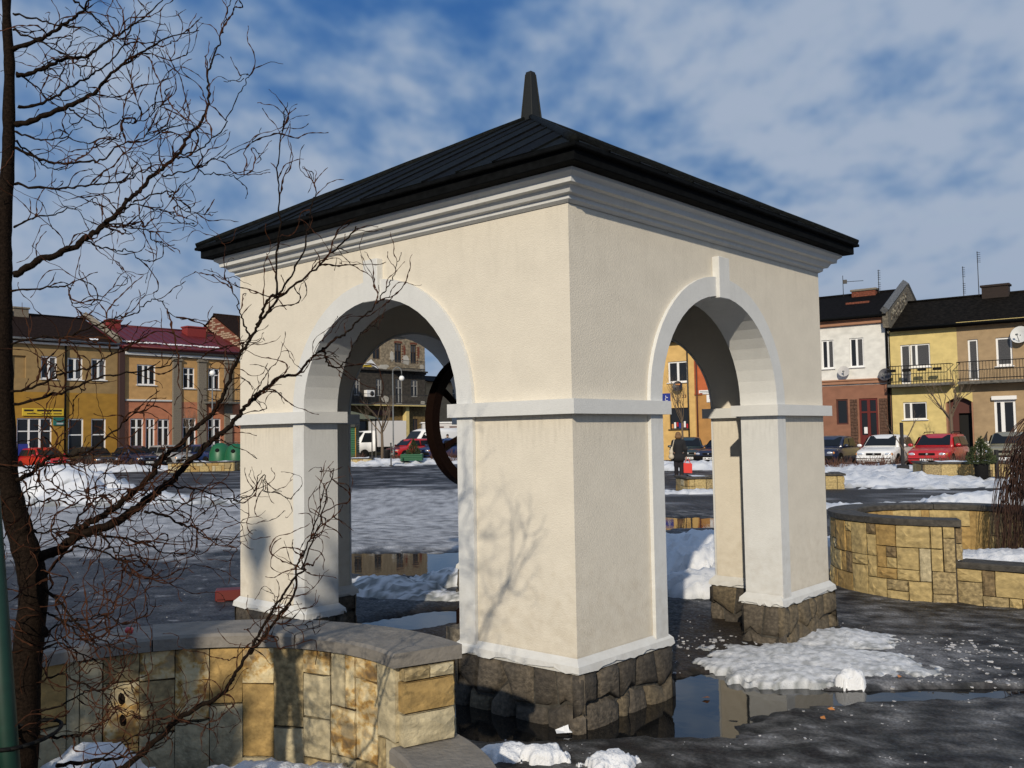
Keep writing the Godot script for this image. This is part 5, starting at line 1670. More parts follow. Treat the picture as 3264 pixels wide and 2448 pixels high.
	slab(t, "gate_leaf", Vector3(3.72, 1.2, -0.425), Vector3(0.12, 2.4, 0.06), M.red_brown_paint)
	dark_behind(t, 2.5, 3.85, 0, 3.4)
	window(t, yh[0], [1.0], 0.0, M.white_paint, [M.glass_lace], false, 0.07)
	window(t, yh[1], [0.27, 0.73], 0.0, M.white_paint, [M.glass_lace], true, 0.07)
	window(t, yh[2], [0.3, 0.7], 0.0, M.white_paint, [M.glass_lace, M.glass], true, 0.07)
	window(t, th[0], [1.0], 0.0, M.white_paint, [M.glass_lace], false, 0.08)
	window(t, th[1], [1.0], 0.0, M.white_paint, [M.glass_lace], true, 0.09)
	window(t, th[3], [0.5, 0.5], 0.0, M.white_paint, G, true, 0.07)
	window(t, th[4], [1.0], 0.0, M.white_paint, G, true, 0.07)
	dr = window(t, th[2], [0.36, 0.64], 0.0, M.white_paint, [M.glass], false, 0.11, -0.06, "door")
	slab(dr, "door_panel", Vector3(5.2, 0.95, -0.04), Vector3(0.72, 0.72, 0.05), M.white_paint_worn, 0.01)
	slab(t, "shutter_box", Vector3(5.2, 3.08, 0.09), Vector3(1.1, 0.2, 0.18), M.white_paint, 0.02)
	slab(t, "house_plinth", Vector3(4.3, 0.5, 0.03), Vector3(0.86, 1.0, 0.1), M.plaster_white, 0.01)
	slab(t, "door_step", Vector3(5.2, 0.27, 0.5), Vector3(1.5, 0.54, 1.0), M.concrete, 0.02)
	s = st()
	tube(s, [Vector3(4.4, 0.2, 1.2), Vector3(4.4, 0.95, 1.2), Vector3(4.4, 1.45, 0.05)], [0.022, 0.022, 0.022], 5)
	for i in 7:
		tube(s, [Vector3(4.4, 0.25, 1.2 - i * 0.17), Vector3(4.4, 0.95 + i * 0.07, 1.2 - i * 0.17)], [0.012, 0.012], 4)
	part("step_railing", s, M.black_iron, t)
	balcony(t, 0.0, 3.0, 3.86, 0.8, 0.92)
	balcony(t, 3.3, 6.6, 3.86, 0.8, 0.95)
	for k in 4:
		slab(t, "flower_box", Vector3(0.25 + k * 0.72, 4.62, 0.83), Vector3(0.4, 0.14, 0.14), M.black_rubber, 0.01)
	rf = gable_roof(t, 0.12, 9.5, 6.84, 8.5, 7.0, M.roof_felt_brown, 0.4)
	gutter(t, 0.1, 9.5, 6.78, 0.46, M.roof_metal)
	chimney(t, Vector3(4.52, 8.1, -3.3), Vector3(1.25, 0.85, 0.55), M.brick_sooty, M.brick_sooty)
	# --- orange and ochre house seen through the right arch
	t = thing("town_house", "orange red house with ochre lower part seen through the right arch", "house", row_at, row_turn)
	front(t, -11.1, -6.56, [[0, 3.9, M.plaster_ochre_orange], [3.9, 7.0, M.plaster_orange]], [[-9.3, 4.7, -8.4, 6.0], [-8.9, 0.3, -7.8, 3.1]])
	window(t, [-9.3, 4.7, -8.4, 6.0], [0.5, 0.5], 0.0, M.white_paint, G)
	window(t, [-8.9, 0.3, -7.8, 3.1], [0.5, 0.5], 0.2, M.white_paint, G, false, 0.08, -0.1, "door")
	slab(t, "corner_strip", Vector3(-11.0, 5.45, 0.03), Vector3(0.18, 3.1, 0.08), M.plaster_orange_dark, 0.01)
	slab(t, "string_course", Vector3(-10.85, 3.9, 0.04), Vector3(0.5, 0.08, 0.1), M.plaster_orange_dark)
	house_shell(t, -11.1, -6.56, 7.0, 8.8, 8.0, M.plaster_orange)
	gable_roof(t, -11.1, -6.56, 7.0, 8.8, 8.0, M.roof_felt, 0.35)
	pipe(t, -10.93, 0.1, 6.9, M.red_brown_paint, 0.05)
	# --- yellow shop house
	t = thing("town_house", "warm yellow house with a shop window, number 23, seen through the right arch", "house", row_at, row_turn)
	var sh := [[-12.83, 4.66, -11.55, 5.92], [-12.8, 1.87, -11.55, 3.14], [-15.4, 4.66, -14.2, 5.92], [-15.0, 0.2, -13.6, 3.0]]
	front(t, -17.5, -11.1, [[0, 7.2, M.plaster_warm]], sh)
	window(t, sh[0], [0.5, 0.5], 0.0, M.white_paint, [M.glass], true, 0.09)
	window(t, sh[1], [1.0], 0.0, M.black_iron, [M.glass], true, 0.05)
	window(t, sh[2], [0.5, 0.5], 0.0, M.white_paint, G)
	window(t, sh[3], [0.5, 0.5], 0.2, M.white_paint, G, false, 0.08, -0.1, "door")
	for k in 7:
		slab(t, "goods", Vector3(-12.65 + k * 0.16, 2.05 + 0.05 * (k % 3), -0.08), Vector3(0.12, 0.26 + 0.1 * (k % 2), 0.008), [M.badge_orange, M.white_paint, M.car_red, M.sign_blue][k % 4])
	house_shell(t, -17.5, -11.1, 7.2, 9.0, 8.0, M.plaster_warm)
	gable_roof(t, -17.5, -11.1, 7.2, 9.0, 8.0, M.roof_felt, 0.35)
	pipe(t, -11.5, 0.1, 7.1, M.black_iron, 0.05)
	var num := thing("house_number", "dark house number 23 on the yellow wall under the black dish", "house number", in_row(-11.9, 3.72, 0.012), row_turn)
	part("digits", text_mesh("23", 0.2, 0.02), M.red_brown_paint, num, Transform3D(Basis(), Vector3(0.1, 0.09, 0)))
	var sg := thing("shop_sign", "blue shop sign with a white wheelchair like mark, left edge of right arch", "sign", in_row(-12.98, 3.78, 0.03), row_turn)
	slab(sg, "panel", Vector3.ZERO, Vector3(0.56, 0.5, 0.04), M.sign_blue, 0.005)
	s = st(true)
	var ring := []
	for i in 10:
		ring.append(Vector3(0.05 + 0.1 * cos(0.9 + i * 0.5), -0.1 + 0.1 * sin(0.9 + i * 0.5), 0.024))
	tube(s, ring, [0.018, 0.018, 0.018, 0.018, 0.018, 0.018, 0.018, 0.018, 0.018, 0.018], 5)
	tube(s, [Vector3(-0.02, 0.12, 0.024), Vector3(0.0, 0.0, 0.024), Vector3(0.12, 0.0, 0.024)], [0.02, 0.02, 0.02], 5)
	part("mark", s, M.white_paint, sg)
	sg = thing("shop_sign", "white two line name board on the orange wall", "sign", in_row(-10.45, 4.0, 0.03), row_turn)
	slab(sg, "panel", Vector3.ZERO, Vector3(0.76, 0.24, 0.04), M.white_paint, 0.005)
	slab(sg, "text_line", Vector3(-0.02, 0.045, 0.023), Vector3(0.6, 0.03, 0.004), M.lamp_grey)
	slab(sg, "text_line", Vector3(0.0, -0.04, 0.023), Vector3(0.64, 0.03, 0.004), M.lamp_grey)
	sg = thing("shop_sign", "square white sign with black bar and red mark below the name board", "sign", in_row(-10.1, 3.62, 0.03), row_turn)
	slab(sg, "panel", Vector3.ZERO, Vector3(0.5, 0.44, 0.04), M.white_paint, 0.005)
	slab(sg, "bar", Vector3(0.07, 0.1, 0.023), Vector3(0.3, 0.05, 0.004), M.black_rubber)
	s = st()
	prism(s, PackedVector2Array([Vector2(-0.1, 0.04), Vector2(0.16, 0.04), Vector2(0.2, -0.1), Vector2(0.05, -0.16)]), 0.021, 0.026)
	part("mark", s, M.car_red, sg)
	# dishes and antennas
	dish("dark grey satellite dish at the seam of the white and the yellow house", in_row(-0.21, 4.47), Basis(Vector3.UP, row_turn) * Vector3(0, 0, 1), 0.33, M.dish_dark)
	dish("pale satellite dish under the white house's second window", in_row(-2.4, 4.75), Basis(Vector3.UP, row_turn) * Vector3(0.25, 0, 1).normalized(), 0.29, M.dish_pale)
	dish("large white satellite dish on the tan house at the right edge", in_row(6.1, 6.05), Basis(Vector3.UP, row_turn) * Vector3(-0.2, 0, 1).normalized(), 0.42, M.dish_white)
	dish("black satellite dish with an orange badge on the yellow shop house", in_row(-12.1, 4.4), Basis(Vector3.UP, row_turn) * Vector3(0.1, 0, 1).normalized(), 0.31, M.dish_black, true)
	antenna("tv antenna with a long level boom, left of the white house's chimney", in_row(-3.35, 9.2, -3.5), 1.3, 2, -0.4)
	antenna("short mast antenna beside the white house's chimney", in_row(-1.38, 9.2, -3.5), 1.4, 1)
	antenna("mast antenna standing left of the sooty chimney on the yellow roof", in_row(2.95, 8.5, -3.5), 1.75, 1)
	antenna("tallest mast antenna, at the sooty chimney", in_row(3.7, 8.6, -3.4), 2.35, 3)

func left_row() -> void:
	row_at = Vector3(-30.16, 0, -55)
	row_turn = atan2(0.756, 0.654)
	var G := [M.glass, M.glass_lace]
	# --- ochre house
	var t := thing("town_house", "ochre two storey house with brown roof and yellow shop sign, far left", "house", row_at, row_turn)
	var holes := [[0.34, 5.62, 1.19, 6.98], [2.06, 5.61, 3.02, 7.03], [3.66, 5.62, 4.61, 7.0], [5.15, 5.65, 6.1, 7.02], [0.7, 0.3, 2.75, 3.2], [3.73, 0.4, 4.69, 3.18], [5.18, 0.4, 6.13, 3.18], [-2.4, 5.6, -1.4, 7.0], [-2.6, 0.4, -1.2, 3.18]]
	front(t, -4.0, 6.86, [[0, 4.8, M.plaster_ochre], [4.8, 7.72, M.plaster_ochre_grey]], holes)
	var bl := st()
	quad(bl, Vector3(0.34, 5.62, -0.138), Vector3(0.34, 6.98, -0.138), Vector3(1.19, 6.98, -0.138), Vector3(1.19, 5.62, -0.138))
	part("blind_window", bl, M.plaster_ochre_grey, t)
	for h in [holes[1], holes[2], holes[3], holes[7]]:
		window(t, h, [0.5, 0.5], 0.0, M.white_paint, G, true, 0.09)
	for h in [holes[5], holes[6], holes[8]]:
		window(t, h, [1.0], 0.36, M.white_paint, [M.glass], false, 0.08)
	var sf := window(t, holes[4], [0.34, 0.33, 0.33], 0.26, M.white_paint, [M.glass], false, 0.07, -0.1, "shopfront")
	slab(sf, "poster", Vector3(1.1, 1.3, -0.06), Vector3(0.55, 0.7, 0.01), M.sign_blue)
	house_shell(t, -4.0, 6.86, 7.9, 10.0, 9.0, M.plaster_ochre_grey)
	slab(t, "cornice", Vector3(1.43, 7.85, 0.12), Vector3(10.86, 0.26, 0.26), M.white_plaster, 0.04)
	gable_roof(t, -4.0, 6.7, 8.0, 10.0, 9.0, M.roof_brown, 0.35)
	gutter(t, -4.0, 6.8, 7.98, 0.45, M.lead_grey)
	pipe(t, 3.5, 0.2, 7.9, M.roof_metal, 0.06)
	var cp := st()
	tube(cp, [Vector3(6.8, 8.3, 0.3), Vector3(6.8, 10.35, -4.5), Vector3(6.8, 8.4, -9.2)], [0.26, 0.26, 0.26], 4)
	part("coping", cp, M.stone_pale, t)
	chimney(t, Vector3(2.4, 9.6, -4.2), Vector3(0.9, 0.75, 0.6), M.stone_pale, M.stone_pale)
	slab(t, "roof_hatch", Vector3(0.9, 10.15, -4.0), Vector3(1.0, 0.6, 0.8), M.lead_grey, 0.02)
	var sg := thing("shop_sign", "long yellow shop sign with two dark lines of text on the ochre house", "sign", in_row(2.2, 3.57, 0.06), row_turn)
	slab(sg, "panel", Vector3.ZERO, Vector3(2.45, 0.46, 0.06), M.sign_yellow, 0.01)
	for k in 3:
		slab(sg, "text_line", Vector3([-0.85, 0.05, 0.82][k], 0.1, 0.033), Vector3([0.55, 0.85, 0.55][k], 0.11, 0.006), M.dark_wood)
		slab(sg, "text_line", Vector3([-0.7, 0.2, 0.85][k], -0.1, 0.033), Vector3([0.5, 0.6, 0.5][k], 0.06, 0.006), M.dark_wood)
	sg = thing("shop_sign", "small teal sign board right of the ochre house's shopfront", "sign", in_row(3.15, 3.0, 0.05), row_turn)
	slab(sg, "panel", Vector3.ZERO, Vector3(0.7, 0.5, 0.05), M.sign_teal, 0.01)
	slab(sg, "text_line", Vector3(0.05, 0.02, 0.028), Vector3(0.4, 0.06, 0.006), M.dark_wood)
	slab(sg, "text_line", Vector3(0.05, -0.13, 0.028), Vector3(0.4, 0.1, 0.006), M.dish_pale)
	# --- red roofed house
	t = thing("town_house", "orange and salmon house with pale pilasters under a long red metal roof", "house", row_at, row_turn)
	var rh := [[8.18, 5.43, 9.49, 6.79], [11.5, 5.28, 12.36, 6.72], [13.43, 5.26, 14.32, 6.74], [7.75, 0.4, 8.65, 3.2], [8.8, 0.3, 9.45, 3.2], [9.64, 0.5, 10.5, 3.16], [11.47, 0.3, 12.47, 3.24], [13.4, 0.3, 14.4, 3.2]]
	front(t, 7.3, 16.6, [[0, 4.34, M.plaster_salmon], [4.34, 7.35, M.plaster_peach]], rh)
	slab(t, "corner_pilaster", Vector3(7.08, 3.95, 0.1), Vector3(0.4, 7.9, 0.22), M.red_brown_dark, 0.02)
	for q in [[10.67, 11.33], [12.56, 13.23], [14.64, 15.28]]:
		slab(t, "pilaster", Vector3((q[0] + q[1]) / 2, 3.7, 0.06), Vector3(q[1] - q[0], 7.36, 0.16), M.stone_pale, 0.03)
		slab(t, "capital", Vector3((q[0] + q[1]) / 2, 7.2, 0.1), Vector3(q[1] - q[0] + 0.14, 0.16, 0.26), M.stone_pale, 0.03)
	slab(t, "string_course", Vector3(9.0, 4.4, 0.05), Vector3(3.3, 0.12, 0.12), M.white_plaster, 0.02)
	slab(t, "cornice", Vector3(11.9, 7.48, 0.1), Vector3(9.3, 0.22, 0.24), M.white_plaster, 0.04)
	slab(t, "cornice", Vector3(11.9, 7.7, 0.2), Vector3(9.3, 0.18, 0.42), M.stone_pale, 0.04)
	window(t, rh[0], [0.34, 0.32, 0.34], 0.0, M.white_paint, [M.glass], true, 0.08)
	for h in [rh[1], rh[2]]:
		window(t, h, [0.5, 0.5], 0.3, M.white_paint, [M.glass], true, 0.07)
	for h in rh.slice(3):
		window(t, h, [0.5, 0.5], 0.2, M.white_paint, [M.glass], false, 0.08, -0.1, "shopfront")
	balcony(t, 13.0, 15.6, 4.3, 0.9, 0.9, 0.2)
	house_shell(t, 7.3, 16.6, 7.9, 9.8, 9.0, M.plaster_peach)
	var rf := gable_roof(t, 6.95, 16.6, 7.95, 9.75, 9.0, M.roof_red, 0.5, 0.55)
	gutter(t, 6.95, 16.6, 7.9, 0.6, M.roof_red)
	for q in [[7.3, 10.2, 0.22], [10.3, 12.4, 0.13], [12.6, 14.9, 0.1], [5.2, 5.8, 0.12]]:
		var sn := st()
		var k := 1.8 / 4.5
		for i in 24:
			var x := lerpf(q[0], q[1], i / 24.0)
			var x2 := lerpf(q[0], q[1], (i + 1) / 24.0)
			var z0 := -0.35 - 0.25 * rng.randf()
			var w: float = q[2] * rng.randf_range(0.6, 2.2)
			box(sn, Vector3((x + x2) / 2, 8.09 - z0 * k + 0.02, z0), Vector3(x2 - x + 0.04, 0.05, w), 0.012, Transform3D())
		part("snow_strip", sn, M.snow_plain, rf)
	chimney(t, Vector3(8.56, 9.3, -4.2), Vector3(0.85, 0.75, 0.6), M.roof_red_paint, M.roof_red_paint)
	chimney(t, Vector3(14.4, 9.0, -3.6), Vector3(1.5, 0.95, 0.8), M.roof_red_paint, M.roof_red_paint)
	# brick fire wall at its far end
	t = thing("town_house", "taller brick gabled house partly hidden behind the pavilion's left edge", "house", row_at, row_turn)
	front(t, 16.6, 24.5, [[0, 8.6, M.plaster_tan]], [[18.0, 5.3, 19.0, 6.9], [20.6, 5.3, 21.6, 6.9], [18.0, 0.4, 19.2, 3.1]])
	window(t, [18.0, 5.3, 19.0, 6.9], [0.5, 0.5], 0.0, M.white_paint, G)
	window(t, [20.6, 5.3, 21.6, 6.9], [0.5, 0.5], 0.0, M.white_paint, G)
	window(t, [18.0, 0.4, 19.2, 3.1], [0.5, 0.5], 0.2, M.white_paint, G, false, 0.08, -0.1, "shopfront")
	house_shell(t, 16.6, 24.5, 8.6, 11.2, 9.0, M.brick_red)
	gable_roof(t, 16.55, 24.5, 8.6, 11.2, 9.0, M.roof_brown, 0.3)
	var courses := st()
	for j in 22:
		for i in 16:
			if rng.randf() < 0.6:
				var z := -0.3 - i * 0.5 - (j % 2) * 0.25
				var y := 7.6 + j * 0.16
				if y < 8.5 + minf(-z, 9.0 + z) * 0.56:
					box(courses, Vector3(16.59, y, z), Vector3(0.05, 0.12, 0.42))
	part("bricks", courses, M.brick_pale, t).set_meta("kind", "stuff")

func tenement() -> void:
	row_at = Vector3(-33.78, 0, -61.6)
	row_turn = atan2(0.756, 0.654)
	var t := thing("tenement", "decaying three storey tenement with crumbling plaster and balconies, seen through the left arch", "apartment house", row_at, row_turn)
	var up := [[34.66, 8.75, 35.55, 10.6], [36.71, 8.75, 37.5, 10.58], [31.95, 8.97, 32.85, 10.5], [29.6, 8.97, 30.5, 10.5]]
	var mid := [[29.68, 5.52, 30.4, 7.1], [32.34, 5.53, 33.0, 7.1], [34.74, 4.82, 35.61, 7.17], [36.73, 5.53, 37.62, 7.15]]
	var low := [[29.4, 0.3, 31.2, 3.2], [32.2, 0.3, 33.6, 3.2], [36.94, 0.3, 37.6, 3.4], [34.2, 0.3, 35.3, 3.2]]
	front(t, 27.0, 38.6, [[0, 4.6, M.tenement_ochre], [4.6, 7.95, M.tenement_dark], [7.95, 13.5, M.tenement_beige]], up + mid + low)
	house_shell(t, 27.0, 38.6, 13.5, 15.0, 10.0, M.tenement_beige)
	gable_roof(t, 27.0, 38.6, 13.5, 15.0, 10.0, M.roof_felt, 0.4)
	for h in up:
		window(t, h, [0.5, 0.5], 0.38, M.dark_frame, [M.glass, M.glass_lace], false, 0.08)
	for h in mid:
		window(t, h, [0.5, 0.5], 0.34, M.white_paint_worn, [M.glass, M.glass_lace], false, 0.08)
	for h in low:
		window(t, h, [0.5, 0.5], 0.25, M.dark_frame, [M.glass], false, 0.08, -0.1, "shopfront")
	slab(t, "ledge", Vector3(32.8, 7.95, 0.14), Vector3(11.9, 0.16, 0.32), M.tenement_dark, 0.03)
	slab(t, "ledge", Vector3(37.9, 7.8, 0.06), Vector3(1.5, 0.2, 0.2), M.tenement_dark, 0.03)
	balcony(t, 34.0, 37.9, 8.0, 0.8, 0.85, 0.12)
	balcony(t, 28.5, 38.5, 4.72, 1.0, 0.85, 0.16)
	slab(t, "balcony_edge", Vector3(33.5, 4.62, 1.03), Vector3(10.0, 0.1, 0.05), M.plaster_yellow)
	slab(t, "column", Vector3(35.75, 2.3, 0.3), Vector3(0.45, 4.6, 0.5), M.plaster_yellow, 0.03)
	for q in [[34.3, 9.3, 0.55, 0.9], [36.0, 9.0, 0.9, 1.0], [33.2, 8.3, 1.3, 0.5], [38.2, 8.4, 0.6, 0.7], [33.4, 5.2, 0.8, 0.7], [38.3, 4.9, 0.6, 0.6], [35.9, 10.0, 0.3, 1.0], [37.75, 9.9, 0.3, 1.2]]:   # bared brick and lime
		var sm := st()
		var poly := PackedVector2Array()
		for i in 14:
			var a := TAU * i / 14
			var k := rng.randf_range(0.35, 0.6)
			poly.append(Vector2(q[0] + cos(a) * q[2] * k, q[1] + sin(a) * q[3] * k))
		prism(sm, poly, 0.004, 0.02)
		part("bare_patch", sm, M.lime_patch if q[2] > 0.4 else M.brick_red, t)
	for h in [up[0], up[1]]:
		var n := 0
		for k in 7:
			slab(t, "window_brick", Vector3(h[2] + 0.09, h[1] + 0.1 + k * 0.25, 0.012), Vector3(0.15 + 0.05 * (k % 2), 0.1, 0.03), M.brick_red)
			slab(t, "window_brick", Vector3(lerpf(h[0], h[2], k / 6.0), h[3] + 0.1 + 0.05 * sin(PI * k / 6.0), 0.012), Vector3(0.11, 0.17, 0.03), M.brick_red)
	var ac := thing("air_conditioner", "white air conditioner on the tenement's lower balcony", "air conditioner", in_row(31.2, 5.7, 0.35), row_turn)
	slab(ac, "case", Vector3.ZERO, Vector3(0.95, 0.62, 0.4), M.white_paint, 0.02)
	var fg := st(true)
	lathe(fg, [Vector2(0.0, 0.0), Vector2(0.23, 0.0), Vector2(0.23, 0.02), Vector2(0, 0.02)], 16, Transform3D(Basis(Vector3.RIGHT, PI / 2), Vector3(0.15, 0, 0.2)))
	part("fan_grille", fg, M.black_iron, ac)
	var bn := thing("banner", "yellow and white awning banner hanging at the tenement's ledge", "banner", in_row(31.0, 8.3, 0.5), row_turn)
	var bs := st()
	prism(bs, PackedVector2Array([Vector2(-0.6, 0.0), Vector2(0.3, 0.55), Vector2(1.25, -0.25), Vector2(1.1, -0.3), Vector2(0.2, 0.1)]), 0.0, 0.03)
	part("cloth", bs, M.white_paint, bn)
	slab(bn, "panel", Vector3(-0.2, 0.02, -0.1), Vector3(1.2, 0.35, 0.05), M.sign_yellow)
	var sg := thing("shop_sign", "red shop fascia under the tenement's balcony", "sign", in_row(33.0, 3.95, 0.14), row_turn)
	slab(sg, "panel", Vector3.ZERO, Vector3(2.6, 0.5, 0.1), M.red_brown_paint, 0.02)
	slab(sg, "letters", Vector3(0.4, 0.0, 0.06), Vector3(0.9, 0.3, 0.03), M.car_red, 0.02)
	# cream house still farther, seen past the wheel
	t = thing("town_house", "plain cream house wall glimpsed through the flywheel", "house", in_row(44.5, 0, -6), row_turn)
	front(t, 0.0, 12.0, [[0, 7.6, M.plaster_tan]], [[1.2, 5.2, 2.2, 6.9], [4.0, 5.2, 5.0, 6.9], [1.2, 0.4, 2.4, 3.2]])
	for h in [[1.2, 5.2, 2.2, 6.9], [4.0, 5.2, 5.0, 6.9], [1.2, 0.4, 2.4, 3.2]]:
		window(t, h, [0.5, 0.5], 0.3, M.white_paint_worn, [M.glass], true, 0.08)
	house_shell(t, 0.0, 12.0, 7.6, 8.4, 9.0, M.plaster_tan)
	gable_roof(t, 0.0, 12.0, 7.6, 8.4, 9.0, M.roof_felt, 0.4)

# ---------------------------------------------------------------- vehicles: front towards +z, on the ground at y = 0
func loft(s: SurfaceTool, stations: Array) -> void:        # stations: [z, [Vector2(x, y) for the right half, bottom to top]]
	var rings := []
	for q in stations:
		var ring := []
		for p in q[1]:
			ring.append(Vector3(p.x, p.y, q[0]))
		for i in range(q[1].size() - 1, -1, -1):
			ring.append(Vector3(-q[1][i].x, q[1][i].y, q[0]))
		rings.append(ring)
	var n: int = rings[0].size()
	for i in rings.size() - 1:
		var c := Vector3.ZERO
		for p in rings[i]:
			c += p
		for p in rings[i + 1]:
			c += p
		c /= n * 2.0
		for k in n:
			var l := (k + 1) % n
			quad_from(s, rings[i][k], rings[i][l], rings[i + 1][l], rings[i + 1][k], c)
	for e in [0, rings.size() - 1]:
		var inside: Vector3 = Vector3(0, 0.7, 0)
		for k in range(0, n / 2 - 1):
			quad_from(s, rings[e][k], rings[e][k + 1], rings[e][n - 2 - k], rings[e][n - 1 - k], inside)

# kind: 0 hatchback, 1 estate, 2 saloon
func car(called: String, label: String, paint: Material, at: Vector3, turn: float, kind: int, L: float, W: float, H: float, boxy := false, trim: Material = null, plate := "") -> Node3D:
	var t := thing(called, label, "car", at, turn, "cars parked round the square")
	var hw := W / 2
	var belt := H * 0.64
	var hood := H * 0.55 if not boxy else H * 0.59
	var zf := L / 2
	var zb := -L / 2
	var z_ws := zf - L * 0.27
	var z_r0 := zf - L * 0.43
	var z_r1 := zb + (L * 0.13 if kind == 0 else L * 0.06 if kind == 1 else L * 0.3)
	var z_rw := zb + (L * 0.02 if kind == 0 else 0.04 if kind == 1 else L * 0.17)
	var sec := func(w: float, y0: float, y1: float) -> Array:
		return [Vector2(w * 0.86, y0), Vector2(w * 0.97, y0 + 0.1), Vector2(w, y0 + (y1 - y0) * 0.5), Vector2(w * 0.97, y1 - 0.09), Vector2(w * 0.9, y1 - 0.02), Vector2(w * 0.5, y1 + 0.012)]
	var s := st(true)
	loft(s, [
		[zb, sec.call(hw * 0.88, 0.34, belt * 0.86 if kind < 2 else belt * 0.82)], [zb + 0.08, sec.call(hw * 0.96, 0.25, belt * (0.96 if kind < 2 else 0.92))], [zb + L * 0.14, sec.call(hw, 0.2, belt)],
		[0.0, sec.call(hw, 0.19, belt)], [z_ws + 0.05, sec.call(hw, 0.19, belt)], [zf - L * 0.17, sec.call(hw * 0.99, 0.2, lerpf(belt, hood, 0.55))],
		[zf - 0.16, sec.call(hw * 0.94, 0.22, hood)], [zf - 0.03, sec.call(hw * 0.86, 0.27, hood * 0.93)], [zf, sec.call(hw * 0.8, 0.34, hood * 0.84)]])
	var body := part("body", s, paint, t)
	# cabin
	var rw := hw * (0.76 if not boxy else 0.84)
	var bw := hw * 0.93
	var top := H
	s = st(true)
	var csec := func(wb: float, wt: float, yt: float) -> Array:
		return [Vector2(wb, belt - 0.04), Vector2(lerpf(wb, wt, 0.8), lerpf(belt, yt, 0.78)), Vector2(wt, yt - 0.05), Vector2(wt * 0.86, yt - 0.008), Vector2(wt * 0.4, yt + 0.012)]
	loft(s, [[z_rw, csec.call(bw * 0.94, bw * 0.9, belt + 0.06)], [z_r1, csec.call(bw, rw * 0.97, top - 0.02)], [(z_r0 + z_r1) / 2, csec.call(bw, rw, top)], [z_r0, csec.call(bw, rw * 0.96, top - 0.03)], [z_ws, csec.call(bw * 0.94, bw * 0.88, belt + 0.03)]])
	part("cabin", s, paint, t)
	# glass set a little proud of the cabin
	var pane := func(called2: String, p: Array) -> void:
		var g := st()
		var c := Vector3(0, belt, 0)
		quad_from(g, p[0], p[1], p[2], p[3], c)
		part(called2, g, M.car_glass, t)
	var ws_t := Vector3(0, top - 0.045, z_r0 + 0.02)
	var o := 0.018
	var dirw := Vector3(0, z_ws - z_r0, top - belt).normalized() * o
	pane.call("windscreen", [Vector3(-bw * 0.84, belt + 0.05, z_ws) + dirw, Vector3(bw * 0.84, belt + 0.05, z_ws) + dirw, Vector3(rw * 0.86, top - 0.06, z_r0 + 0.01) + dirw, Vector3(-rw * 0.86, top - 0.06, z_r0 + 0.01) + dirw])
	var dirb := Vector3(0, 0.3, -1).normalized() * o
	pane.call("rear_window", [Vector3(-bw * 0.8, belt + 0.08, z_rw) + dirb, Vector3(bw * 0.8, belt + 0.08, z_rw) + dirb, Vector3(rw * 0.82, top - 0.09, z_r1 - 0.005) + dirb, Vector3(-rw * 0.82, top - 0.09, z_r1 - 0.005) + dirb])
	var zm := lerpf(z_ws, z_rw, 0.47)
	for sg in [-1.0, 1.0]:
		var xa: float = (bw + 0.012) * sg
		var xt: float = (lerpf(bw, rw, 0.8) + 0.016) * sg
		var yt := lerpf(belt, top, 0.76)
		var yb := belt + 0.035
		var zt0 := lerpf(z_ws, z_r0, 0.76)
		var zt1 := lerpf(z_rw, z_r1, 0.76)
		pane.call("side_window", [Vector3(xa, yb, z_ws - 0.16), Vector3(xa, yb, zm + 0.05), Vector3(xt, yt, zm + 0.05), Vector3(xt, yt, zt0 - 0.05)])
		pane.call("side_window", [Vector3(xa, yb, zm - 0.05), Vector3(xa, yb, z_rw + 0.2), Vector3(xt, yt, zt1 + 0.08), Vector3(xt, yt, zm - 0.05)])
		var m := st(true)
		ball(m, Vector3((hw + 0.09) * sg, belt + 0.06, z_ws - 0.18), Vector3(0.11, 0.07, 0.05), 10, 6)
		part("mirror", m, paint, t)
		var hl := st(true)
		ball(hl, Vector3(hw * 0.66 * sg, hood * 0.8, zf - 0.06), Vector3(0.17, 0.075, 0.08), 12, 6)
		part("headlight", hl, M.headlight, t)
		var ind := st(true)
		ball(ind, Vector3(hw * 0.87 * sg, hood * 0.8, zf - 0.1), Vector3(0.05, 0.06, 0.06), 8, 6)
		part("indicator", ind, M.badge_orange, t)
		var tl := st()
		box(tl, Vector3(hw * 0.8 * sg, belt * 0.78, zb + 0.03), Vector3(0.2, 0.2, 0.1), 0.02)
		part("tail_light", tl, M.car_red, t)
		for z in [zf - L * 0.19, zb + L * 0.19]:
			var x := Transform3D(Basis(Vector3.BACK, PI / 2), Vector3((hw - 0.09) * sg, 0.3, z))
			var ar := st()
			lathe(ar, [Vector2(0.0, -0.1), Vector2(0.36, -0.1), Vector2(0.36, 0.104), Vector2(0.0, 0.104)], 18, x)
			part("wheel_arch", ar, M.black_rubber, t)
			var w := st(true)
			lathe(w, [Vector2(0.17, -0.09), Vector2(0.28, -0.1), Vector2(0.3, -0.07), Vector2(0.3, 0.07), Vector2(0.28, 0.115), Vector2(0.19, 0.118)], 20, x)
			var wm := part("wheel", w, M.black_rubber, t)
			var r := st(true)
			lathe(r, [Vector2(0.0, -0.1), Vector2(0.17, -0.1), Vector2(0.19, -0.07)] if sg > 0 else [Vector2(0.19, 0.07), Vector2(0.17, 0.1), Vector2(0.0, 0.1)], 16, x)
			part("rim", r, M.rim_grey, wm)
	var tm: Material = trim if trim else M.black_rubber
	s = st()
	box(s, Vector3(0, 0.43, zf - 0.04), Vector3(W * 0.88, 0.2, 0.2), 0.05)
	part("front_bumper", s, tm, t)
	s = st()
	box(s, Vector3(0, 0.43, zb + 0.04), Vector3(W * 0.88, 0.2, 0.2), 0.05)
	part("rear_bumper", s, tm, t)
	s = st()
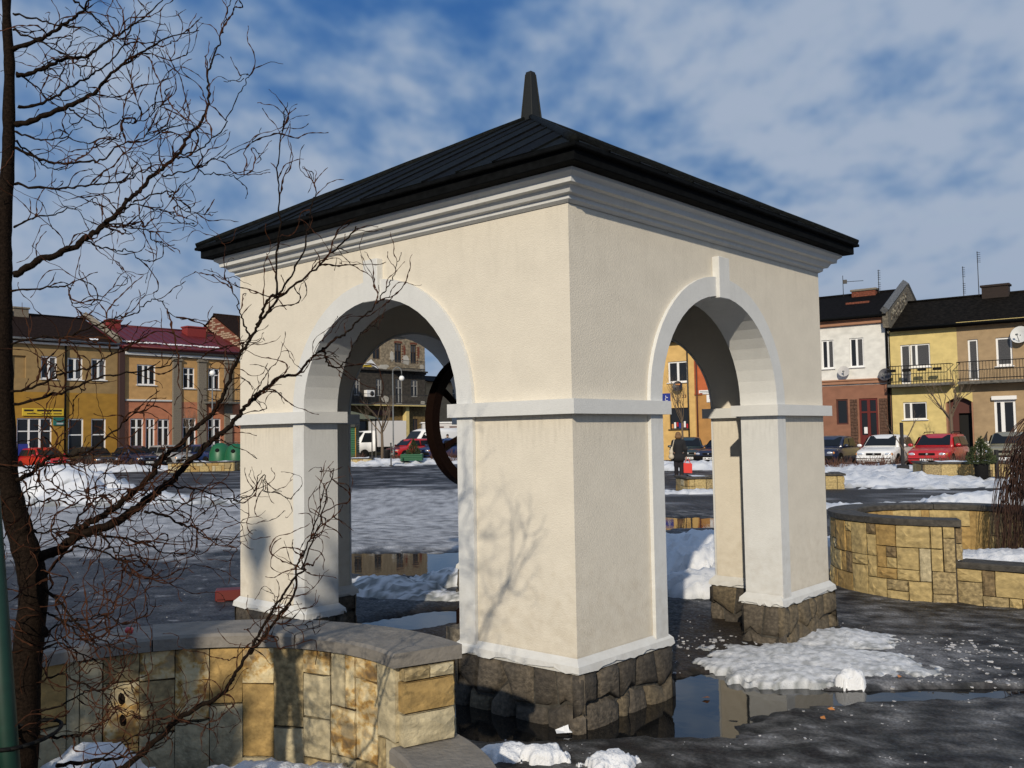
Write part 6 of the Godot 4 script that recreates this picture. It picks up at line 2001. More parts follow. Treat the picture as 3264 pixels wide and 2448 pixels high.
	box(s, Vector3(0, 0.45, zf + 0.062), Vector3(W * 0.86, 0.035, 0.01))
	part("bumper_strip", s, M.black_rubber, t)
	s = st()
	box(s, Vector3(0, hood * 0.8, zf - 0.005), Vector3(0.62, 0.1, 0.05), 0.015)
	var gr := part("grille", s, M.black_rubber, t)
	s = st(true)
	ball(s, Vector3(0, hood * 0.8, zf + 0.022), Vector3(0.045, 0.045, 0.012), 10, 6)
	part("badge", s, M.rim_grey, gr)
	s = st()
	box(s, Vector3(0, 0.27, zf + 0.045), Vector3(0.7, 0.09, 0.03), 0.01)
	part("air_intake", s, M.black_rubber, t)
	s = st()
	box(s, Vector3(0, 0.39, zf + 0.07), Vector3(0.5, 0.11, 0.012))
	var pl := part("number_plate", s, M.white_paint, t)
	for k in 6:
		if k != 2:
			slab(pl, "plate_mark", Vector3(-0.19 + k * 0.075, 0.39, zf + 0.078), Vector3(0.04, 0.06, 0.004), M.black_rubber)
	if kind == 1:
		for sg in [-1.0, 1.0]:
			var rr := st(true)
			tube(rr, [Vector3(rw * 0.85 * sg, H, z_r0 - 0.2), Vector3(rw * 0.85 * sg, H + 0.07, z_r0 - 0.35), Vector3(rw * 0.85 * sg, H + 0.07, z_r1 + 0.3), Vector3(rw * 0.85 * sg, H, z_r1 + 0.15)], [0.018, 0.018, 0.018, 0.018], 6)
			part("roof_rail", rr, M.black_rubber, t)
	s = st()
	box(s, Vector3(0, 0.25, 0), Vector3(W * 0.8, 0.12, L * 0.86))
	part("underbody", s, M.black_rubber, t)
	return t

func box_truck(at: Vector3, turn: float) -> void:
	var t := thing("box_truck", "small white box truck parked before the tenement, cab to the left", "truck", at, turn)
	slab(t, "cargo_box", Vector3(0, 1.95, -0.35), Vector3(2.1, 2.1, 2.5), M.van_grey, 0.03)
	slab(t, "chassis", Vector3(0, 0.75, 0.4), Vector3(1.5, 0.22, 4.2), M.black_rubber)
	var s := st(true)
	loft(s, [[1.0, [Vector2(0.95, 0.6), Vector2(0.98, 1.2), Vector2(0.85, 2.2), Vector2(0.4, 2.25)]], [1.9, [Vector2(0.95, 0.5), Vector2(0.98, 1.2), Vector2(0.84, 2.15), Vector2(0.4, 2.2)]], [2.6, [Vector2(0.93, 0.45), Vector2(0.96, 1.2), Vector2(0.92, 1.35), Vector2(0.4, 1.38)]], [2.72, [Vector2(0.85, 0.5), Vector2(0.88, 1.1), Vector2(0.84, 1.2), Vector2(0.4, 1.22)]]])
	part("cab", s, M.white_paint, t)
	s = st()
	quad_from(s, Vector3(-0.8, 1.42, 2.6), Vector3(0.8, 1.42, 2.6), Vector3(0.72, 2.12, 2.0), Vector3(-0.72, 2.12, 2.0), Vector3(0, 1.5, 1))
	part("windscreen", s, M.car_glass, t)
	for sg in [-1.0, 1.0]:
		s = st()
		quad_from(s, Vector3(0.985 * sg, 1.3, 2.3), Vector3(0.985 * sg, 1.3, 1.4), Vector3(0.88 * sg, 2.05, 1.4), Vector3(0.88 * sg, 2.05, 1.95), Vector3(0, 1.5, 1.8))
		part("side_window", s, M.car_glass, t)
		s = st(true)
		ball(s, Vector3(0.7 * sg, 0.95, 2.72), Vector3(0.14, 0.1, 0.06), 10, 6)
		part("headlight", s, M.headlight, t)
		for z in [2.0, -1.0]:
			var x := Transform3D(Basis(Vector3.BACK, PI / 2), Vector3(0.85 * sg, 0.38, z))
			s = st(true)
			lathe(s, [Vector2(0.0, -0.11), Vector2(0.2, -0.11), Vector2(0.36, -0.12), Vector2(0.38, 0), Vector2(0.36, 0.12), Vector2(0.2, 0.11), Vector2(0, 0.11)], 18, x)
			part("wheel", s, M.black_rubber, t)
	slab(t, "bumper", Vector3(0, 0.5, 2.74), Vector3(1.8, 0.22, 0.12), M.black_rubber, 0.02)
	s = st(true)
	ball(s, Vector3(0, 1.1, 2.72), Vector3(0.1, 0.07, 0.02), 10, 6)
	part("emblem", s, M.car_red, t)

func van(at: Vector3, turn: float) -> void:
	var t := thing("delivery_van", "white delivery van behind the red car, seen beside the flywheel", "van", at, turn)
	var s := st(true)
	var f := func(w: float, y0: float, y1: float) -> Array: return [Vector2(w * 0.92, y0), Vector2(w, y0 + 0.3), Vector2(w * 0.97, y1 - 0.3), Vector2(w * 0.86, y1 - 0.05), Vector2(w * 0.4, y1)]
	loft(s, [[-2.4, f.call(0.92, 0.4, 2.2)], [-2.3, f.call(0.96, 0.32, 2.28)], [0.9, f.call(0.96, 0.32, 2.28)], [1.3, f.call(0.94, 0.32, 2.15)], [1.9, f.call(0.94, 0.32, 1.45)], [2.45, f.call(0.88, 0.36, 1.2)], [2.55, f.call(0.8, 0.42, 1.0)]])
	part("body", s, M.white_paint, t)
	s = st()
	quad_from(s, Vector3(-0.74, 1.42, 2.0), Vector3(0.74, 1.42, 2.0), Vector3(0.7, 2.1, 1.43), Vector3(-0.7, 2.1, 1.43), Vector3(0, 1.2, 0.8))
	part("windscreen", s, M.car_glass, t)
	for sg in [-1.0, 1.0]:
		s = st()
		quad_from(s, Vector3(0.962 * sg, 1.35, 1.7), Vector3(0.962 * sg, 1.35, 0.8), Vector3(0.9 * sg, 2.0, 0.8), Vector3(0.9 * sg, 2.0, 1.25), Vector3(0, 1.4, 1))
		part("side_window", s, M.car_glass, t)
		s = st(true)
		ball(s, Vector3(0.66 * sg, 0.9, 2.48), Vector3(0.16, 0.1, 0.08), 10, 6)
		part("headlight", s, M.headlight, t)
		for z in [1.6, -1.5]:
			s = st(true)
			lathe(s, [Vector2(0.0, -0.11), Vector2(0.2, -0.11), Vector2(0.33, -0.1), Vector2(0.33, 0.1), Vector2(0.2, 0.11), Vector2(0, 0.11)], 18, Transform3D(Basis(Vector3.BACK, PI / 2), Vector3(0.86 * sg, 0.33, z)))
			part("wheel", s, M.black_rubber, t)

func market_trailer(at: Vector3, turn: float) -> void:
	var t := thing("market_trailer", "pale market trailer with a yellow oval sign lettered PEKI behind the flywheel", "trailer", at, turn)
	slab(t, "body", Vector3(0, 1.65, 0), Vector3(4.6, 2.2, 2.0), M.van_grey, 0.03)
	slab(t, "roof", Vector3(0, 2.79, 0), Vector3(4.8, 0.1, 2.2), M.white_paint, 0.02)
	slab(t, "stripe", Vector3(-1.2, 1.65, 1.004), Vector3(2.1, 0.26, 0.02), M.car_red)
	var s := st()
	var poly := PackedVector2Array()
	for i in 28:
		poly.append(Vector2(0.45 + cos(TAU * i / 28) * 0.85, 1.65 + sin(TAU * i / 28) * 0.46))
	prism(s, poly, 1.001, 1.04)
	var ov := part("oval_sign", s, M.sign_orange, t)
	part("lettering", text_mesh("PEKI", 0.36, 0.02), M.red_brown_paint, ov, Transform3D(Basis(), Vector3(0.4, 1.62, 1.05)))
	for q in [[-0.8, 0.5], [0.2, 0.6], [1.1, 0.4]]:
		slab(t, "small_lettering", Vector3(q[0], 2.42, 1.006), Vector3(q[1], 0.11, 0.012), M.red_brown_paint)
	for sg in [-1.0, 1.0]:
		s = st(true)
		lathe(s, [Vector2(0.0, -0.1), Vector2(0.2, -0.1), Vector2(0.3, -0.09), Vector2(0.3, 0.09), Vector2(0, 0.1)], 16, Transform3D(Basis(Vector3.RIGHT, PI / 2), Vector3(0, 0.3, 0.9 * sg)))
		part("wheel", s, M.black_rubber, t)
	slab(t, "chassis", Vector3(0, 0.45, 0), Vector3(4.4, 0.14, 1.6), M.black_rubber)

func kiosk(at: Vector3, turn: float) -> void:
	var t := thing("market_kiosk", "dark green ribbed kiosk with a sloping grey roof, seen past the left pillar", "kiosk", at, turn)
	for i in 16:
		slab(t, "cladding_board", Vector3(0, 0.1 + i * 0.148, 0), Vector3(3.0, 0.138, 2.4), M.kiosk_green, 0.02)
	slab(t, "fascia", Vector3(0, 2.62, 0.1), Vector3(3.05, 0.5, 2.5), M.kiosk_dark, 0.01)
	var s := st()
	prism(s, PackedVector2Array([Vector2(-1.7, 2.88), Vector2(2.9, 2.9), Vector2(2.85, 3.0), Vector2(0.0, 3.75), Vector2(-1.7, 3.3)]), -1.7, 1.7)
	part("roof", s, M.kiosk_roof, t)
	for z in [-1.3, 1.3]:
		slab(t, "awning_post", Vector3(2.6, 1.44, z), Vector3(0.07, 2.9, 0.07), M.black_iron)
	slab(t, "edge_strip", Vector3(1.52, 1.2, 1.2), Vector3(0.06, 2.4, 0.06), M.plaster_ochre)

# ---------------------------------------------------------------- people
func field_mesh(s: SurfaceTool, caps: Array, cell: float, blend: float) -> void:     # caps: [a, b, ra, rb]; smooth union, surface nets
	var cells := {}
	for c in caps:
		var a: Vector3 = c[0]
		var b: Vector3 = c[1]
		var r := maxf(c[2], c[3]) + cell * 2.5
		var lo := Vector3(minf(a.x, b.x), minf(a.y, b.y), minf(a.z, b.z)) - Vector3.ONE * r
		var hi := Vector3(maxf(a.x, b.x), maxf(a.y, b.y), maxf(a.z, b.z)) + Vector3.ONE * r
		for x in range(int(floor(lo.x / cell)), int(ceil(hi.x / cell)) + 1):
			for y in range(int(floor(lo.y / cell)), int(ceil(hi.y / cell)) + 1):
				for z in range(int(floor(lo.z / cell)), int(ceil(hi.z / cell)) + 1):
					cells[Vector3i(x, y, z)] = 0.0
	for k in cells:
		var p := Vector3(k) * cell
		var d := 1e9
		for c in caps:
			var ab: Vector3 = c[1] - c[0]
			var h := clampf((p - c[0]).dot(ab) / maxf(ab.length_squared(), 1e-9), 0, 1)
			var e: float = (p - c[0] - ab * h).length() - lerpf(c[2], c[3], h)
			if d > 1e8:
				d = e
			else:
				var m := clampf(0.5 + 0.5 * (e - d) / blend, 0, 1)
				d = lerpf(e, d, m) - blend * m * (1 - m)
		cells[k] = d
	var verts := {}
	var corner := [Vector3i(0, 0, 0), Vector3i(1, 0, 0), Vector3i(0, 1, 0), Vector3i(1, 1, 0), Vector3i(0, 0, 1), Vector3i(1, 0, 1), Vector3i(0, 1, 1), Vector3i(1, 1, 1)]
	var edge := [[0, 1], [2, 3], [4, 5], [6, 7], [0, 2], [1, 3], [4, 6], [5, 7], [0, 4], [1, 5], [2, 6], [3, 7]]
	for k in cells:
		var v := []
		var ok := true
		for c in corner:
			if not cells.has(k + c):
				ok = false
				break
			v.append(cells[k + c])
		if not ok:
			continue
		var sum := Vector3.ZERO
		var n := 0
		for e in edge:
			if (v[e[0]] < 0.0) != (v[e[1]] < 0.0):
				var f: float = v[e[0]] / (v[e[0]] - v[e[1]])
				sum += Vector3(corner[e[0]]).lerp(Vector3(corner[e[1]]), f)
				n += 1
		if n:
			verts[k] = (Vector3(k) + sum / n) * cell
	for k in cells:
		for ax in 3:
			var step := Vector3i.ZERO
			step[ax] = 1
			if not cells.has(k + step) or (cells[k] < 0.0) == (cells[k + step] < 0.0):
				continue
			var u := Vector3i.ZERO
			var w := Vector3i.ZERO
			u[(ax + 1) % 3] = 1
			w[(ax + 2) % 3] = 1
			var q := [k - u - w, k - w, k, k - u]
			if not (verts.has(q[0]) and verts.has(q[1]) and verts.has(q[2]) and verts.has(q[3])):
				continue
			if cells[k] < 0.0:
				quad(s, verts[q[0]], verts[q[3]], verts[q[2]], verts[q[1]])
			else:
				quad(s, verts[q[0]], verts[q[1]], verts[q[2]], verts[q[3]])

func hand(s: SurfaceTool, wrist: Vector3, down: Vector3, across: Vector3, fwd: Vector3, curl: float) -> void:
	var caps := [[wrist, wrist + down * 0.075, 0.024, 0.034]]
	var lens := [0.072, 0.08, 0.074, 0.058]
	for i in 4:
		var base := wrist + down * 0.088 + across * (0.03 - i * 0.02)
		var d := down
		var p := base
		for k in 3:
			var q: Vector3 = p + d * lens[i] * [0.45, 0.32, 0.23][k]
			caps.append([p, q, 0.0095 - k * 0.0008, 0.009 - k * 0.0008])
			p = q
			d = (d + fwd * curl).normalized()
	var tb := wrist + down * 0.03 + across * 0.03
	var t1 := tb + (down * 0.6 + across * 0.7 + fwd * 0.3).normalized() * 0.035
	caps.append([tb, t1, 0.012, 0.0105])
	caps.append([t1, t1 + (down * 0.8 + fwd * 0.6).normalized() * 0.03, 0.0105, 0.0085])
	field_mesh(s, caps, 0.005, 0.008)

# local: faces +z
func person(label: String, at: Vector3, turn: float, coat: Material, legs: Material, hair: Material, walking: float, cap := false) -> Node3D:
	var t := thing("person", label, "person", at, turn)
	var k := walking
	var hip := 0.86
	var kneeL := Vector3(0.09, 0.47, 0.1 * k)
	var kneeR := Vector3(-0.09, 0.47, 0.06 * k + 0.02)
	var footL := Vector3(0.09, 0.07, 0.2 * k)
	var footR := Vector3(-0.09, 0.08, -0.2 * k)
	var sh := 1.32
	var elbowL := Vector3(0.25, 1.05, -0.04)
	var elbowR := Vector3(-0.25, 1.05, -0.03)
	var handL := Vector3(0.24, 0.9, 0.12)
	var handR := Vector3(-0.28, 0.78, 0.05)
	var body := [
		[Vector3(0.09, hip, 0), kneeL, 0.1, 0.068], [kneeL, footL, 0.066, 0.045], [Vector3(-0.09, hip, 0), kneeR, 0.1, 0.068], [kneeR, footR, 0.066, 0.045],
		[Vector3(-0.05, hip + 0.03, 0), Vector3(0.05, hip + 0.03, 0), 0.125, 0.125], [Vector3(0, hip, 0), Vector3(0, 1.2, -0.01), 0.13, 0.14], [Vector3(-0.09, sh - 0.04, 0), Vector3(0.09, sh - 0.04, 0), 0.1, 0.1],
		[Vector3(0.16, sh, 0), elbowL, 0.062, 0.05], [elbowL, handL, 0.046, 0.032], [Vector3(-0.16, sh, 0), elbowR, 0.062, 0.05], [elbowR, handR, 0.046, 0.032],
		[Vector3(0, sh, 0), Vector3(0, 1.45, 0.02), 0.06, 0.05]]
	var s := st(true)
	field_mesh(s, body, 0.022, 0.05)
	var head_caps := [[Vector3(0, 1.525, 0.02), Vector3(0, 1.555, 0.01), 0.083, 0.088], [Vector3(0, 1.47, 0.055), Vector3(0, 1.5, 0.04), 0.045, 0.07], [Vector3(0, 1.52, 0.105), Vector3(0, 1.495, 0.122), 0.01, 0.015], [Vector3(0.085, 1.525, 0.015), Vector3(0.087, 1.5, 0.015), 0.016, 0.012], [Vector3(-0.085, 1.525, 0.015), Vector3(-0.087, 1.5, 0.015), 0.016, 0.012], [Vector3(-0.02, 1.462, 0.098), Vector3(0.02, 1.462, 0.098), 0.009, 0.009]]
	field_mesh(s, head_caps, 0.009, 0.02)
	hand(s, handL, Vector3(0, -0.9, 0.3).normalized(), Vector3(-0.3, 0, 1).normalized(), Vector3(-1, 0, 0), 0.45)
	hand(s, handR, Vector3(0, -1, 0.1).normalized(), Vector3(0.2, 0, 1).normalized(), Vector3(1, 0, 0), 0.85)
	part("body", s, M.skin, t)
	s = st(true)
	var coat_caps := [[Vector3(-0.07, hip - 0.12, -0.01), Vector3(0.07, hip - 0.12, -0.01), 0.165, 0.165], [Vector3(0, hip - 0.05, 0), Vector3(0, 1.2, -0.02), 0.165, 0.165], [Vector3(-0.11, sh - 0.03, 0), Vector3(0.11, sh - 0.03, 0), 0.115, 0.115], [Vector3(0.17, sh, 0), elbowL, 0.078, 0.064], [elbowL, handL.lerp(elbowL, 0.12), 0.06, 0.046], [Vector3(-0.17, sh, 0), elbowR, 0.078, 0.064], [elbowR, handR.lerp(elbowR, 0.12), 0.06, 0.046], [Vector3(0, sh, 0), Vector3(0, 1.4, 0.0), 0.085, 0.072]]
	field_mesh(s, coat_caps, 0.022, 0.06)
	part("coat", s, coat, t)
	s = st(true)
	field_mesh(s, [[Vector3(0.09, hip, 0), kneeL, 0.115, 0.085], [kneeL, footL + Vector3(0, 0.05, 0), 0.082, 0.07], [Vector3(-0.09, hip, 0), kneeR, 0.115, 0.085], [kneeR, footR + Vector3(0, 0.05, 0), 0.082, 0.07]], 0.022, 0.04)
	part("trousers", s, legs, t)
	for f in [footL, footR]:
		s = st(true)
		field_mesh(s, [[f + Vector3(0, -0.025, -0.05), f + Vector3(0, -0.03, 0.12), 0.045, 0.04], [f, f + Vector3(0, 0.03, -0.02), 0.05, 0.052]], 0.014, 0.02)
		part("shoe", s, M.shoe_brown, t)
	s = st(true)
	if cap:
		field_mesh(s, [[Vector3(0, 1.58, 0.0), Vector3(0, 1.6, 0.01), 0.1, 0.098], [Vector3(-0.05, 1.585, 0.09), Vector3(0.05, 1.585, 0.09), 0.02, 0.02]], 0.012, 0.03)
	else:
		field_mesh(s, [[Vector3(0, 1.575, -0.01), Vector3(0, 1.59, -0.015), 0.103, 0.1], [Vector3(-0.05, 1.5, -0.045), Vector3(0.05, 1.5, -0.045), 0.075, 0.075], [Vector3(0.075, 1.52, 0.0), Vector3(0.08, 1.47, -0.01), 0.035, 0.03], [Vector3(-0.075, 1.52, 0.0), Vector3(-0.08, 1.47, -0.01), 0.035, 0.03]], 0.012, 0.03)
	part("cap" if cap else "hair", s, hair, t)
	for x in [-0.032, 0.032]:
		s = st(true)
		ball(s, Vector3(x, 1.53, 0.094), Vector3(0.011, 0.008, 0.008), 8, 5)
		part("eye", s, M.dark_wood, t)
	return t

func people() -> void:
	var turn := PI - 0.12
	var at := Vector3(6.05, 0.02, -34.0)
	var p := person("person in a dark coat seen from behind, walking away with a red bag", at, turn, M.coat_black, M.cloth_dark, M.hair_brown, 0.5)
	var b := Basis(Vector3.UP, turn)
	var bag := thing("shopping_bag", "bright red shopping bag in the walking person's right hand", "bag", at + b * Vector3(-0.3, 0.62, 0.06), turn)
	# turned away from us, the right hand is on our right
	bag.position = at + b * Vector3(-0.31, 0.69, 0.06)
	var s := st()
	prism(s, PackedVector2Array([Vector2(-0.16, -0.52), Vector2(0.16, -0.5), Vector2(0.15, -0.16), Vector2(0.12, -0.15), Vector2(-0.13, -0.16), Vector2(-0.17, -0.18)]), -0.06, 0.06)
	part("sack", s, M.bag_red, bag)
	s = st()
	for z in [-0.05, 0.05]:
		tube(s, [Vector3(-0.11, -0.16, z), Vector3(-0.03, 0.0, z * 0.2), Vector3(0.03, 0.0, z * 0.2), Vector3(0.1, -0.16, z)], [0.014, 0.012, 0.012, 0.014], 5)
	part("handles", s, M.bag_red, bag)
	var sb := thing("shoulder_bag", "cream shoulder bag hanging at the walking person's left side", "bag", at + b * Vector3(0.27, 0.78, -0.12), turn)
	s = st(true)
	field_mesh(s, [[Vector3(0, 0.0, -0.06), Vector3(0, 0.0, 0.08), 0.1, 0.1], [Vector3(0, 0.16, -0.04), Vector3(0, 0.16, 0.06), 0.075, 0.075], [Vector3(-0.03, 0.34, 0), Vector3(0, 0.2, 0.0), 0.035, 0.06]], 0.02, 0.05)
	part("sack", s, M.bag_cream, sb)
	s = st()
	tube(s, [Vector3(-0.02, 0.22, -0.05), Vector3(-0.12, 0.63, 0.03), Vector3(-0.12, 0.64, 0.12), Vector3(-0.02, 0.22, 0.05)], [0.014, 0.014, 0.014, 0.014], 5)
	part("strap", s, M.bag_cream, sb)
	person("person in a dark jacket and cap standing before the market trailer", Vector3(-5.0, 0.15, -71.0), 0.1, M.coat_olive, M.cloth_dark, M.hair_dark, 0.1, true)

# ---------------------------------------------------------------- sky: thin broken cloud over blue
func sky_image() -> Image:
	var w := 2048
	var h := 1024
	var im := Image.create(w, h, false, Image.FORMAT_RGB8)
	im.fill(Color(0.42, 0.44, 0.47))
	var a := FastNoiseLite.new()
	a.seed = 11
	a.noise_type = FastNoiseLite.TYPE_SIMPLEX_SMOOTH
	a.frequency = 0.9
	a.fractal_octaves = 6
	a.fractal_gain = 0.52
	var b := FastNoiseLite.new()
	b.seed = 5
	b.frequency = 0.32
	b.fractal_octaves = 2
	var deep := Color(0.19, 0.375, 0.62)
	var low := Color(0.46, 0.575, 0.70)
	var cloud := Color(0.635, 0.69, 0.77)
	for j in h / 2 + 4:
		var up := PI * (0.5 - (j + 0.5) / h)
		var sy := sin(up)
		var cy := cos(up)
		var blue := low.lerp(deep, clampf(pow(maxf(sy, 0.0) / 0.5, 0.7), 0, 1))
		var k := 1.0 / (maxf(sy, 0.0) + 0.16)
		for i in w:
			var az := TAU * (i + 0.5) / w
			var px := cos(az) * cy * k
			var pz := sin(az) * cy * k
			var wx := b.get_noise_2d(px + 9, pz)
			var c := a.get_noise_2d(px * 1.9 + wx * 1.1, pz * 2.6 - wx * 0.8)
			var big := b.get_noise_2d(px * 0.9 + 30, pz * 0.9 + 12)
			var rip := a.get_noise_2d(px * 7.0 + pz * 3.0 + wx * 2.0, pz * 11.0 - px * 2.0)
			var cov := clampf(0.60 + c * 0.62 + rip * 0.22 + big * 0.6 + 0.25 * smoothstep(0.35, 0.0, sy), 0.06, 1)
			cov = cov * cov * (3 - 2 * cov)
			im.set_pixel(i, j, blue.lerp(cloud.lerp(Color(0.60, 0.66, 0.745), smoothstep(0.25, 0.0, sy)), cov))
	return im

# plaster: faint blotches, splashes near the ground, thin runs under the cornice, scuffs; 4 m of wall to the picture
func wall_tex() -> Texture2D:
	var w := 1024
	var im := Image.create(w, w, false, Image.FORMAT_RGB8)
	for j in w:
		var y := (1.0 - float(j) / w) * 4.0
		for i in w:
			var k := 0.975 + 0.03 * n_mid.get_noise_2d(i * 0.35, j * 0.35) + 0.02 * n_fine.get_noise_2d(i * 2.6, j * 2.6)
			var warm := 0.0
			var splash := smoothstep(1.0, 0.35, y + 0.5 * n_mid.get_noise_2d(i * 0.9, j * 0.5 + 60.0)) * clampf(0.5 + 0.7 * n_mid.get_noise_2d(i * 1.0 + 9.0, j * 1.0), 0, 1)
			k -= 0.08 * splash
			warm += 0.05 * splash
			var run := smoothstep(2.3, 3.06, y) * clampf(n_mid.get_noise_2d(i * 1.1 + n_fine.get_noise_2d(i * 2.0, j * 0.6) * 4.0, j * 0.10) - 0.15, 0, 1)
			k -= 0.09 * run
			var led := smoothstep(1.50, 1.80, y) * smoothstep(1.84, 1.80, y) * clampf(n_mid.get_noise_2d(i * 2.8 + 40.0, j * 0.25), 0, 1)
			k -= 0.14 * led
			var scuff := smoothstep(0.52, 0.66, n_mid.get_noise_2d(i * 1.3 + 200.0, j * 1.9)) * smoothstep(1.6, 0.7, y)
			k -= 0.035 * scuff
			im.set_pixel(i, j, Color(k, k - warm * 0.25, k - warm * 0.6))
	return ImageTexture.create_from_image(im)

# sandstone with rust and earth stains
func stain_tex() -> Texture2D:
	var t := NoiseTexture2D.new()
	t.width = 512
	t.height = 512
	t.seamless = true
	var n := FastNoiseLite.new()
	n.seed = 77
	n.frequency = 0.007
	n.fractal_octaves = 6
	n.fractal_gain = 0.6
	t.noise = n
	var g := Gradient.new()
	g.offsets = PackedFloat32Array([0.0, 0.3, 0.44, 0.52, 0.62, 1.0])
	g.colors = PackedColorArray([lin(0.07, 0.05, 0.03), lin(0.17, 0.11, 0.05), lin(0.40, 0.22, 0.05), lin(0.58, 0.44, 0.22), lin(0.64, 0.54, 0.34), lin(0.60, 0.48, 0.26)])
	t.color_ramp = g
	return t

func materials() -> void:
	noise_tex("mottle", 0.012, 0.84, 1.0, 5)
	noise_tex("mottle_strong", 0.02, 0.45, 1.0, 5)
	noise_tex("speckle", 0.12, 0.78, 1.0, 3)
	noise_tex("streak", 0.03, 0.3, 1.0, 5)
	noise_tex("stucco_n", 0.16, 0, 1, 3, FastNoiseLite.TYPE_SIMPLEX_SMOOTH, true, 5.0)
	noise_tex("rough_n", 0.04, 0, 1, 5, FastNoiseLite.TYPE_SIMPLEX_SMOOTH, true, 8.0)
	noise_tex("ripple_n", 0.02, 0, 1, 3, FastNoiseLite.TYPE_SIMPLEX_SMOOTH, true, 1.2)
	noise_tex("wet_r", 0.03, 0.38, 0.9, 5)
	# the pavilion
	mat("cream", Color(0.715, 0.66, 0.56), 0.9, "mottle", 0.45, "stucco_n")
	M.cream.albedo_texture = noise_tex("plaster", 0.014, 0.955, 1.0, 4)
	M.cream.albedo_texture = wall_tex()
	M.cream.normal_texture = noise_tex("stucco_fine", 0.42, 0, 1, 2, FastNoiseLite.TYPE_SIMPLEX_SMOOTH, true, 5.0, 1024)
	M.cream.normal_scale = 0.16
	M.cream.uv1_scale = Vector3.ONE * 0.25
	mat("white_plaster", Color(0.67, 0.675, 0.665), 0.85, "mottle", 1.6, "stucco_n", 1.6, 0.12)
	M.white_plaster.albedo_texture = M.cream.albedo_texture
	M.white_plaster.normal_texture = M.cream.normal_texture
	M.white_plaster.uv1_scale = Vector3.ONE * 0.25
	mat("mortar", Color(0.10, 0.092, 0.078), 0.95, "mottle_strong", 2.0, "rough_n", 2.0, 0.8)
	mat("stone_grey", Color(0.17, 0.14, 0.105), 0.85, "mottle_strong", 3.0, "rough_n", 3.0, 0.9)
	mat("stone_dark", Color(0.10, 0.083, 0.064), 0.8, "mottle_strong", 3.0, "rough_n", 3.0, 0.9)
	mat("stone_brown", Color(0.21, 0.165, 0.105), 0.85, "mottle_strong", 3.0, "rough_n", 3.0, 0.9)
	mat("stone_pale", Color(0.36, 0.31, 0.24), 0.85, "mottle_strong", 2.0, "rough_n", 3.0, 0.7)
	mat("roof_metal", Color(0.009, 0.010, 0.011), 0.75, "mottle_strong", 1.5)
	mat("roof_metal_worn", Color(0.012, 0.014, 0.014), 0.7, "mottle_strong", 2.2)
	mat("verdigris", Color(0.012, 0.014, 0.012), 0.7, "streak", 1.0)
	M.verdigris.uv1_scale = Vector3(14, 1.2, 14)
	mat("dark_wood", Color(0.022, 0.014, 0.009), 0.8, "mottle", 2.0)
	mat("iron", Color(0.012, 0.006, 0.0045), 0.5, "mottle", 3.0)
	# sandstone
	for q in [["sand_pale", 0.62, 0.53, 0.34], ["sand_mid", 0.56, 0.43, 0.22], ["sand_ochre", 0.50, 0.33, 0.12], ["sand_brown", 0.33, 0.235, 0.12], ["sand_grey", 0.52, 0.47, 0.36], ["sand_yellow", 0.58, 0.44, 0.20]]:
		mat(q[0], Color(q[1], q[2], q[3]), 0.9, "mottle_strong", 1.7 + q[1], "rough_n", 2.0, 0.5)
	var stained := mat("sand_stained", Color(1, 1, 1), 0.9, "mottle", 1.6, "rough_n", 1.6, 0.5)
	stained.albedo_texture = stain_tex()
	for key in ["sand_pale", "sand_yellow", "sand_ochre"]:
		M[key].albedo_texture = noise_tex("sand_soft", 0.012, 0.66, 1.0, 5)
	M.sand_mid.albedo_texture = tex.mottle_strong
	mat("joint_dark", Color(0.075, 0.063, 0.05), 0.95, "mottle", 2.0)
	mat("cap_stone", Color(0.225, 0.205, 0.18), 0.8, "mottle", 1.3, "rough_n", 3.0, 0.35)
	mat("cap_stone_dark", Color(0.095, 0.085, 0.072), 0.75, "mottle_strong", 1.3, "rough_n", 3.0, 0.35)
	mat("facing_stone", Color(0.19, 0.10, 0.065), 0.9, "mottle_strong", 1.0)
	mat("rubble", Color(0.26, 0.23, 0.18), 0.95, "mottle_strong", 0.8, "rough_n", 1.0, 1.0)
	# ground
	var g := mat("ground", Color(1, 1, 1), 1.0, "", 1.0, "rough_n", 1.4, 0.35)
	g.vertex_color_use_as_albedo = true
	g.albedo_texture = noise_tex("grit", 0.05, 0.55, 1.0, 5)
	g.roughness_texture = tex.wet_r
	g = mat("vertex_matte", Color(1, 1, 1), 0.95, "mottle", 3.0)
	g.vertex_color_use_as_albedo = true
	g = mat("snow", Color(1, 1, 1), 0.75, "", 1.0, "rough_n", 3.0, 1.0)
	g.vertex_color_use_as_albedo = true
	mat("snow_dirty", Color(0.42, 0.42, 0.44), 0.8)
	mat("snow_plain", Color(0.8, 0.82, 0.86), 0.8)
	g = mat("water", Color(0.008, 0.008, 0.008), 0.03, "", 1.0, "ripple_n", 0.5, 0.05)
	# tree
	mat("bark", Color(0.026, 0.017, 0.012), 0.85, "mottle_strong", 9.0, "rough_n", 9.0, 1.0)
	mat("twig", Color(0.048, 0.020, 0.011), 0.8)
	mat("bark_pale", Color(0.12, 0.088, 0.06), 0.9)
	mat("twig_red", Color(0.10, 0.045, 0.028), 0.85)
	mat("twig_rust", Color(0.040, 0.016, 0.009), 0.85)
	mat("conifer", Color(0.035, 0.05, 0.014), 0.8)
	mat("green_paint", Color(0.004, 0.036, 0.022), 0.55, "mottle", 4.0)
	mat("bin_green", Color(0.008, 0.10, 0.04), 0.45)
	mat("kiosk_green", Color(0.006, 0.085, 0.035), 0.6)
	mat("kiosk_dark", Color(0.012, 0.018, 0.014), 0.6)
	mat("kiosk_roof", Color(0.075, 0.09, 0.065), 0.7, "mottle", 0.7)
	mat("black_rubber", Color(0.012, 0.012, 0.012), 0.7)
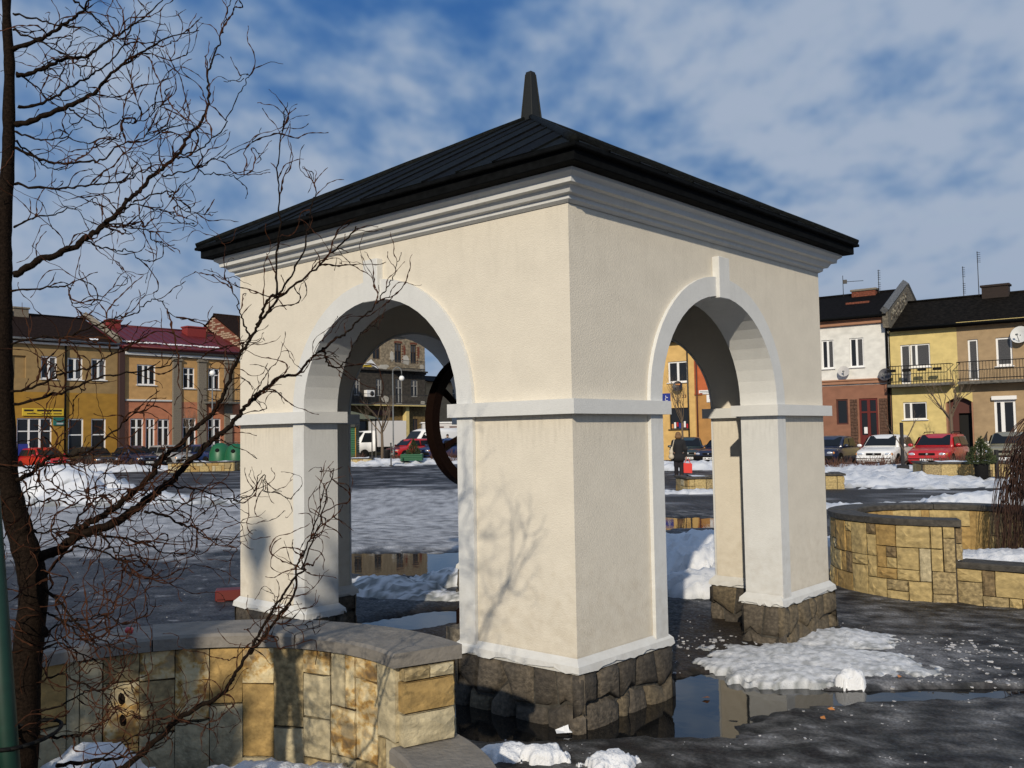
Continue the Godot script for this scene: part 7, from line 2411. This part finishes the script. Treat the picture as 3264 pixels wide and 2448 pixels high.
	mat("black_iron", Color(0.014, 0.013, 0.013), 0.5)
	mat("lamp_grey", Color(0.13, 0.14, 0.145), 0.5)
	mat("lead_grey", Color(0.20, 0.21, 0.225), 0.6, "mottle_strong", 1.0)
	mat("globe", Color(0.82, 0.82, 0.80), 0.25)
	mat("concrete", Color(0.22, 0.21, 0.19), 0.9, "mottle_strong", 0.7)
	# houses
	for q in [["plaster_white", 0.80, 0.79, 0.75], ["plaster_brown", 0.29, 0.135, 0.085], ["plaster_brown_pale", 0.40, 0.205, 0.125], ["plaster_yellow", 0.72, 0.57, 0.235], ["plaster_tan", 0.40, 0.285, 0.165], ["plaster_orange", 0.56, 0.145, 0.052], ["plaster_orange_dark", 0.42, 0.10, 0.035], ["plaster_ochre_orange", 0.50, 0.26, 0.085], ["plaster_warm", 0.72, 0.47, 0.175], ["plaster_ochre", 0.40, 0.215, 0.03], ["plaster_ochre_grey", 0.34, 0.225, 0.095], ["plaster_salmon", 0.52, 0.20, 0.105], ["plaster_peach", 0.56, 0.33, 0.13], ["tenement_dark", 0.085, 0.072, 0.058], ["tenement_beige", 0.50, 0.40, 0.27], ["tenement_ochre", 0.30, 0.20, 0.075], ["lime_patch", 0.55, 0.52, 0.46]]:
		mat(q[0], Color(q[1], q[2], q[3]), 0.92, "mottle_strong" if str(q[0]).begins_with("tenement") else "mottle", 0.35)
	mat("brick_red", Color(0.30, 0.085, 0.045), 0.9, "mottle_strong", 1.0)
	mat("brick_pale", Color(0.42, 0.30, 0.21), 0.9, "mottle", 1.0)
	mat("brick_sooty", Color(0.028, 0.018, 0.015), 0.9, "mottle", 1.0)
	mat("roof_felt", Color(0.013, 0.012, 0.013), 0.85, "mottle_strong", 0.5)
	mat("roof_felt_brown", Color(0.022, 0.019, 0.016), 0.85, "streak", 0.25)
	mat("roof_brown", Color(0.036, 0.022, 0.018), 0.9, "mottle_strong", 0.6)
	mat("roof_red", Color(0.12, 0.010, 0.012), 0.5, "mottle", 0.3)
	mat("roof_red_paint", Color(0.20, 0.022, 0.018), 0.6)
	mat("red_door", Color(0.115, 0.010, 0.006), 0.5)
	mat("red_brown_paint", Color(0.07, 0.016, 0.010), 0.6)
	mat("red_brown_dark", Color(0.045, 0.020, 0.016), 0.7)
	mat("white_paint", Color(0.78, 0.78, 0.78), 0.5)
	mat("white_paint_worn", Color(0.56, 0.55, 0.53), 0.7, "mottle_strong", 1.5)
	mat("dark_frame", Color(0.05, 0.032, 0.022), 0.7)
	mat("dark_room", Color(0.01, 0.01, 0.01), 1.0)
	mat("glass", Color(0.016, 0.018, 0.022), 0.06)
	g = mat("glass_lace", Color(0.17, 0.165, 0.165), 0.12, "streak", 1.0)
	g.uv1_scale = Vector3(5, 1.0, 5)
	# signs and vehicles
	for q in [["sign_yellow", 0.62, 0.43, 0.03], ["sign_teal", 0.015, 0.14, 0.12], ["sign_blue", 0.02, 0.035, 0.24], ["sign_orange", 0.66, 0.30, 0.03], ["badge_orange", 0.55, 0.22, 0.06], ["dish_dark", 0.05, 0.05, 0.062], ["dish_pale", 0.42, 0.41, 0.41], ["dish_white", 0.62, 0.63, 0.63], ["dish_black", 0.014, 0.013, 0.02], ["van_grey", 0.52, 0.51, 0.51]]:
		mat(q[0], Color(q[1], q[2], q[3]), 0.5)
	for q in [["car_red", 0.42, 0.010, 0.012], ["car_navy", 0.008, 0.014, 0.045], ["car_white", 0.74, 0.74, 0.74], ["car_olive", 0.20, 0.19, 0.135], ["car_teal", 0.010, 0.028, 0.035], ["car_blue", 0.012, 0.03, 0.11], ["car_black", 0.010, 0.010, 0.012], ["car_silver", 0.28, 0.29, 0.30]]:
		g = mat(q[0], Color(q[1], q[2], q[3]), 0.38)
		g.clearcoat_enabled = true
		g.clearcoat = 0.7
		g.clearcoat_roughness = 0.12
	mat("car_glass", Color(0.012, 0.014, 0.017), 0.05)
	g = mat("headlight", Color(0.75, 0.77, 0.8), 0.12)
	g.metallic = 0.6
	g = mat("rim_grey", Color(0.35, 0.36, 0.37), 0.4)
	g.metallic = 0.6
	mat("skin", Color(0.44, 0.27, 0.20), 0.6)
	mat("coat_black", Color(0.010, 0.010, 0.012), 0.9)
	mat("coat_olive", Color(0.05, 0.04, 0.025), 0.9)
	mat("cloth_dark", Color(0.010, 0.008, 0.012), 0.9)
	mat("hair_brown", Color(0.16, 0.085, 0.035), 0.7)
	mat("hair_dark", Color(0.02, 0.015, 0.012), 0.8)
	mat("shoe_brown", Color(0.12, 0.05, 0.015), 0.6)
	mat("bag_red", Color(0.62, 0.018, 0.010), 0.5)
	mat("bag_cream", Color(0.52, 0.45, 0.34), 0.8)
	for key in ["roof_metal", "roof_metal_worn", "bark", "twig", "roof_felt", "roof_felt_brown", "roof_brown", "iron", "black_rubber", "joint_dark"]:
		M[key].metallic_specular = 0.16
	for key in ["car_glass"]:
		M[key].metallic_specular = 0.25
	for key in ["glass", "water", "ground"]:
		M[key].metallic_specular = 0.38
	mat("paper", Color(0.85, 0.86, 0.87), 0.8)

func _ready() -> void:
	rng.seed = 20110
	n_fine.seed = 3
	n_fine.frequency = 0.05
	n_mid.seed = 8
	n_mid.frequency = 0.05
	n_mid.fractal_octaves = 3
	n_big.seed = 21
	n_big.frequency = 0.05
	# camera, sky, sun
	var cam := Camera3D.new()
	cam.name = "camera"
	cam.fov = 45.013
	cam.near = 0.05
	cam.far = 1500.0
	add_child(cam)
	cam.position = Vector3(0, EYE, 0)
	cam.basis = Basis(Vector3.RIGHT, deg_to_rad(3.136)) * Basis(Vector3.BACK, deg_to_rad(-0.976))
	cam.current = true
	var env := Environment.new()
	env.background_mode = Environment.BG_SKY
	var sky := Sky.new()
	var sm := PanoramaSkyMaterial.new()
	sm.panorama = ImageTexture.create_from_image(sky_image())
	sky.sky_material = sm
	env.sky = sky
	env.background_energy_multiplier = 1.0
	env.tonemap_mode = Environment.TONE_MAPPER_LINEAR
	env.tonemap_exposure = 1.0
	env.sdfgi_enabled = true
	env.ssao_enabled = true
	env.ssil_enabled = true
	var we := WorldEnvironment.new()
	we.name = "world_environment"
	we.environment = env
	add_child(we)
	var sun := DirectionalLight3D.new()
	sun.name = "sun"
	sun.light_energy = 1.15
	sun.light_color = Color(1.0, 0.95, 0.86)
	sun.light_angular_distance = 0.7
	sun.shadow_enabled = true
	add_child(sun)
	sun.look_at_from_position(Vector3.ZERO, Vector3(0.192, -0.400, -0.902))
	materials()
	make_stones()
	# the large structure
	grounds()
	pavilion()
	right_row()
	left_row()
	tenement()
	planter_left()
	planter_right()
	larch()
	pump()
	# farther planters, trees, lamps
	planter_far("low stone planter in the snow in front of the red estate car, with bare perennials", Vector3(14.35, 0.14, -29.9), -0.22, 2.5, 1.6, 0.42)
	planter_far("low stone planter behind the woman's red bag, through the right arch", Vector3(5.75, 0, -26.1), 0.1, 2.1, 1.2, 0.42)
	planter_far("low stone planter just right of the right pillar, nearer of two", Vector3(8.5, 0, -26.6), -0.2, 1.6, 1.2, 0.42)
	planter_far("low stone planter just right of the right pillar, farther of two", Vector3(8.3, 0, -29.5), -0.2, 1.6, 1.0, 0.46)
	planter_far("low stone planter beside the green kiosk, through the left arch", Vector3(-9.6, 0, -56.0), 0.05, 2.2, 1.4, 0.42)
	planter_far("low stone planter at the left edge of the left pillar, below the green bells", Vector3(-16.6, 0, -50.0), 0.1, 3.4, 1.6, 0.5)
	young_tree("bare young tree in front of the tenement, behind the litter bin", Vector3(-7.97, 0.1, -56.5), 4.6, 0.1, 0.45)
	young_tree("bare young tree before the yellow shop window through the right arch", Vector3(8.75, 0.1, -48.0), 4.8, 0.06, 0.5)
	young_tree("bare young tree before the arched carriage gate", Vector3(19.6, 0, -41.5), 4.6, 0.09, 0.5)
	young_tree("slim bare sapling before the white house, right of the right pillar", Vector3(12.3, 0, -40.5), 4.4, 0.04, 0.55)
	young_tree("small bare tree before the salmon house, beside the green bells", Vector3(-20.2, 0, -57.5), 4.2, 0.06, 0.5)
	var sp := thing("tree_post", "thin dark support post with a bare sapling between the white and the red car", "post", Vector3(13.82, 0, -33.0))
	slab(sp, "pole", Vector3(0, 0.95, 0), Vector3(0.1, 1.9, 0.1), M.black_iron, 0.01)
	slab(sp, "foot", Vector3(0, 0.15, 0), Vector3(0.35, 0.5, 0.3), M.black_iron, 0.03)
	for k in 2:
		var tw := st()
		branching(tw, Vector3(0.05, 0.9 + 0.3 * k, 0.06), Vector3([-0.7, 0.5][k], 1.0, 0), 0.9, 0.02, 2, 0.6, 0.7)
		part("sapling", tw, M.bark_pale, sp)
	street_lamp("hooked grey street lamp with a white globe before the tenement", Vector3(-7.73, 0, -60.0), 0.0, 6.2)
	street_lamp("straight pale lamp post before the salmon house, by the green bells", Vector3(-18.3, 0, -56.5), 0.0, 5.6, false)
	street_lamp("globe lamp post behind the viewer whose round shadow falls on the left pillar", Vector3(-4.95, 0, 5.9), 0.0, 6.66, false)
	conifer("loose dark conifer behind the viewer whose shade falls on the planter wall's left part", Vector3(-3.05, 0.5, 1.0), 4.0, 1.0, 900)
	litter_bin("black litter bin on a post in the snow, seen through the left arch", Vector3(-7.0, 0.05, -53.0))
	recycling_bell("green recycling bell left of the left pillar, the left one", Vector3(-17.5, 0.1, -55.5))
	recycling_bell("green recycling bell touching the left pillar's outline, the right one", Vector3(-16.2, 0.05, -54.3))
	kiosk(Vector3(-11.9, 0.0, -62.0), 0.05)
	conifer("small dark conifer in a tall pot before the pale green car at right", Vector3(14.08, 0.58, -28.0), 0.85, 0.42, 1500)
	var pot := thing("tall_pot", "tall dark round pot holding the small conifer at right", "plant pot", Vector3(14.08, 0, -28.0))
	var ps := st(true)
	lathe(ps, [Vector2(0, 0.02), Vector2(0.17, 0.02), Vector2(0.2, 0.5), Vector2(0.22, 0.6), Vector2(0.19, 0.6), Vector2(0.0, 0.56)], 18)
	part("pot", ps, M.black_rubber, pot)
	var pt := thing("post", "short black post beside the tall pot", "post", Vector3(14.6, 0, -28.1))
	slab(pt, "pole", Vector3(0, 0.5, 0), Vector3(0.1, 1.0, 0.1), M.black_iron, 0.01)
	var gb := thing("plant_box", "green painted plant box with a low conifer beside the litter bin", "plant box", Vector3(-6.05, 0.25, -55.5))
	for k in 4:
		slab(gb, "board", Vector3(0, 0.06 + k * 0.1, 0), Vector3(1.3, 0.092, 0.8), M.kiosk_green, 0.01)
	conifer("low dark conifer growing in the green plant box", Vector3(-5.95, 0.6, -55.5), 1.0, 0.42, 1100)
	# hedges and perennials
	for q in [["bare reddish perennials on the snow before the red estate car", Vector3(14.4, 0.5, -30.6), Vector3(2.6, 0.36, 0.9), 160], ["bare brown shrub in front of the dark blue car", Vector3(12.3, 0.15, -35.5), Vector3(2.2, 0.6, 1.0), 160], ["bare brown shrub at the white car's wheel", Vector3(13.8, 0.2, -35.0), Vector3(1.6, 0.65, 0.9), 150], ["brown shrub between the pot and the pale green car", Vector3(15.6, 0.1, -30.5), Vector3(1.5, 0.8, 1.0), 160], ["bare shrub at the right end of the long planter", Vector3(16.2, 0.2, -33.5), Vector3(2.4, 0.75, 1.0), 180], ["bare shrub on the snow below the green kiosk", Vector3(-10.0, 0.3, -57.2), Vector3(2.2, 0.55, 0.8), 120], ["bare shrub on the snow right of the green plant box", Vector3(-3.9, 0.2, -56.2), Vector3(2.4, 0.9, 0.9), 150], ["bare shrub at the foot of the young tree before the tenement", Vector3(-7.4, 0.35, -57.4), Vector3(1.6, 0.4, 0.8), 90], ["low dry hedge on the snow bank before the ochre house", Vector3(-24.5, 0.3, -54.3), Vector3(7.0, 0.6, 1.0), 280], ["low dry hedge on the snow bank before the salmon house", Vector3(-16.5, 0.3, -57.0), Vector3(5.0, 0.6, 1.0), 200]]:
		bush(q[0], q[1], q[2], q[3], M.twig_red, "bare shrubs on the snow banks")
	bush("weeping shrub with rust brown hanging twigs in the right planter", Vector3(5.6, 0.3, -9.85), Vector3(1.05, 1.5, 1.05), 420, M.twig_rust, "", true, "weeping_shrub")
	# cars
	var R := -atan2(0.6, 0.8)
	car("parked_car", "dark blue car at the right pillar's edge, before the brown ground floor", M.car_navy, Vector3(14.75, 0.0, -43.0), R, 2, 4.1, 1.62, 1.4, true)
	car("parked_car", "white hatchback facing the square, left of the red estate", M.car_white, Vector3(16.2, 0.0, -40.4), R, 0, 3.75, 1.64, 1.43, false, M.car_white)
	car("parked_car", "red estate car with roof rails before the yellow house", M.car_red, Vector3(17.95, 0.0, -39.2), R, 1, 4.25, 1.68, 1.44, false, M.car_red)
	car("parked_car", "boxy pale olive car at the right edge before the white door", M.car_olive, Vector3(20.3, 0.05, -37.8), R, 2, 4.0, 1.6, 1.42, true)
	car("parked_car", "dark teal car behind the walking person through the right arch", M.car_teal, Vector3(9.1, 0.0, -48.3), R + 0.45, 0, 4.0, 1.66, 1.42)
	car("parked_car", "navy car with a number plate partly behind the right pillar, through the right arch", M.car_navy, Vector3(10.75, 0.0, -46.9), R, 2, 4.2, 1.66, 1.38)
	var Lt := atan2(0.756, 0.654)
	car("parked_car", "small red hatchback facing left, through the left arch", M.car_red, Vector3(-7.4, 0.1, -66.8), -0.75, 0, 3.6, 1.55, 1.44)
	car("parked_car", "dark blue car behind the flywheel, through the left arch", M.car_blue, Vector3(-4.9, 0.1, -64.3), -0.75, 0, 3.9, 1.62, 1.42)
	var k := 0
	for q in [["black parked car below the ochre house's second shop window", M.car_black, -27.3, -58.0, 0], ["dark car below the ochre house's right corner", M.car_navy, -25.4, -59.5, 2], ["silver parked car before the salmon house, leftmost there", M.car_silver, -23.6, -61.0, 0], ["blue parked car before the salmon house's shopfront", M.car_blue, -21.8, -62.5, 0], ["dark grey parked car between the first two pilasters", M.car_black, -20.0, -64.0, 1], ["grey saloon before the second pilaster, beside the green bells", M.car_silver, -18.2, -65.4, 2], ["red parked car at the far left before the shopfront", M.car_red, -29.4, -56.2, 0]]:
		car("parked_car", q[0], q[1], Vector3(q[2] + 1.5, 0.0, q[3] + 1.0), Lt, q[4], 4.0, 1.64, 1.42)
	box_truck(Vector3(-10.6, 0, -76.0), -1.05)
	van(Vector3(-6.3, 0, -72.0), -0.9)
	market_trailer(Vector3(-5.2, 0, -76.5), 0.15)
	people()
	# litter and small things
	var pp := st()
	for q in [[-0.045, 0.0, 0.03, 0.02], [0.0, 0.02, 0.045, -0.01]]:
		quad(pp, Vector3(q[0], q[1] + 0.006, -0.028), Vector3(q[2], q[3] + 0.012, -0.026), Vector3(q[2], 0.004, 0.03), Vector3(q[0], 0.002, 0.028))
	tag(part("paper_scrap", pp, M.paper, self, Transform3D(Basis(Vector3.UP, 0.1), Vector3(0.26, 0.012, -5.36))), "white scrap of paper in the puddle at the near pillar's foot", "litter")
	var can := st(true)
	lathe(can, [Vector2(0, 0), Vector2(0.024, 0), Vector2(0.027, 0.006), Vector2(0.027, 0.05), Vector2(0.02, 0.058), Vector2(0, 0.058)], 14, Transform3D(Basis(Vector3.BACK, 1.45) * Basis(Vector3.UP, 0.4) * Basis.from_scale(Vector3.ONE * 0.55), Vector3(-1.77, 0.828, -4.33)))
	tag(part("crushed_can", can, M.car_red, self), "small red can lying on the left planter wall's cap", "litter")
	var board := thing("red_board", "dark red board lying on the ice beside the left pillar's foot", "board", Vector3(-2.85, 0.03, -9.75), 0.25)
	slab(board, "plank", Vector3(0, 0.07, 0), Vector3(0.52, 0.11, 0.2), M.red_door, 0.01)
	slab(board, "foot", Vector3(-0.2, 0.01, 0), Vector3(0.08, 0.06, 0.2), M.red_door)
	slab(board, "foot", Vector3(0.2, 0.01, 0), Vector3(0.08, 0.06, 0.2), M.red_door)
	for q in [["orange dry leaf on the dark ice below the puddle, nearer of two", 1.75, -5.42], ["orange dry leaf on the dark ice below the puddle, farther of two", 1.86, -5.6], ["yellow leaf at the puddle's far edge by the snow clod", 2.55, -6.28], ["orange leaf floating in the puddle right of the near pillar", 1.2, -6.0]]:
		var lf := st()
		quad(lf, Vector3(-0.026, 0.0, -0.01), Vector3(0.0, 0.012, -0.016), Vector3(0.028, 0.003, 0.006), Vector3(0.0, 0.0, 0.015))
		tag(part("fallen_leaf", lf, M.badge_orange, self, Transform3D(Basis(Vector3.UP, q[1] * 3), Vector3(q[1], ground_height(q[1], q[2]) * 0.5 + 0.03, q[2]))), q[0], "leaf", "fallen leaves on the ice")
	# bare wood on the rise behind the tenement
	young_tree("distant bare tree beside the tenement's right edge, left of the flywheel", Vector3(-8.6, 0, -108), 9.0, 0.2, 0.35)
